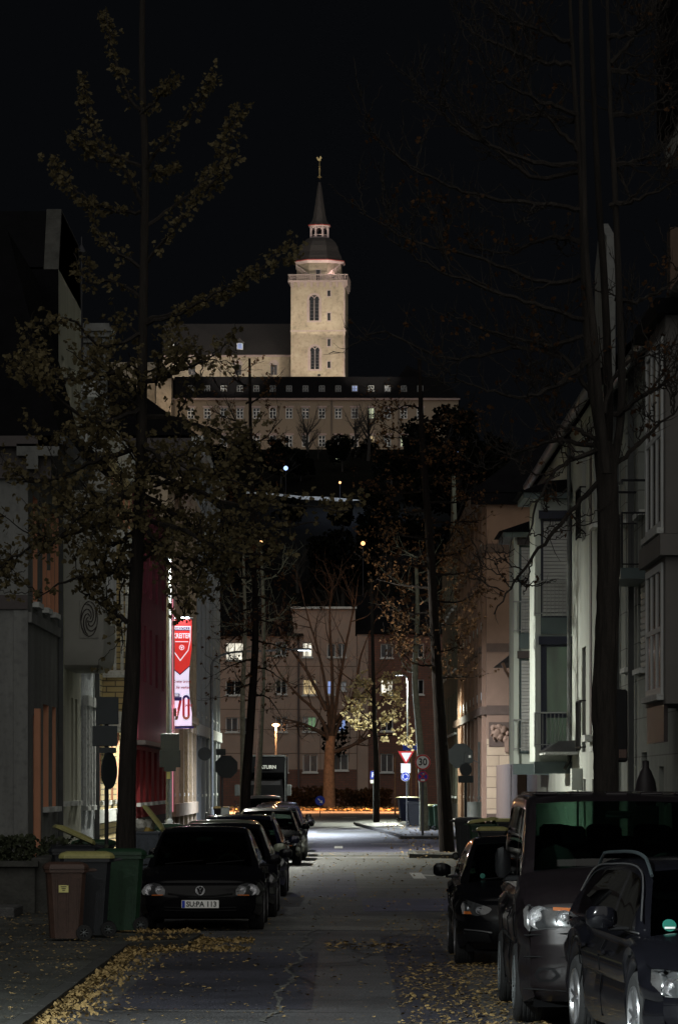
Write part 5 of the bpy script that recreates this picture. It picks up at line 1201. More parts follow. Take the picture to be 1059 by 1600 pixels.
street_tree('yellow_tree', 'slim street tree whose low yellow leaves glow under a lamp', 197, [(588, 1290), (588, 1200), (585, 1130), (583, 1060), (581, 960), (580, 900)], .17, .05,
            [([(584, 1130), (560, 1110), (540, 1100)], 1), ([(585, 1140), (605, 1120), (630, 1115)], -1), ([(584, 1090), (565, 1070), (555, 1060)], -1), ([(584, 1080), (600, 1065), (615, 1062)], 1), ([(585, 1110), (600, 1090), (618, 1090)], 1.4), ([(586, 1145), (570, 1135), (545, 1128)], 1.4), ([(586, 1150), (620, 1150), (638, 1160)], .4), ([(584, 1100), (572, 1090), (548, 1090)], .3)],
            'leaf_yellow', dens=6, sz=.17, spread=.3, ld=6, sub=1, nsub=4, subl=1.1)
street_tree('pale_trunk_tree', 'leaning pale green trunked tree behind the speed limit sign', 160, [(662, 1303), (661, 1240), (655, 1150), (648, 1060), (652, 960), (650, 880)], .2, .07,
            auto_limbs(600, 700, 880, 1050, lambda y: 652, 9, 30, 2), 'leaf_brown', 'bark_pale', dens=3, sz=.13, spread=.3, ld=3, sub=1)
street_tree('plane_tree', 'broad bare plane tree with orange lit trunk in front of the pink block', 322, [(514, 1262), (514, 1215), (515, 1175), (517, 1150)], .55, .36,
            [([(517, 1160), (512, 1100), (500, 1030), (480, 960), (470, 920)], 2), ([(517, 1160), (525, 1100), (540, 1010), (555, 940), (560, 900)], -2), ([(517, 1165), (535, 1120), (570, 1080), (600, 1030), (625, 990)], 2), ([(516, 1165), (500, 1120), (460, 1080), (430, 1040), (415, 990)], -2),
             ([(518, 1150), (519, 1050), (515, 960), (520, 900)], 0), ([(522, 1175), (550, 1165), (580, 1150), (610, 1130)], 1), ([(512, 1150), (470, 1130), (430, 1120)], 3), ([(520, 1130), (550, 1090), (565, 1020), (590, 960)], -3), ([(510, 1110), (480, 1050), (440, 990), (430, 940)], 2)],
            None, 'bark_lit', sub=3, nsub=7, subl=4.2, tw=3.0, lr=.2, limbmat='bark_shaded')
def fake(): pass
# generic bare and leafy trees for the slopes
def gen_tree(h, leafy, seed):
    random.seed(seed); wood, crown = MB(), MB(); 
    wood.tube(spline([(0, 0, 0), (rnd(.3).x, 0, h * .3), (rnd(.5).x, 0, h * .55)], 3), [.28, .26, .24, .22, .2, .18, .16], 6, cap=False)
    for k in range(12 if leafy else 15):
        z = h * random.uniform(.22, .55); a = random.uniform(0, 6.28); l = h * random.uniform(.25, .5); d = Vector((math.cos(a), math.sin(a), random.uniform(.3, 1.6))).normalized()
        limb(wood, None, [(0, 0, z), Vector((0, 0, z)) + d * l * .5, Vector((0, 0, z)) + d * l + Vector((0, 0, l * .15))], .12, .03, 0, 0, 0, .9, 1.0, 0, 2, 5, l * .5, .5)
    if leafy:
        cl = [(Vector((random.gauss(0, .19) * h, random.gauss(0, .19) * h, h * random.uniform(.3, .92))), random.uniform(.1, .2) * h) for _ in range(22)]
        for c, r in cl:
            for _ in range(170): 
                v = rnd(1)
                if v.length > .01: v = v.normalized() * r * random.uniform(.4, 1) ** .5
                fan(crown, c + v, rnd(1), .5)
    return wood, crown
protos = []
for i, (h, lf) in enumerate(((11, True), (9, True), (11, False), (9, False))):
    wd, cr = gen_tree(h, lf, 40 + i); t = empty('hill_tree', (0, 0, 0)); o = wd.build('trunk', 'twig', t)
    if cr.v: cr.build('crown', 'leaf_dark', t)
    protos.append(t)
random.seed(11)
spots = []
for k in range(13): spots.append((-34 + k * 5.0 + random.uniform(-1.5, 1.5), random.uniform(641, 652), k % 4 if k % 3 else 2, random.uniform(.3, .42)))
for k in range(11): spots.append((-36 + k * 6.2 + random.uniform(-2, 2), random.uniform(605, 630), random.choice((0, 1, 0)), random.uniform(.55, .72)))
for k in range(10): spots.append((-30 + k * 6 + random.uniform(-2, 2), random.uniform(535, 570), random.choice((0, 1, 2)), random.uniform(.42, .56)))
for k in range(9): spots.append((-26 + k * 6.4 + random.uniform(-2, 2), random.uniform(470, 510), random.choice((0, 1, 3)), random.uniform(.8, 1.1)))
for k in range(8): spots.append((-22 + k * 6 + random.uniform(-1.5, 1.5), random.uniform(395, 430), random.choice((2, 3, 0)), random.uniform(.8, 1.05)))
spots += [(xat(480, 640), 640, 2, 1.0), (xat(575, 640), 640, 3, 1.15), (xat(555, 646), 646, 2, .85), (xat(690, 600), 600, 0, 1.2), (xat(670, 560), 560, 1, 1.2), (xat(710, 520), 520, 0, 1.3)]
used = set(); kindname = {0: 'tall leafy', 1: 'low rounded leafy', 2: 'tall bare', 3: 'small bare'}
def zone_of(y): return 'at the foot of the hill' if y < 440 else 'low on the hillside' if y < 515 else 'halfway up the hillside' if y < 600 else 'on the upper slope' if y < 640 else 'right under the abbey wall'
spots.sort(key=lambda s: (zone_of(s[1]), s[0] / s[1])); NTH = ['leftmost', 'second from left', 'third from left', 'fourth from left', 'fifth from left', 'sixth from left', 'seventh from left', 'eighth from left', 'ninth from left', 'tenth from left', 'eleventh from left', 'twelfth from left', 'thirteenth from left', 'fourteenth from left', 'fifteenth from left', 'sixteenth from left', 'seventeenth from left']
cnt = {}
for x, y, k, sc in spots:
    z_ = zone_of(y); i_ = cnt.get(z_, 0); cnt[z_] = i_ + 1
    o = protos[k] if k not in used else copy_tree(protos[k]); used.add(k)
    o.location = (x, y, hillz(x, y) - .3); o.scale = (sc, sc, sc); o.rotation_euler.z = random.uniform(0, 6.28)
    tag(o, '%s tree, %s in the row %s' % (kindname[k], NTH[i_], z_), 'tree', 'dark trees on the hillside')
# hedges and shrubs
def shrub(name, label, x0, x1, y0, y1, z0, z1, n, sz, m='leaf_green', grp=None, seed=3, cat='hedge'):
    random.seed(seed); c = MB(); wd = MB()
    bl = [(random.uniform(x0, x1), random.uniform(y0, y1), random.uniform(.6, 1.0)) for _ in range(max(4, int((x1 - x0) * 2.5)))]
    for _ in range(n):
        b_ = random.choice(bl); rr_ = (z1 - z0) * .5; v = rnd(1); p = Vector((b_[0] + v.x * rr_ * 1.1, b_[1] + v.y * rr_, z0 + (z1 - z0) * b_[2] * (1 - abs(v.z) ** 1.4)))
        if cat == 'bush' and ((p.x - (x0 + x1) / 2) / (x1 - x0) * 2) ** 2 + ((p.z - (z0 + z1) / 2) / (z1 - z0) * 2) ** 2 > random.uniform(.5, 1.1): continue
        p.x = min(max(p.x, x0), x1); fan(c, p, rnd(1) + Vector((0, 0, .4)), sz * random.uniform(.7, 1.3))
    t = empty(name, ((x0 + x1) / 2, (y0 + y1) / 2, z0), label, cat, grp); [MB().tube([(q[0], q[1], z0), (q[0] + .1, q[1], z0 + (z1 - z0) * .7)], .02, 4).build('stem', 'twig', t) for q in bl]; c.build('foliage', m, t)
shrub('hedge', 'brown leafed hedge bed along the pink block left of the plane tree', xat(400, 333), xat(503, 333), 331, 335, .05, 1.9, 3000, .22, 'leaf_dry' if False else 'leaf_brown', seed=5)
shrub('hedge', 'brown leafed hedge bed right of the plane tree trunk', xat(525, 333), xat(612, 333), 331, 335, .05, 1.7, 2600, .22, 'leaf_brown', seed=6)
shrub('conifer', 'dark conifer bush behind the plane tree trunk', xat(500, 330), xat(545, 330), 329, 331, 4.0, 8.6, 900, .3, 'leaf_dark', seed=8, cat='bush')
shrub('hedge', 'small evergreen hedge growing out of the low garden wall on the left', -6.3, -4.65, 58.2, 60, .8, 1.35, 1500, .06, 'leaf_green', seed=9)
shrub('bush', 'dark bush filling the gap between garden wall and rubbish bins', -5.2, -3.5, 60.2, 62, .12, 1.25, 1800, .07, 'leaf_green', seed=10, cat='bush')
# ---------------------------------------------------------------- cars
def lerp_prof(P_, y):
    if y <= P_[0][0]: return P_[0][1]
    for (a, za), (b, zb) in zip(P_, P_[1:]):
        if a <= y <= b: return za + (zb - za) * (y - a) / (b - a) if b > a else zb
    return P_[-1][1]
def smooth_prof(pts, n=5):
    q = spline([(0, a, b) for a, b in pts], n); return [(p.y, p.z) for p in q]
def wheel(parent, x, y, r, w_, side, alloy=True, steer=0, spokes=5):
    mt = Matrix.Translation((x, y, r)) @ Matrix.Rotation(steer, 4, 'Z')
    prof = [(r * .66, -w_ / 2), (r * .9, -w_ / 2 - .008), (r * .97, -w_ * .46), (r, -w_ * .36)]
    for k in range(5):
        h = -w_ * .32 + k * w_ * .16
        prof += [(r, h - w_ * .05), (r, h + w_ * .03), (r * .982, h + w_ * .035), (r * .982, h + w_ * .07)]
    prof += [(r, w_ * .36), (r * .97, w_ * .46), (r * .9, w_ / 2 + .008), (r * .66, w_ / 2)]
    wh = MB().lathe(prof, 36, mt, 'x').build('wheel', 'rubber', parent, world=False, smooth=True, angle=30)
    o = side * w_ / 2; m = MB()
    m.lathe([(r * .68, o), (r * .66, o + side * .012), (r * .62, o - side * .01), (r * .6, o - side * .06)], 28, mt, 'x')
    for k in range(spokes):
        a = 2 * math.pi * k / spokes; 
        for da in (-.13, .13):
            d = Vector((0, math.cos(a + da), math.sin(a + da))); e = Vector((0, math.cos(a + da * 1.6), math.sin(a + da * 1.6)))
            m.tube([mt @ (Vector((o - side * .02, 0, 0)) + d * r * .1), mt @ (Vector((o - side * .012, 0, 0)) + e * r * .63)], [.026, .02], 5)
    m.lathe([(r * .16, o - side * .03), (r * .16, o), (.005, o + side * .01)], 16, mt, 'x')
    m.build('rim', 'alloy' if alloy else 'galv', wh, world=False, smooth=True)
    MB().lathe([(r * .6, o - side * .05), (.01, o - side * .06)], 20, mt, 'x').build('brake_disc', 'dark_metal', wh, world=False)
    return wh
def car(name, label, cx, y0, sp, rot=0, paint='paint_black', group='cars parked along the left kerb', detail=2, cat='car'):
    L, W, H = sp['L'], sp['W'], sp['H']; hw = W / 2
    root = empty(name, (0, 0, 0), label, cat, group)
    top = smooth_prof(sp['top'], 7)        # (y, z) from the bonnet lip back along the waistline
    top = [(max(0, min(L, a)), b) for a, b in top]
    nose = smooth_prof(sp['nose'], 6)      # from the underside up the front to the lip
    nose[-1] = top[0]
    tail = [(L, top[-1][1]), (L - .0, top[-1][1] - .25), (L - .02, .45), (L - .12, .24)]
    bow_f, bow_r = sp.get('bow', .16), .1
    def bow(y, f): 
        a = max(0, 1 - y / 1.1); b = max(0, 1 - (L - y) / 1.1); g = .55 * f * f + .45 * f ** 8; return bow_f * g * a - bow_r * g * b
    wt = sp.get('shoulder', .9)
    fs = [-1, -.97, -.93, -.87, -.8, -.7, -.6, -.4, -.2, 0, .2, .4, .6, .7, .8, .87, .93, .97, 1]
    def crown(y, f): return sp.get('crown', .05) * (1 - f ** 4) * min(1, max(0, y / .3))
    def plan(y):   # plan taper near the ends
        a = max(0, 1 - y / .5); b = max(0, 1 - (L - y) / .4); return 1 - .05 * a * a - .06 * b * b
    def topw(y): return hw * wt * plan(y)
    y1, y2 = sp['cowl'], sp['tailglass']
    m = MB(); rows = []
    for a, z in nose[:-1]: rows.append([Vector((hw * plan(0) * (wt + (1 - wt) * .35) * (.985 if z > .35 else .965) * f, a + bow(a, f), z)) for f in fs])
    for a, z in top: rows.append([Vector((topw(a) * f, a + bow(a, f), z + crown(a, f))) for f in fs])
    nt = len(nose) - 1
    for a, z in tail[1:]: rows.append([Vector((topw(L) * f, a + bow(L, f), z)) for f in fs])
    for i in range(len(rows) - 1):
        ym = (rows[i][9].y + rows[i + 1][9].y) / 2
        for j in range(len(fs) - 1):
            if i >= nt and i < nt + len(top) - 1 and y1 < ym < y2 - .05 and 1 < j < len(fs) - 3: continue
            m.quad(rows[i][j], rows[i][j + 1], rows[i + 1][j + 1], rows[i + 1][j])
    # sides
    wr, yf, yr = sp['wr'], sp['yf'], sp['yr']; zl = sp.get('zl', .2)
    ys = sorted(set([round(a, 3) for a, _ in top] + [round(yf + k * .05, 3) for k in range(-9, 10)] + [round(yr + k * .05, 3) for k in range(-9, 10)] + [k * .25 for k in range(int(L / .25) + 1)] + [L]))
    ys = [y for y in ys if 0 <= y <= L]
    def zlow(y):
        for c in (yf, yr):
            ra = wr * 1.13
            if abs(y - c) < ra: return max(zl, wr + math.sqrt(ra * ra - (y - c) ** 2) * 1.0)
        return zl + .06 * max(0, 1 - y / .4) + .1 * max(0, 1 - (L - y) / .4)
    for s in (-1, 1):
        grid = []
        for y in ys:
            T = lerp_prof(top, y); zb = zlow(y); w0 = hw * plan(y); wtop = topw(y); e = min(1, y / .35, (L - y) / .3 + .0) ; e = max(0, e)
            full = wtop + (w0 - wtop) * (.35 + .65 * e)
            arch = 0
            col = []
            for fr, wf in ((1, 'top'), (.955, .6), (.86, .93), (.7, 1), (.52, .985), (.5, .965), (.3, .985), (.12, .97), (0, .94)):
                z = zb + (T - zb) * fr; 
                if wf == 'top': x = wtop
                elif wf == .6: x = wtop + (full - wtop) * .6
                else: x = full * wf
                col.append(Vector((s * x, y + bow(y, 1), z)))
            grid.append(col)
        for i in range(len(grid) - 1):
            for j in range(8): m.quad(grid[i][j], grid[i + 1][j], grid[i + 1][j + 1], grid[i][j + 1])
        # inner arch lips
        for i in range(len(grid) - 1):
            a, b = grid[i][8], grid[i + 1][8]; m.quad(a, b, b - Vector((s * .16, 0, 0)), a - Vector((s * .16, 0, 0)))
    # cabin
    C = smooth_prof(sp['cabin'], 6); C = [(a, z) for a, z in C]
    wbel, wroof = topw(2.0) * .985, hw * sp.get('roofw', .72); R0 = H
    cf = [-1, -.965, -.9, -.7, -.35, 0, .35, .7, .9, .965, 1]
    def cw(z, T): k = min(1, max(0, (z - T) / (R0 - T))); return wbel + (wroof - wbel) * (k ** 1.15)
    glassW, glassR = MB(), MB(); sides = {}
    crow = []; 
    for a, z in C:
        T = lerp_prof(top, a); w_ = cw(z, T); row = []
        for f in cf:
            drop = (.035 if abs(f) > .99 else .012 if abs(f) > .95 else 0) * (1 if z > R0 - .25 else .4) + (abs(f) ** 3) * .03
            cb = sp.get('cbow', .12) * f * f * max(0, 1 - max(0, a - y1) / 1.2)
            row.append(Vector((w_ * f, a + cb, max(z - drop, T - .02) + .03 * (z > T + .1))))
        crow.append(row)
    wsend = sp['wsend']; rg0 = sp['rg0']
    for i in range(len(crow) - 1):
        ym = (C[i][0] + C[i + 1][0]) / 2
        for j in range(len(cf) - 1):
            q = (crow[i][j], crow[i][j + 1], crow[i + 1][j + 1], crow[i + 1][j]); inner = 1 < j < len(cf) - 3 + 0
            if y1 - .05 < ym < wsend and 1 < j < 8: glassW.quad(*q)
            elif rg0 < ym < y2 - .06 and 1 < j < 8: glassR.quad(*q)
            else: m.quad(*q)
    nb = 5; pil = sp['pillars']
    for s in (0, -1):
        sg = -1 if s == 0 else 1
        for i in range(len(crow) - 1):
            a0, a1 = C[i][0], C[i + 1][0]; ym = (a0 + a1) / 2
            cols = []
            for k, a in ((i, a0), (i + 1, a1)):
                T = lerp_prof(top, a); tp_ = crow[k][s]; bt = Vector((sg * wbel, tp_.y, T + .005)); col = []
                for q in range(nb + 1):
                    f = (0, .06, .35, .65, .9, 1)[q]; p = bt.lerp(tp_, f); p.x += sg * .018 * math.sin(math.pi * f); col.append(p)
                cols.append(col)
            for q in range(nb):
                quad = (cols[0][q], cols[1][q], cols[1][q + 1], cols[0][q + 1]); seg = None
                if 1 <= q <= 3:
                    for pi, (pa, pb) in enumerate(pil):
                        if pa < ym < pb: seg = pi
                if seg is None or (q == 3 and False): m.quad(*quad)
                else: sides.setdefault((s, seg), MB()).quad(*quad)
    body = m.build('body', paint, root, world=False, smooth=True, angle=58)
    glassW.build('windscreen', 'car_glass', root, world=False, smooth=True); 
    if glassR.v: glassR.build('rear_window', 'car_glass', root, world=False, smooth=True)
    for k, g in sides.items(): g.build('side_window', sp.get('sideglass', 'car_glass') if detail > 1 else 'pane_dark', root, world=False, smooth=True)
    MB().box(-hw * .86, hw * .86, .25, L - .25, zl - .03, zl + .06).build('underbody', 'interior', root, world=False)
    # interior
    T0 = lerp_prof(top, y1 + .1)
    MB().rbox(-wbel * .93, wbel * .93, y1 - .1, y1 + .5, T0 - .32, T0 - .02, .05).build('dashboard', 'interior', root, world=False)
    sy = sp.get('seat', y1 + 1.25)
    rows_ = [sy] + ([sy + .95] if detail > 0 else []) + ([sy + 1.9] if L > 4.8 and H > 1.8 else [])
    sh_ = H - .36
    for ri, yy in enumerate(rows_):
        xs = (-.37, .37) if ri == 0 else (-.42, 0, .42)
        for x in xs:
            x *= W / 1.8; sw = .22 if ri == 0 else .18
            sb = MB().rings([[(x - sw, yy - .05, .45), (x + sw, yy - .05, .45), (x + sw, yy + .1, .45), (x - sw, yy + .1, .45)], [(x - sw * 1.02, yy + .02, sh_ - .35), (x + sw * 1.02, yy + .02, sh_ - .35), (x + sw * 1.02, yy + .14, sh_ - .35), (x - sw * 1.02, yy + .14, sh_ - .35)], [(x - sw * .8, yy + .06, sh_ - .14), (x + sw * .8, yy + .06, sh_ - .14), (x + sw * .8, yy + .15, sh_ - .14), (x - sw * .8, yy + .15, sh_ - .14)]]).build('seat', 'interior', root, world=False)
            MB().rbox(x - .13, x + .13, yy + .05, yy + .15, sh_ - .1, sh_ + .09, .035).box(x - .07, x - .055, yy + .1, yy + .115, sh_ - .16, sh_ - .1).box(x + .055, x + .07, yy + .1, yy + .115, sh_ - .16, sh_ - .1).build('headrest', 'interior', sb, world=False, smooth=True)
    # steering wheel (driver sits on the car's left, picture right)
    m = MB(); SM = Matrix.Translation((.37 * W / 1.8, y1 + .55, T0 + .02)) @ Matrix.Rotation(R(-62), 4, 'X')
    m.tube([SM @ Vector((.18 * math.cos(a), .18 * math.sin(a), 0)) for a in [k * math.pi / 10 for k in range(21)]], .014, 6); m.build('steering_wheel', 'interior_grey', root, world=False, smooth=True)
    MB().rbox(-.12, .12, wsend - .02, wsend + .01, H - .2, H - .13, .015).build('rear_mirror', 'zinc', root, world=False)
    # wheels
    for s in (-1, 1):
        for yy in (yf, yr): wheel(root, s * (hw - .115), yy, wr, sp.get('tw', .2), s, sp.get('alloy', True), spokes=sp.get('spokes', 5))
    # mirrors
    mz = sp.get('mz', T0 + .1); ml, mh = sp.get('msize', (.2, .13))
    for s in (-1, 1):
        MT = Matrix.Translation((s * (hw + .02), y1 + .42, mz))
        mm = MB(); rr = []
        for k, (dx, sc) in enumerate(((.0, .55), (.04, .85), (ml * .5, 1), (ml * .85, .92), (ml, .55))):
            rr.append([MT @ Vector((s * dx, -.07 * sc + .09 * (1 - sc), mh * .62 * sc * 1.0)), MT @ Vector((s * dx, -.09 * sc, 0)), MT @ Vector((s * dx, -.05 * sc, -mh * .5 * sc)), MT @ Vector((s * dx, .07, -mh * .5 * sc)), MT @ Vector((s * dx, .09, 0)), MT @ Vector((s * dx, .07, mh * .62 * sc))])
        mm.rings(rr); mr = mm.build('door_mirror', sp.get('mpaint', paint), root, world=False, smooth=True, angle=50)
        MB().rbox(min(-s * .1, s * .06), max(-s * .1, s * .06), -.03, .05, -mh * .62, -mh * .42, .01, MT).build('mirror_arm', 'plastic_dark', mr, world=False)
    nw = hw * plan(0) * (wt + (1 - wt) * .35) * .985
    # surface helper for things on the nose
    def nose_y(x, z):
        f = min(1, abs(x) / nw); best = 0
        pr = [(z_, a_) for a_, z_ in nose] 
        for (za, a), (zb, b) in zip(pr, pr[1:]):
            if min(za, zb) <= z <= max(za, zb): best = a + (b - a) * ((z - za) / (zb - za) if zb != za else 0); break
        else:
            if z > pr[-1][0]:      # on the bonnet
                for (a, za), (b, zb) in zip(top, top[1:]):
                    if za <= z <= zb: best = a + (b - a) * (z - za) / max(zb - za, 1e-6); break
        return best + bow(best, f)
    def patch(name, mt, pts, off=.012, parent=root, thick=.02):
        zs = [z for _, z in pts]; z0, z1 = min(zs), max(zs); g = MB(); rows = []; NR, NC = 10, 12
        for r in range(NR + 1):
            z = z0 + (z1 - z0) * (.002 + .996 * r / NR); xs = []
            for (xa, za), (xb, zb) in zip(pts, pts[1:] + pts[:1]):
                if (za - z) * (zb - z) <= 0 and za != zb: xs.append(xa + (xb - xa) * (z - za) / (zb - za))
            a, b = min(xs), max(xs); rows.append([Vector((a + (b - a) * k / NC, nose_y(a + (b - a) * k / NC, z) - off, z)) for k in range(NC + 1)])
        for r in range(NR):
            for k in range(NC): g.quad(rows[r][k], rows[r][k + 1], rows[r + 1][k + 1], rows[r + 1][k])
        edge = rows[0] + [r[-1] for r in rows[1:-1]] + rows[-1][::-1] + [r[0] for r in rows[1:-1]][::-1]; bk = Vector((0, thick + off, 0))
        for p_, q_ in zip(edge, edge[1:] + edge[:1]): g.quad(p_, q_, q_ + bk, p_ + bk)
        return g.build(name, mt, parent, world=False, smooth=True, angle=50)
    for s in (-1, 1):
        for (nm, mt, pts, off) in sp.get('sym', []):
            patch(nm, mt, [(s * x, z) for x, z in pts], off)
        hl = sp['lamp']; pts = [(s * x, z) for x, z in hl]
        h = patch('headlight', 'lamp_base', pts, .006)
        for (x, z, r, mt) in sp['bowls']:
            yy = nose_y(s * x, z) - .012; MT = Matrix.Translation((s * x, yy, z))
            MB().lathe([(r, -.012), (r * .93, .0), (r * .8, .012), (r * .5, .02), (r * .3, .0), (r * .2, -.01), (.004, -.014)], 20, MT, 'y').build('reflector', mt, h, world=False, smooth=True)
    for (nm, mt, pts, off) in sp.get('mid', []): patch(nm, mt, pts, off)
    for (nm, mt, tubes, r) in sp.get('bars', []):
        mm = MB()
        for tb in tubes: mm.tube([(x, nose_y(x, z) - .012, z) for x, z in tb], r, 6)
        mm.build(nm, mt, root, world=False, smooth=True)
    # door seams and handles
    for a in sp['seams']:
        for s in (-1, 1):
            mm = MB(); T = lerp_prof(top, a); w0 = hw * plan(a); pts = [Vector((s * (w0 * wf + .001), a + bow(a, 1), zl + .06 + (T - zl - .06) * fr)) for fr, wf in ((0, .965), (.12, .972), (.3, .987), (.5, .968), (.52, .987), (.7, 1.001), (.86, .935))]
            mm.tube(pts, .006, 4); mm.build('door_seam', 'interior', root, world=False)
    for a in sp['seams'][1:]:
        for s in (-1, 1): MB().rbox(min(s * hw * .985, s * (hw + .025)), max(s * hw * .985, s * (hw + .025)), a - .28, a - .1, lerp_prof(top, a) - .2, lerp_prof(top, a) - .165, .008).build('door_handle', paint, root, world=False)
    # wipers
    mm = MB()
    for xa, xb in ((-.55, .0), (.05, .6)):
        pts = []
        for k in range(7):
            x = (xa + (xb - xa) * k / 6) * W / 1.8; z = T0 + .05 + .05 * k / 6; pts.append((x, y1 + .06 + .05 * abs(x) ** 2 + .0 * k, z))
        mm.tube(pts, .009, 4)
    mm.build('wiper', 'plastic_dark', root, world=False)
    if sp.get('rails'):
        for s in (-1, 1):
            pts = []; ra0, ra1 = sp['rails']
            for k in range(21):
                a = ra0 + (ra1 - ra0) * k / 20; z = lerp_prof(C, a); pts.append((s * wroof * .97, a, z + .015 + .05 * min(1, k / 2, (20 - k) / 2)))
            MB().tube(pts, .014, 7).build('roof_rail', sp.get('railmat', 'alloy'), root, world=False, smooth=True)
    if sp.get('plate'):
        z, txt = sp['plate']; yy = nose_y(0, z) - .03
        pl_ = MB().rbox(-.26, .26, yy, yy + .012, z - .055, z + .055, .004).build('number_plate', 'sign_white', root, world=False)
        MB().box(-.252, -.212, yy - .003, yy - .001, z - .05, z + .05).build('plate_band', 'sign_blue', pl_, world=False)
        if txt: text(txt, .1, (.018, yy - .003, z - .002), 'sign_black', pl_, bold=.002, sx=.98, world=False)
    if sp.get('emblem'):
        z, r = sp['emblem']; yy = nose_y(0, z) - .04; mm = MB()
        mm.tube([(r * math.cos(a), yy, z + r * math.sin(a)) for a in [k * math.pi / 12 for k in range(25)]], .006, 5)
        mm.tube([(-r * .45, yy, z + r * .85), (0, yy, z + r * .08), (r * .45, yy, z + r * .85)], .006, 5); mm.tube([(-r * .9, yy, z + r * .25), (-r * .42, yy, z - r * .85), (0, yy, z - r * .02), (r * .42, yy, z - r * .85), (r * .9, yy, z + r * .25)], .008, 5)
        mm.build('emblem', 'reflector', root, world=False, smooth=True)
    root.location = (cx, y0, 0); root.rotation_euler.z = R(rot)
    return root, nose_y
HATCH = dict(L=4.2, W=1.76, H=1.42, cowl=1.0, tailglass=4.12, wsend=1.78, rg0=3.55, wr=.31, yf=.85, yr=3.42, roofw=.70, bow=.2,
    nose=[(.12, .2), (.03, .3), (0, .42), (0, .52), (.04, .62), (.12, .70)], top=[(.12, .70), (.35, .76), (.7, .82), (1.05, .87), (1.5, .88), (2.5, .9), (3.6, .92), (4.05, .9), (4.2, .85)],
    cabin=[(1.0, .86), (1.3, 1.06), (1.65, 1.28), (1.95, 1.39), (2.4, 1.42), (3.1, 1.4), (3.6, 1.33), (3.9, 1.12), (4.15, .9)], pillars=[(1.35, 2.35), (2.42, 3.3), (3.38, 3.7)], seams=[1.25, 2.38, 3.3],
    lamp=[(.50, .50), (.62, .49), (.80, .50), (.83, .56), (.78, .64), (.66, .68), (.56, .66), (.49, .58)], bowls=[(.71, .585, .08, 'reflector'), (.57, .578, .06, 'reflector')],
    sym=[('indicator', 'lamp_amber', [(.52, .505), (.68, .498), (.68, .515), (.52, .52)], .02)], bars=[('grille_trim', 'plastic_dark', [[(-.45, .53), (-.2, .5), (0, .49), (.2, .5), (.45, .53)]], .012), ('lower_grille', 'plastic_dark', [[(-.5, .3), (0, .29), (.5, .3)], [(-.5, .34), (0, .33), (.5, .34)]], .01)])
G = dict(HATCH); G['plate'] = (.385, 'SU:PA 113'); G['emblem'] = (.575, .06)
car('hatchback_car', 'black hatchback with twin round headlights, nearest in the left row', -1.93, 53.5, G, paint='paint_black', detail=3)
SED = dict(HATCH); SED.update(L=4.5, W=1.8, H=1.38, tailglass=4.0, wr=.32, yr=3.55, lamp=[(.5, .56), (.82, .55), (.86, .62), (.8, .69), (.6, .66)], bowls=[(.72, .62, .05, 'reflector'), (.6, .61, .04, 'reflector')], spokes=7)
car('saloon_car', 'dark shiny car directly behind the black hatchback, showing its alloy wheel', -1.85, 58.6, SED, paint='paint_dark')
OLD = dict(HATCH); OLD.update(L=4.1, W=1.70, H=1.45)
car('compact_car', 'pale green silver car whose bright roof shows third in the left row', -1.98, 63.9, OLD, paint='paint_silver')
EST = dict(HATCH); EST.update(L=4.7, W=1.82, H=1.46, tailglass=4.62, rg0=4.3, wr=.33, yf=.9, yr=3.68, wsend=1.85, cowl=1.05, rails=(1.9, 4.3),
    cabin=[(1.05, .9), (1.35, 1.1), (1.7, 1.32), (2.0, 1.42), (2.5, 1.46), (3.3, 1.45), (4.1, 1.41), (4.4, 1.25), (4.65, .95)], top=[(.12, .72), (.35, .78), (.7, .86), (1.1, .92), (1.6, .93), (2.6, .95), (3.6, .97), (4.5, .96), (4.7, .88)], pillars=[(1.45, 2.4), (2.48, 3.4), (3.48, 4.2)], seams=[1.3, 2.44, 3.4],
    lamp=[(.48, .56), (.8, .55), (.87, .64), (.84, .72), (.6, .68)], bowls=[(.74, .63, .055, 'reflector'), (.6, .615, .045, 'reflector')])
car('estate_car', 'dark blue estate car with a roof rail, fourth in the left row', -1.86, 69.6, EST, paint='paint_navy')
E2 = dict(HATCH); E2.update(W=1.78, H=1.44)
rowcars = [(-1.86, 97, 'black hatchback with a bright headlight in the middle of the left row', 'paint_black', E2), (-1.80, 103.5, 'dark car with lit roof edge and a big round door mirror', 'paint_dark', SED), (-1.76, 109, 'dark blue car behind it whose mirror stands out over the road', 'paint_navy', OLD),
           (-1.9, 116, 'low black car far up the left row with curved roof', 'paint_black', SED), (-1.95, 123, 'black car second to last before the tall pale car, left row', 'paint_black', OLD), (-2.05, 130, 'black car just in front of the tall pale car, left row', 'paint_dark', E2)]
for x, y, lb, pn, spx in rowcars: car('parked_car', lb, x, y, spx, paint=pn, detail=1)
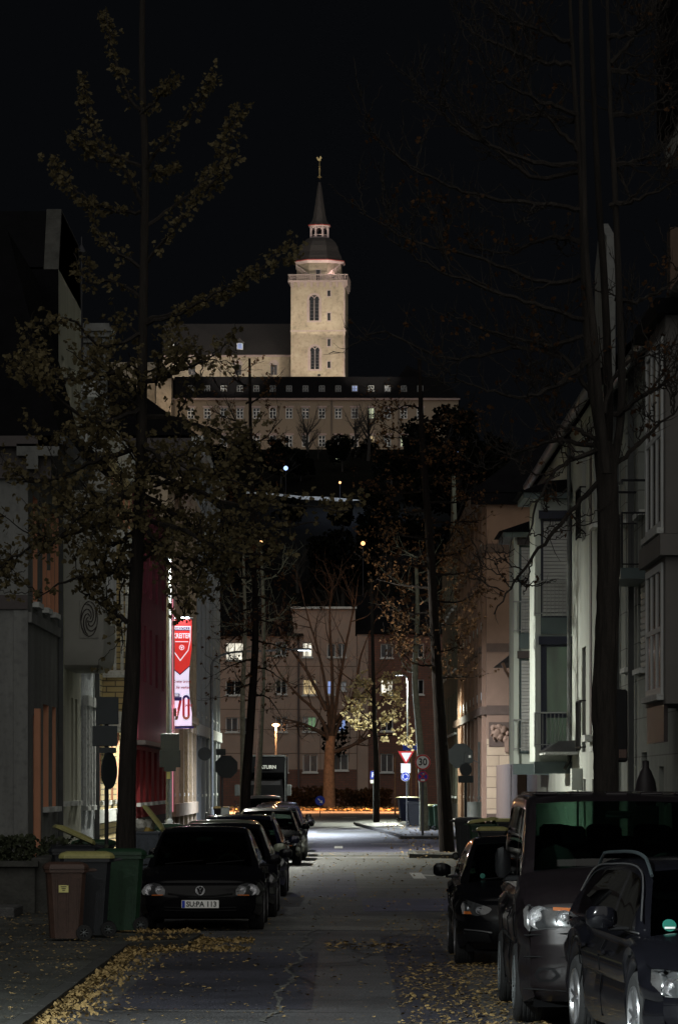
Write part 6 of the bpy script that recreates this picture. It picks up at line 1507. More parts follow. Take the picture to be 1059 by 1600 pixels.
# van
VAN = dict(L=4.9, W=1.9, H=1.95, cowl=.78, tailglass=4.85, wsend=1.62, rg0=4.6, wr=.345, yf=.95, yr=3.95, tw=.225, roofw=.84, bow=.2, shoulder=.93, crown=.06, alloy=False, spokes=7,
    nose=[(.14, .22), (.04, .3), (0, .42), (0, .66), (.01, .74), (.05, .9), (.1, 1.02)], top=[(.1, 1.02), (.25, 1.12), (.5, 1.21), (.8, 1.28), (1.2, 1.18), (1.8, 1.12), (3, 1.12), (4.6, 1.12), (4.9, 1.1)],
    cabin=[(.78, 1.3), (1.0, 1.47), (1.3, 1.68), (1.55, 1.84), (1.8, 1.92), (2.2, 1.95), (3.3, 1.96), (4.4, 1.94), (4.7, 1.8), (4.88, 1.2)], pillars=[(1.12, 2.2), (2.32, 3.4), (3.5, 4.55)], seams=[1.2, 2.26, 3.45], seat=2.0, cbow=.16, msize=(.13, .24), mz=1.36, mpaint='plastic_dark',
    lamp=[(.46, .86), (.86, .81), (.90, .86), (.905, 1.0), (.86, 1.04), (.5, 1.02), (.45, .96)], bowls=[(.775, .93, .098, 'reflector'), (.57, .92, .075, 'reflector')],
    sym=[('indicator', 'lamp_amber', [(.5, .985), (.66, .99), (.66, 1.018), (.51, 1.012)], .014), ('fog_surround', 'plastic_dark', [(.6, .44), (.66, .39), (.78, .39), (.82, .45), (.78, .51), (.66, .51)], .008), ('fog_cover', 'paint_plum', [(.64, .45), (.68, .41), (.76, .41), (.79, .45), (.76, .49), (.68, .49)], .016)],
    mid=[('grille', 'plastic_dark', [(-.44, .88), (.44, .88), (.44, .98), (-.44, .98)], .008), ('lower_grille', 'plastic_dark', [(-.42, .28), (.42, .28), (.42, .5), (-.42, .5)], .008)],
    bars=[('grille_bar', 'chrome', [[(-.44, .965), (0, .97), (.44, .965)], [(-.44, .905), (0, .905), (.44, .905)]], .008), ('bumper_line', 'plastic_dark', [[(-.9, .78), (-.5, .8), (0, .8), (.5, .8), (.9, .78)], [(-.9, .60), (-.5, .60), (0, .6), (.5, .6), (.9, .60)], [(-.9, .33), (-.5, .31), (0, .31), (.5, .31), (.9, .33)]], .008)], emblem=(.94, .075))
v, ny = car('van', 'plum grey van with large headlights behind the front estate car', 2.46, 32.2, VAN, paint='paint_plum', group='cars parked along the right kerb', detail=3, cat='van')
MB().box(-.78, -.5, .98, 1.25, 1.30, 1.305).build('parking_note', 'paper_pink', v, world=False)
MB().lathe([(.19, 0), (.18, .2), (.12, .3), (.01, .34)], 14, Matrix.Translation((-.55, 1.75, 1.18)) @ Matrix.Scale(.35, 4, (0, 1, 0))).build('seat_cushion', 'interior_grey', v, world=False, smooth=True)
m = MB()
for k in range(5): m.rbox(-.62 + k * .31 - .1, -.62 + k * .31 + .1, 1.9, 4.5, 1.955, 1.985, .012)
m.build('roof_ribs', 'paint_plum', v, world=False)
# the small dark car right
MZ = dict(HATCH); MZ.update(L=4.0, W=1.72, H=1.42, bow=.24, lamp=[(.45, .66), (.5, .60), (.62, .575), (.78, .58), (.8, .68), (.76, .76), (.6, .71)], bowls=[(.60, .64, .04, 'reflector'), (.71, .655, .03, 'chrome')], emblem=None,
    nose=[(.12, .2), (.03, .3), (0, .42), (0, .56), (.05, .68), (.14, .76)], top=[(.14, .76), (.35, .82), (.7, .87), (1.05, .91), (1.5, .92), (2.5, .94), (3.6, .97), (3.9, .95), (4.0, .88)],
    sym=[('indicator', 'lamp_amber', [(.68, .595), (.77, .595), (.77, .625), (.70, .625)], .02), ('fog_surround', 'plastic_dark', [(.45, .27), (.74, .28), (.78, .41), (.5, .38)], .01)], bars=[('fog_trim', 'alloy', [[(.46, .39), (.6, .41), (.76, .42)], [(.76, .42), (.75, .33), (.72, .29)], [(-.46, .39), (-.6, .41), (-.76, .42)]], .008)], mz=1.06, msize=(.2, .14))
mz, _ = car('small_car', 'black small car with slanted headlights parked behind the plum van', 2.17, 43.0, MZ, paint='paint_black', group='cars parked along the right kerb', detail=3)
t_ = MB().lathe([(.03, 0), (.001, -.001)], 16, Matrix.Translation((-.52, 1.215, 1.0)), 'y').build('sticker', 'sticker_green', mz, world=False)
# the front estate
FE = dict(EST); FE.update(L=4.6, W=1.86, H=1.43, bow=.26, rails=(1.75, 4.2), railmat='sign_back', mz=1.05, msize=(.22, .15), wr=.34, spokes=5, mpaint='paint_dark', sideglass='privacy_glass',
    nose=[(.12, .2), (.03, .3), (0, .42), (0, .52), (.04, .62), (.1, .69)], lamp=[(.46, .56), (.55, .5), (.8, .52), (.9, .62), (.88, .72), (.7, .7), (.5, .64)], bowls=[(.76, .6, .065, 'reflector'), (.62, .59, .05, 'chrome')],
    bars=[('lamp_strip', 'chrome', [[(-.5, .65), (-.7, .705), (-.88, .72)], [(-.52, .55), (-.6, .52), (-.8, .53)]], .01), ('grille_bar', 'chrome', [[(-.4, .55), (0, .53), (.4, .55)]], .01)])
fe, _ = car('estate_car', 'glossy black estate car with roof rails and alloy wheels, nearest on the right', 3.16, 27.4, FE, rot=5.4, paint='paint_dark', group='cars parked along the right kerb', detail=3)
# window trim of the estate and its green badge
m = MB(); C_ = smooth_prof(FE['cabin'], 6); pts = []
for a, z in C_:
    if 1.25 < a < 4.45: pts.append((-(.92 * .9 * .985 + (.92 * .70 - .92 * .9 * .985) * max(0, min(1, (z - .93) / (1.46 - .93))) ** 1.15) - .012, a, z - .03))
m.tube(pts, .007, 5); m.tube([(-.83, 1.2, .945), (-.83, 4.5, .97)], .007, 5); m.build('window_trim', 'alloy', fe, world=False, smooth=True)
m = MB().lathe([(.052, 0), (.001, -.001)], 20, Matrix.Translation((-.60, 1.19, 1.005)) @ Matrix.Rotation(R(-30), 4, 'X'), 'y').build('windscreen_badge', 'sticker_green', fe, world=False)
MB().box(-.64, -.56, 1.165, 1.168, .98, .995).build('badge_print', 'sign_white', m, world=False)
# pale van and lorry at the far end
VS = dict(OLD); VS.update(H=1.62, cabin=[(a, .86 + (z - .86) * 1.36) for a, z in HATCH['cabin']])
car('parked_car', 'tall pale car peeping out last in the left row, in front of the lorry', -2.75, 140, VS, paint='paint_pale', detail=1)
lx = xat(411, 205); LY = 205
t = empty('lorry', (lx, LY, 0), 'black box lorry with white lettering at the end of the left row', 'lorry')
m = MB(); m.rbox(lx - 1.22, lx + 1.22, LY + .9, LY + 7, 1.0, zat(1181, LY), .08); m.build('box_body', 'lorry_black', t)
m = MB(); m.rings([[(lx - 1.1, LY, .45), (lx + 1.1, LY, .45), (lx + 1.1, LY + 1.8, .45), (lx - 1.1, LY + 1.8, .45)], [(lx - 1.1, LY - .05, 1.25), (lx + 1.1, LY - .05, 1.25), (lx + 1.1, LY + 1.8, 1.25), (lx - 1.1, LY + 1.8, 1.25)], [(lx - 1.0, LY + .35, 2.35), (lx + 1.0, LY + .35, 2.35), (lx + 1.0, LY + 1.8, 2.35), (lx - 1.0, LY + 1.8, 2.35)]]); m.build('cab', 'lorry_black', t)
m = MB(); m.rings([[(lx - 1.1, LY + .5, 2.36), (lx + 1.1, LY + .5, 2.36), (lx + 1.1, LY + .88, 2.36), (lx - 1.1, LY + .88, 2.36)], [(lx - 1.15, LY + .1, 2.7), (lx + 1.15, LY + .1, 2.7), (lx + 1.15, LY + .88, 2.7), (lx - 1.15, LY + .88, 2.7)], [(lx - 1.18, LY + .55, 3.5), (lx + 1.18, LY + .55, 3.5), (lx + 1.18, LY + .88, 3.5), (lx - 1.18, LY + .88, 3.5)]]); ad = m.build('roof_spoiler', 'lorry_black', t)
m = MB(); m.quad((lx - .98, LY + .02, 1.32), (lx + .98, LY + .02, 1.32), (lx + .93, LY + .3, 2.25), (lx - .93, LY + .3, 2.25)); m.build('windscreen', 'pane_dark', t)
text('SATURN', .25, (lx + .2, LY + .12, 2.98), 'sign_white', t, bold=.012, sx=1.05, rot=(120, 0, 0) if False else (90, 0, 0)); MB().extr([(lx - .45, LY + .1, 2.98), (lx - .35, LY + .1, 3.06), (lx - .3, LY + .1, 2.98), (lx - .35, LY + .1, 2.9)], (0, .02, 0)).build('logo_mark', 'lamp_amber', t)
MB().box(lx - 1.2, lx - 1.14, LY + .84, LY + .9, 1.1, 3.6).box(lx + 1.14, lx + 1.2, LY + .84, LY + .9, 1.1, 3.6).box(lx - 1.2, lx + 1.2, LY + .84, LY + .9, 3.56, 3.64).build('box_edge', 'galv', t)
for s in (-1, 1):
    MB().rbox(lx + s * 1.38 - .13, lx + s * 1.38 + .13, LY + .1, LY + .2, 1.45, 2.05, .03).build('door_mirror', 'galv', t)
    MB().box(lx + s * .85 - .16, lx + s * .85 + .16, LY - .07, LY - .052, .75, .95).build('headlight', 'reflector', t)
    for yy in (LY + .9, LY + 5): MB().lathe([(.2, -.13), (.43, -.13), (.45, 0), (.43, .13), (.2, .13)], 20, Matrix.Translation((lx + s * .95, yy, .45)), 'x').build('wheel', 'rubber', t, smooth=True)
# bicycle leaning near the lorry
bx_, by_ = xat(364, 214), 214; t = empty('bicycle', (bx_, by_, 0), 'white framed bicycle leaning left of the black lorry', 'bicycle')
for dx in (0, .95):
    m = MB(); m.tube([(bx_ + dx + .33 * math.cos(a), by_ + .1 * dx, .35 + .33 * math.sin(a)) for a in [k * math.pi / 12 for k in range(25)]], .022, 5)
    for k in range(8): m.tube([(bx_ + dx, by_ + .1 * dx, .35), (bx_ + dx + .32 * math.cos(k * .785), by_ + .1 * dx, .35 + .32 * math.sin(k * .785))], .005, 3)
    m.build('wheel', 'bike_metal', t)
m = MB(); A, B_, C2, D, E_ = (bx_, by_, .35), (bx_ + .2, by_, .95), (bx_ + .45, by_ + .05, .35), (bx_ + .7, by_ + .07, .95), (bx_ + .95, by_ + .1, .35)
for a, b_ in ((A, B_), (B_, C2), (C2, D), (B_, D), (D, E_), (A, C2)): m.tube([a, b_], .022, 5)
m.tube([B_, (bx_ + .17, by_, 1.08)], .02, 5); m.tube([(bx_ + .05, by_ - .2, 1.1), (bx_ + .17, by_, 1.08), (bx_ + .12, by_ + .2, 1.1)], .018, 5); m.build('frame', 'bike_metal', t); MB().rbox(bx_ + .6, bx_ + .84, by_, by_ + .14, .98, 1.04, .02).build('saddle', 'rubber', t)
# ---------------------------------------------------------------- wheelie bins
def make_bin(body, lid, H=1.05, W=.56, D=.62, open_=0):
    "local: wheels and handle at +x, lid hinge at +x"
    t = empty('wheelie_bin', (0, 0, 0)); hd, hw_ = D / 2, W / 2
    def rr(k, z, c=.05): 
        a, b = hd * k, hw_ * k; return [(-a + c, -b, z), (a - c, -b, z), (a, -b + c, z), (a, b - c, z), (a - c, b, z), (-a + c, b, z), (-a, b - c, z), (-a, -b + c, z)]
    m = MB(); m.rings([rr(.76, .03), rr(.78, .1), rr(.95, H * .86), rr(.97, H * .9)], cap=True); m.rings([rr(1.05, H * .9), rr(1.05, H * .94)])
    for s in (-1, 1):
        for x in (-.5, 0, .5): m.extr([(x * hd, s * hw_ * .79, .12), (x * hd * 1.08, s * hw_ * .955, H * .82), (x * hd * 1.08 + .015, s * hw_ * .955, H * .82), (x * hd + .015, s * hw_ * .79, .12)], (0, s * .012, 0))
    m.build('body', body, t, world=False, smooth=True, angle=35)
    lm = MB(); c = .06
    def lr(k, z): return [(x, y, z) for x, y, _ in [(p[0] * k, p[1] * k, 0) for p in rr(1.1, 0, .06)]]
    lm.rings([lr(1, 0), lr(1.0, .03), lr(.93, .06), lr(.7, .085)])
    lt = Matrix.Translation((hd, 0, H * .94 + .004)) @ Matrix.Rotation(R(open_), 4, 'Y') @ Matrix.Translation((-hd, 0, 0))
    lm.v = [lt @ v for v in lm.v]; lm.build('lid', lid, t, world=False, smooth=True, angle=35)
    hb = MB(); hb.tube([(hd + .02, -hw_ * .7, H * .92), (hd + .11, -hw_ * .7, H * .93), (hd + .11, hw_ * .7, H * .93), (hd + .02, hw_ * .7, H * .92)], .017, 6); hb.build('handle', body, t, world=False)
    for s in (-1, 1):
        wy = s * (hw_ * .86); MT = Matrix.Translation((hd * .86, wy, .1))
        wh = MB().lathe([(.055, -.028), (.095, -.028), (.1, -.018), (.1, .018), (.095, .028), (.055, .028)], 22, MT, 'y').build('wheel', 'rubber', t, world=False, smooth=True)
        m = MB()
        for k in range(7): a = k * .897; m.tube([MT @ Vector((0, s * .022, 0)), MT @ Vector((.058 * math.cos(a), s * .022, .058 * math.sin(a)))], .006, 4)
        m.lathe([(.06, s * .02), (.052, s * .028), (.05, s * .01)], 16, MT, 'y'); m.lathe([(.018, s * .03), (.005, s * .034)], 10, MT, 'y'); m.build('hub', 'galv', wh, world=False)
    MB().tube([(hd * .86, -hw_ * .8, .1), (hd * .86, hw_ * .8, .1)], .012, 6).build('axle', 'dark_metal', t, world=False)
    return t
protos_b = {}
def put_bin(key, x, y, z, rz, label, tilt=0, sticker=False, grp='rubbish bins put out on the left pavement', **kw):
    k = (key, tuple(sorted(kw.items())))
    if k in protos_b: o = copy_tree(protos_b[k])
    else: o = make_bin(*key, **kw); protos_b[k] = o
    o.location = (x, y, z); o.rotation_euler = (0, R(tilt), R(rz)); tag(o, label, 'bin', grp); return o
BG = 'rubbish bins put out on the left pavement'; BR = 'rubbish bins put out on the right pavement'
bb = put_bin(('bin_brown', 'bin_brown'), xat(102, 47.5), 47.6, KH, 8, 'small brown wheelie bin with a yellow sticker, foremost of the left bins', H=.94, W=.48, D=.5)
st = MB().box(-.1, .02, -.236, -.225, .60, .69).build('sticker', 'sticker_yellow', bb, world=False)
for k, wd in enumerate((.07, .05, .03)): MB().box(-.04 - wd / 2, -.04 + wd / 2, -.2415, -.2405, .668 - k * .022, .676 - k * .022).build('sticker_print', 'sign_black', st, world=False)
put_bin(('bin_black', 'lid_yellow'), xat(135, 48.6), 48.7, KH, 4, 'black bin with olive yellow lid behind the small brown bin', H=1.06, W=.56, D=.64)
put_bin(('bin_green', 'bin_green'), xat(188, 50.2), 50.3, KH, 2, 'dark green bin with closed green lid beside the black hatchback', H=1.07)
put_bin(('bin_black', 'lid_yellow'), xat(112, 60.5), 60.6, KH, 10, 'black bin with propped open pale yellow lid near the house wall', H=1.05, open_=24)
put_bin(('bin_black', 'bin_green'), xat(146, 63), 63.2, KH, -5, 'black bin with green lid behind the round sign pole', H=1.0)
put_bin(('bin_black', 'bin_black'), xat(120, 57.6), 57.6, KH, -5, 'plain black bin squeezed behind the first three bins', H=.98, D=.7)
ob = put_bin(('bin_grey', 'lid_yellow'), xat(229, 76), 76.2, KH, 0, 'grey blue bin overflowing with rubbish, its yellow lid standing open', H=1.07, open_=52, D=.60)
random.seed(5)
for k in range(7):
    c = Vector((random.uniform(-.2, .15), random.uniform(-.18, .1), 1.0 + random.uniform(0, .14))); r = random.uniform(.09, .15)
    MB().lathe([(.01, -r), (r * .8, -r * .6), (r, 0), (r * .75, r * .6), (.02, r)], 7, Matrix.Translation(c) @ Matrix.Rotation(random.random() * 3, 4, 'X')).build('rubbish_bag', random.choice(('bag_white', 'bag_yellow', 'bag_white')), ob, world=False)
put_bin(('bin_black', 'bin_green'), xat(262, 84), 84.2, KH, 0, 'black bin with dark green lid behind the street lamp pole', H=1.05)
put_bin(('bin_green', 'bin_green'), xat(245, 82), 80.0, KH, 5, 'green bin between overflowing bin and lamp pole', H=1.0)
put_bin(('bin_black', 'lid_yellow'), xat(344, 150), 152, KH, 0, 'distant black bin with yellow lid by the pale grey house', H=1.05)
put_bin(('bin_black', 'bin_black'), xat(733, 98), 98.5, KH, 170, 'black bin with black lid beside the brown leaved tree', grp=BR, H=1.07, D=.7)
g2 = put_bin(('bin_green', 'lid_yellow'), xat(755, 92), 92.2, KH, 175, 'green bin stuffed with bags under a raised yellow lid', grp=BR, H=1.05, open_=8, W=.6, D=.66)
for k in range(4): MB().lathe([(.01, -.08), (.08, 0), (.02, .08)], 7, Matrix.Translation((-.25 + k * .14, -.2, 1.0))).build('rubbish_bag', 'bag_white' if k % 2 else 'bin_green', g2, world=False)
put_bin(('bin_black', 'lid_yellow'), xat(790, 97), 97.5, KH, 180, 'black bin with yellow lid close to the brown house pipe', grp=BR, H=1.05)
put_bin(('bin_black', 'lid_yellow'), xat(776, 80), 82.5, KH, 180, 'bin with green and yellow lid just above the small black car', grp=BR, H=1.0)
put_bin(('bin_blue', 'lid_yellow'), xat(632, 210), 200.0, KH, 185, 'dark blue bin with yellow lid, leftmost of the far bins', grp=BR, H=1.3, W=1.0, D=1.05)
put_bin(('bin_black', 'bin_black'), xat(648, 178), 178, KH, 180, 'black bin with black lid between the blue and the green bins', grp=BR, H=1.15, W=.6, D=.75)
for k, (px, lb) in enumerate(((669, 'first from left of the three green bins behind the speed sign'), (677, 'middle one of the three green bins behind the speed sign'), (686, 'rightmost and largest of the three green bins'))):
    put_bin(('bin_green', 'lid_yellow' if k < 2 else 'bin_green'), xat(px, 162), 162 + (2 - k) * .7, KH, 182, lb, grp=BR, H=1.07, D=.5)
tag(MB().lathe([(.22, 0), (.23, .5), (.24, .52), (.01, .53)], 20, Matrix.Translation((xat(740, 118), 118, 1.0))).tube([(xat(740, 118), 118, .12), (xat(740, 118), 118, 1.0)], .03, 6).build('litter_bin', 'galv', smooth=True), 'round pale metal litter bin on a post by the brown house', 'litter bin')

# ---------------------------------------------------------------- low garden wall on the left
tag(MB().rbox(-6.6, -4.55, 57.6, 58.1, .1, .82, .02).box(-6.6, -4.5, 57.5, 58.16, .822, .9).rbox(-4.62, -4.3, 57.7, 72, .1, .95, .02).build('garden_wall', 'concrete_wall'), 'low dark garden wall with pale coping and a hedge behind', 'wall')
tag(MB().rbox(-5.6, -4.72, 55.9, 57.4, .1, .26, .02).build('stone_step', 'granite'), 'single stone step in front of the low garden wall', 'step')

# ---------------------------------------------------------------- signs
def disc(m, c, r, n=32, th=.01, back=False): m.lathe([(.001, 0), (r, 0), (r, th), (.001, th)], n, Matrix.Translation(c), 'y'); return m
def ring(m, c, r0, r1, th=.004, n=32): m.lathe([(r0, 0), (r1, 0), (r1, th), (r0, th)], n, Matrix.Translation(c), 'y'); return m
def post(name, label, px, Y, ztop, r=.035, cat='sign post', mt='galv', dark=False, grp=None):
    x = xat(px, Y); t = empty(name, (x, Y, 0), label, cat, grp); MB().tube([(x, Y, 0), (x, Y, ztop)], r, 10).build('pole', mt, t, smooth=True); return t, x
# left pole with three sign backs, near the ginkgo
Ys = 62; t, x = post('road_sign', 'thin dark pole with two square sign backs above a turned round sign', 167, Ys, zat(1090, Ys), .035, 'sign', 'dark_metal')
MB().rbox(xat(151, Ys), xat(186, Ys), Ys - .06, Ys - .04, zat(1132, Ys), zat(1089, Ys), .008).build('sign_plate', 'sign_back', t); MB().rbox(xat(145, Ys), xat(184, Ys), Ys - .06, Ys - .04, zat(1166, Ys), zat(1134, Ys), .008).build('sign_plate', 'sign_back', t)
MB().rbox(xat(156, Ys), xat(182, Ys), Ys - .06, Ys - .04, zat(1177, Ys), zat(1168, Ys), .004).build('sign_plate', 'sign_back', t)
m = MB(); m.lathe([(.001, 0), (.3, 0), (.3, .015), (.001, .015)], 32, Matrix.Translation((xat(172, Ys), Ys - .05, zat(1204, Ys))) @ Matrix.Rotation(R(69), 4, 'Z'), 'y'); m.build('round_sign', 'sign_back', t)
# sign backs on the street lamp pole
Ys = 111.6; x = xat(264, 112); t = empty('road_sign', (x, Ys, 2), 'pair of grey sign backs clamped to the thick street lamp pole', 'sign')
for a, c, b_, d in ((251, 272, 1146, 1172), (249, 282, 1172, 1199), (270, 280, 1146, 1172), (256, 275, 1197, 1205)): MB().rbox(xat(a, Ys), xat(c, Ys), Ys + .1 + a * .0002, Ys + .115 + a * .0002, zat(d, Ys), zat(b_, Ys), .008).build('sign_plate', 'sign_back', t)
MB().box(x - .07, x + .07, Ys + .28, Ys + .3, zat(1218, Ys), zat(1206, Ys)).build('clamp', 'galv', t); MB().box(x - .055, x + .05, 111.86, 111.88, zat(1217, 112), zat(1206, 112)).build('sticker', 'sticker_yellow', t)
# round back and stop sign back
Ys = 166; x = xat(320, Ys); t = empty('road_sign', (x, Ys, 2), 'dark round sign back fixed beside the curved lamp pole', 'sign'); disc(MB(), (x, Ys - .1, zat(1178, Ys)), .29).build('sign_plate', 'sign_back', t); MB().tube([(x, Ys - .05, zat(1178, Ys)), (xat(331, Ys), Ys - .05, zat(1178, Ys))], .02, 6).build('clamp', 'galv', t)
def stop_back(px, py, Ys, pole_px, lbl, rot=False, W=.46):
    t, x = post('road_sign', lbl, pole_px, Ys + .08, zat(py - 22, Ys), .04, 'sign'); c = (xat(px, Ys), Ys - .02, zat(py, Ys))
    MB().lathe([(.001, 0), (W, 0), (W, .012), (.001, .012)], 8, Matrix.Translation(c) @ Matrix.Rotation(R(22.5), 4, 'Y'), 'y').build('octagon_plate', 'sign_back', t); return t, c
t, c = stop_back(354, 1198, 146, 347, 'dark octagonal stop sign back left of the removal lorry'); MB().rbox(xat(338, 146), xat(353, 146), 145.9, 145.92, zat(1180, 146), zat(1170, 146), .01).build('sign_plate', 'sign_back', t)
t, c = stop_back(719, 1181, 128, 748, 'grey octagonal sign back in front of the brown corner house', W=.44); MB().tube([(xat(700, 128), 128, zat(1170, 128)), (xat(748, 128), 128, zat(1192, 128))], .015, 5).build('clamp', 'galv', t)
MB().rbox(xat(724, 128), xat(738, 128), 127.95, 127.97, zat(1192, 128), zat(1176, 128), .01).build('sign_plate', 'sign_back', t)
MB().box(xat(731.5, 128), xat(735, 128), 127.94, 127.948, zat(1184, 128), zat(1180, 128)).build('sticker', 'sign_white', t)
Ys = 104; t, x = post('road_sign', 'black round sign back with a small plate below, by the black bins', 727, Ys, zat(1192, Ys), .04, 'sign', 'dark_metal'); disc(MB(), (x, Ys - .08, zat(1202.5, Ys)), .17 * 1.0).build('round_sign', 'sign_back', t); MB().rbox(xat(715, Ys), xat(739, Ys), Ys - .07, Ys - .05, zat(1223, Ys), zat(1212, Ys), .01).build('sign_plate', 'sign_back', t)
# 30 sign + no stopping
Ys = 146; t, x = post('road_sign', 'red ringed speed limit sign reading 30 above a no stopping sign', 660, Ys, zat(1178, Ys), .05, 'sign', 'galv')
c = (x, Ys - .09, zat(1191, Ys)); r0 = 12.3 * Ys / F
d = disc(MB(), c, r0).build('limit_plate', 'sign_white', t, smooth=True, angle=30); ring(MB(), (c[0], c[1] - .006, c[2]), r0 * .8, r0 * .985).build('red_ring', 'sign_red', d); text('30', r0 * 1.25, (c[0], c[1] - .006, c[2]), 'sign_black', d, bold=.008, sx=.9)
c = (x, Ys - .09, zat(1213.5, Ys)); r0 = 8.8 * Ys / F
d = disc(MB(), c, r0).build('no_stopping_plate', 'sign_blue', t, smooth=True, angle=30); ring(MB(), (c[0], c[1] - .006, c[2]), r0 * .8, r0 * .98).build('red_ring', 'sign_red', d)
m = MB()
for s in (-1, 1): m.box(-r0 * .85, r0 * .85, -.012, -.006, -r0 * .09, r0 * .09, Matrix.Translation(c) @ Matrix.Rotation(R(45 * s), 4, 'Y'))
m.build('red_cross', 'sign_red', d); MB().box(-.03, .03, -.02, -.013, -.02, .03, Matrix.Translation((c[0] + .02, c[1], c[2] + .1))).build('sticker', 'sticker_yellow', d)
m = MB().box(c[0] - .08, c[0] + .08, c[1] - .02, c[1] - .013, c[2] - .17, c[2] - .1); m.build('arrow_mark', 'sign_white', d)
light('SPOT', 'sign_wash', (xat(660, Ys), Ys - 12, 7.9), 1, (1, 1, 1)) if False else None
# yield + roundabout + street name, on the straight lamp
Ys = 176; t, x = post('road_sign', 'white and red yield triangle above a blue roundabout sign', 635, Ys, zat(1172, Ys), .03, 'sign')
def tri(c, r): return [(c[0] + r * math.sin(a), c[1], c[2] - r * math.cos(a)) for a in (0, 2.0944, 4.1888)]
c = (xat(634, Ys), Ys - .05, zat(1181, Ys)); MB().extr(tri(c, 14.5 * Ys / F), (0, .012, 0)).build('yield_border', 'sign_red', t); MB().extr(tri((c[0], c[1] - .006, c[2]), 9.5 * Ys / F), (0, .004, 0)).build('yield_field', 'sign_white', t)
MB().rbox(xat(626, Ys), xat(641, Ys), Ys - .06, Ys - .05, zat(1208, Ys), zat(1193, Ys), .004).build('bike_route_plate', 'sign_white', t)
c = (xat(633, Ys), Ys - .07, zat(1213.5, Ys)); d = disc(MB(), c, 7 * Ys / F).build('roundabout_plate', 'sign_blue', t); m = MB(); ring(m, (c[0], c[1] - .005, c[2]), 6.5 * Ys / F, 7 * Ys / F)
for k in range(3):
    a0 = k * 2.094
    for j in range(6):
        a, b_ = a0 + j * .22, a0 + (j + 1) * .22; m.extr([(c[0] + q * math.cos(w_), c[1] - .006, c[2] + q * math.sin(w_)) for q, w_ in ((.1, a), (.14, a), (.14, b_), (.1, b_))], (0, .003, 0))
    a = a0 + 6.6 * .22; m.extr([(c[0] + .085 * math.cos(a - .15), c[1] - .006, c[2] + .085 * math.sin(a - .15)), (c[0] + .16 * math.cos(a - .15), c[1] - .006, c[2] + .16 * math.sin(a - .15)), (c[0] + .12 * math.cos(a + .4), c[1] - .006, c[2] + .12 * math.sin(a + .4))], (0, .003, 0))
m.build('arrow_mark', 'sign_white', d)
Ys = 203.8; x = xat(638, Ys); t = empty('street_name_sign', (x, Ys, 3.6), 'blue street name sign high on the straight lamp pole', 'sign'); MB().rbox(xat(629, Ys), xat(651, Ys), Ys - .11, Ys - .09, zat(1172, Ys), zat(1164, Ys), .005).build('name_plate', 'sign_blue', t); MB().box(xat(636, Ys), xat(648, Ys), Ys - .115, Ys - .112, zat(1168.6, Ys), zat(1167, Ys)).build('name_line', 'galv', t)
Ys = 215; t, x = post('parking_sign', 'small blue parking sign with a white plate behind the slim tree', 583, Ys, zat(1204, Ys), .03, 'sign'); MB().rbox(xat(578.5, Ys), xat(588, Ys), Ys - .06, Ys - .04, zat(1217, Ys), zat(1205, Ys), .005).build('parking_plate', 'sign_blue', t); text('P', .36, (xat(583, Ys), Ys - .062, zat(1211, Ys)), 'sign_white', t, bold=.01); MB().rbox(xat(578.5, Ys), xat(588, Ys), Ys - .06, Ys - .04, zat(1224, Ys), zat(1218.5, Ys), .005).build('extra_plate', 'sign_white', t)
Ys = 243; t, x = post('keep_right_sign', 'round blue sign with a white arrow slanting down, on a short post', 500, Ys, zat(1246, Ys), .03, 'sign'); c = (x, Ys - .06, zat(1251, Ys)); r0 = 7.6 * Ys / F; d = disc(MB(), c, r0).build('arrow_plate', 'sign_blue', t)
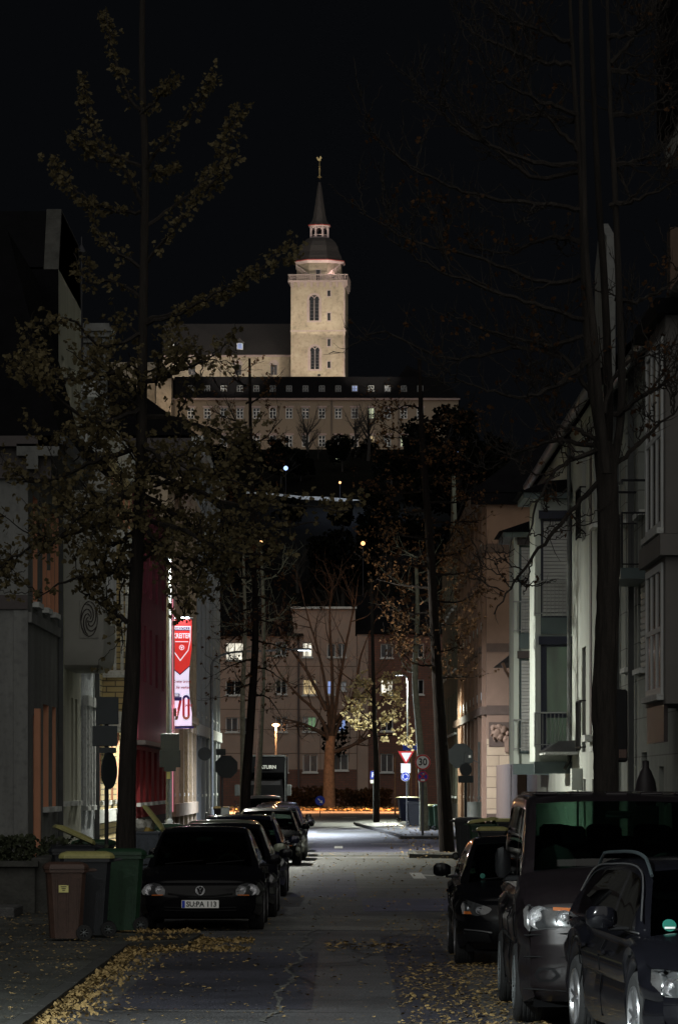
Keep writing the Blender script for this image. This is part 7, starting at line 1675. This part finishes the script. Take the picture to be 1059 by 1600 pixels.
m = MB().box(-r0 * .6, r0 * .35, -.008, -.003, -r0 * .1, r0 * .1, Matrix.Translation(c) @ Matrix.Rotation(R(45), 4, 'Y')); m.extr([Matrix.Translation(c) @ Matrix.Rotation(R(45), 4, 'Y') @ Vector(p) for p in ((r0 * .75, -.008, 0), (r0 * .2, -.008, r0 * .38), (r0 * .2, -.008, -r0 * .38))], (0, .004, 0)); m.build('white_arrow', 'sign_white', d)
# plain orange posts by the cross road, guide post, power box
for px, Ys, yt, lb in ((617, 262, 1185, 'orange lit wooden post left of the yield sign'), (642, 270, 1170, 'left one of two thin orange lit posts beside the far bins'), (650, 272, 1168, 'right one of two thin orange lit posts beside the far bins')): 
    x = xat(px, Ys); tag(MB().tube([(x, Ys, 0), (x, Ys, zat(yt, Ys))], .06, 8).lathe([(.1, -.02), (.1, .02), (.01, .05)], 8, Matrix.Translation((x, Ys, zat(yt, Ys)))).build('post', 'bark_lit'), lb, 'post')
x = xat(352, 120); t = empty('parking_meter', (x, 127, 0), 'small grey metal box on a post behind the silver car', 'meter'); x = xat(352, 127); MB().rbox(x - .14, x + .14, 126.9, 127.1, zat(1278, 127), zat(1262, 127), .02).build('box', 'galv', t); MB().tube([(x, 127, .1), (x, 127, zat(1278, 127))], .03, 6).build('pole', 'galv', t)
# dark cabinet back behind the big tree on the right
Ys = 58; x = xat(968, Ys); t = empty('advert_board', (x, Ys, 0), 'black sign board back on a pole right of the big bare trunk', 'sign'); MB().rbox(xat(950, Ys), xat(980, Ys), Ys, Ys + .08, zat(1191, Ys), zat(1077, Ys), .03).build('board', 'plastic_dark', t); MB().tube([(xat(960, Ys), Ys + .1, .1), (xat(960, Ys), Ys + .1, zat(1080, Ys))], .04, 8).build('pole', 'dark_metal', t); MB().box(xat(966, Ys), xat(978, Ys), Ys - .01, Ys - .002, zat(1184, Ys), zat(1171, Ys)).build('label_plate', 'bin_brown', t)
# aerials on roofs (left)
x = xat(128, 100); t = tag(MB().tube([(x, 100, 12), (x, 100, zat(370, 100))], [.05, .02], 5).lathe([(.01, 0), (.14, .1), (.02, .3)], 8, Matrix.Translation((x, 100, zat(400, 100)))).build('roof_aerial', 'iron'), 'thin roof aerial above the dark houses on the left', 'aerial')
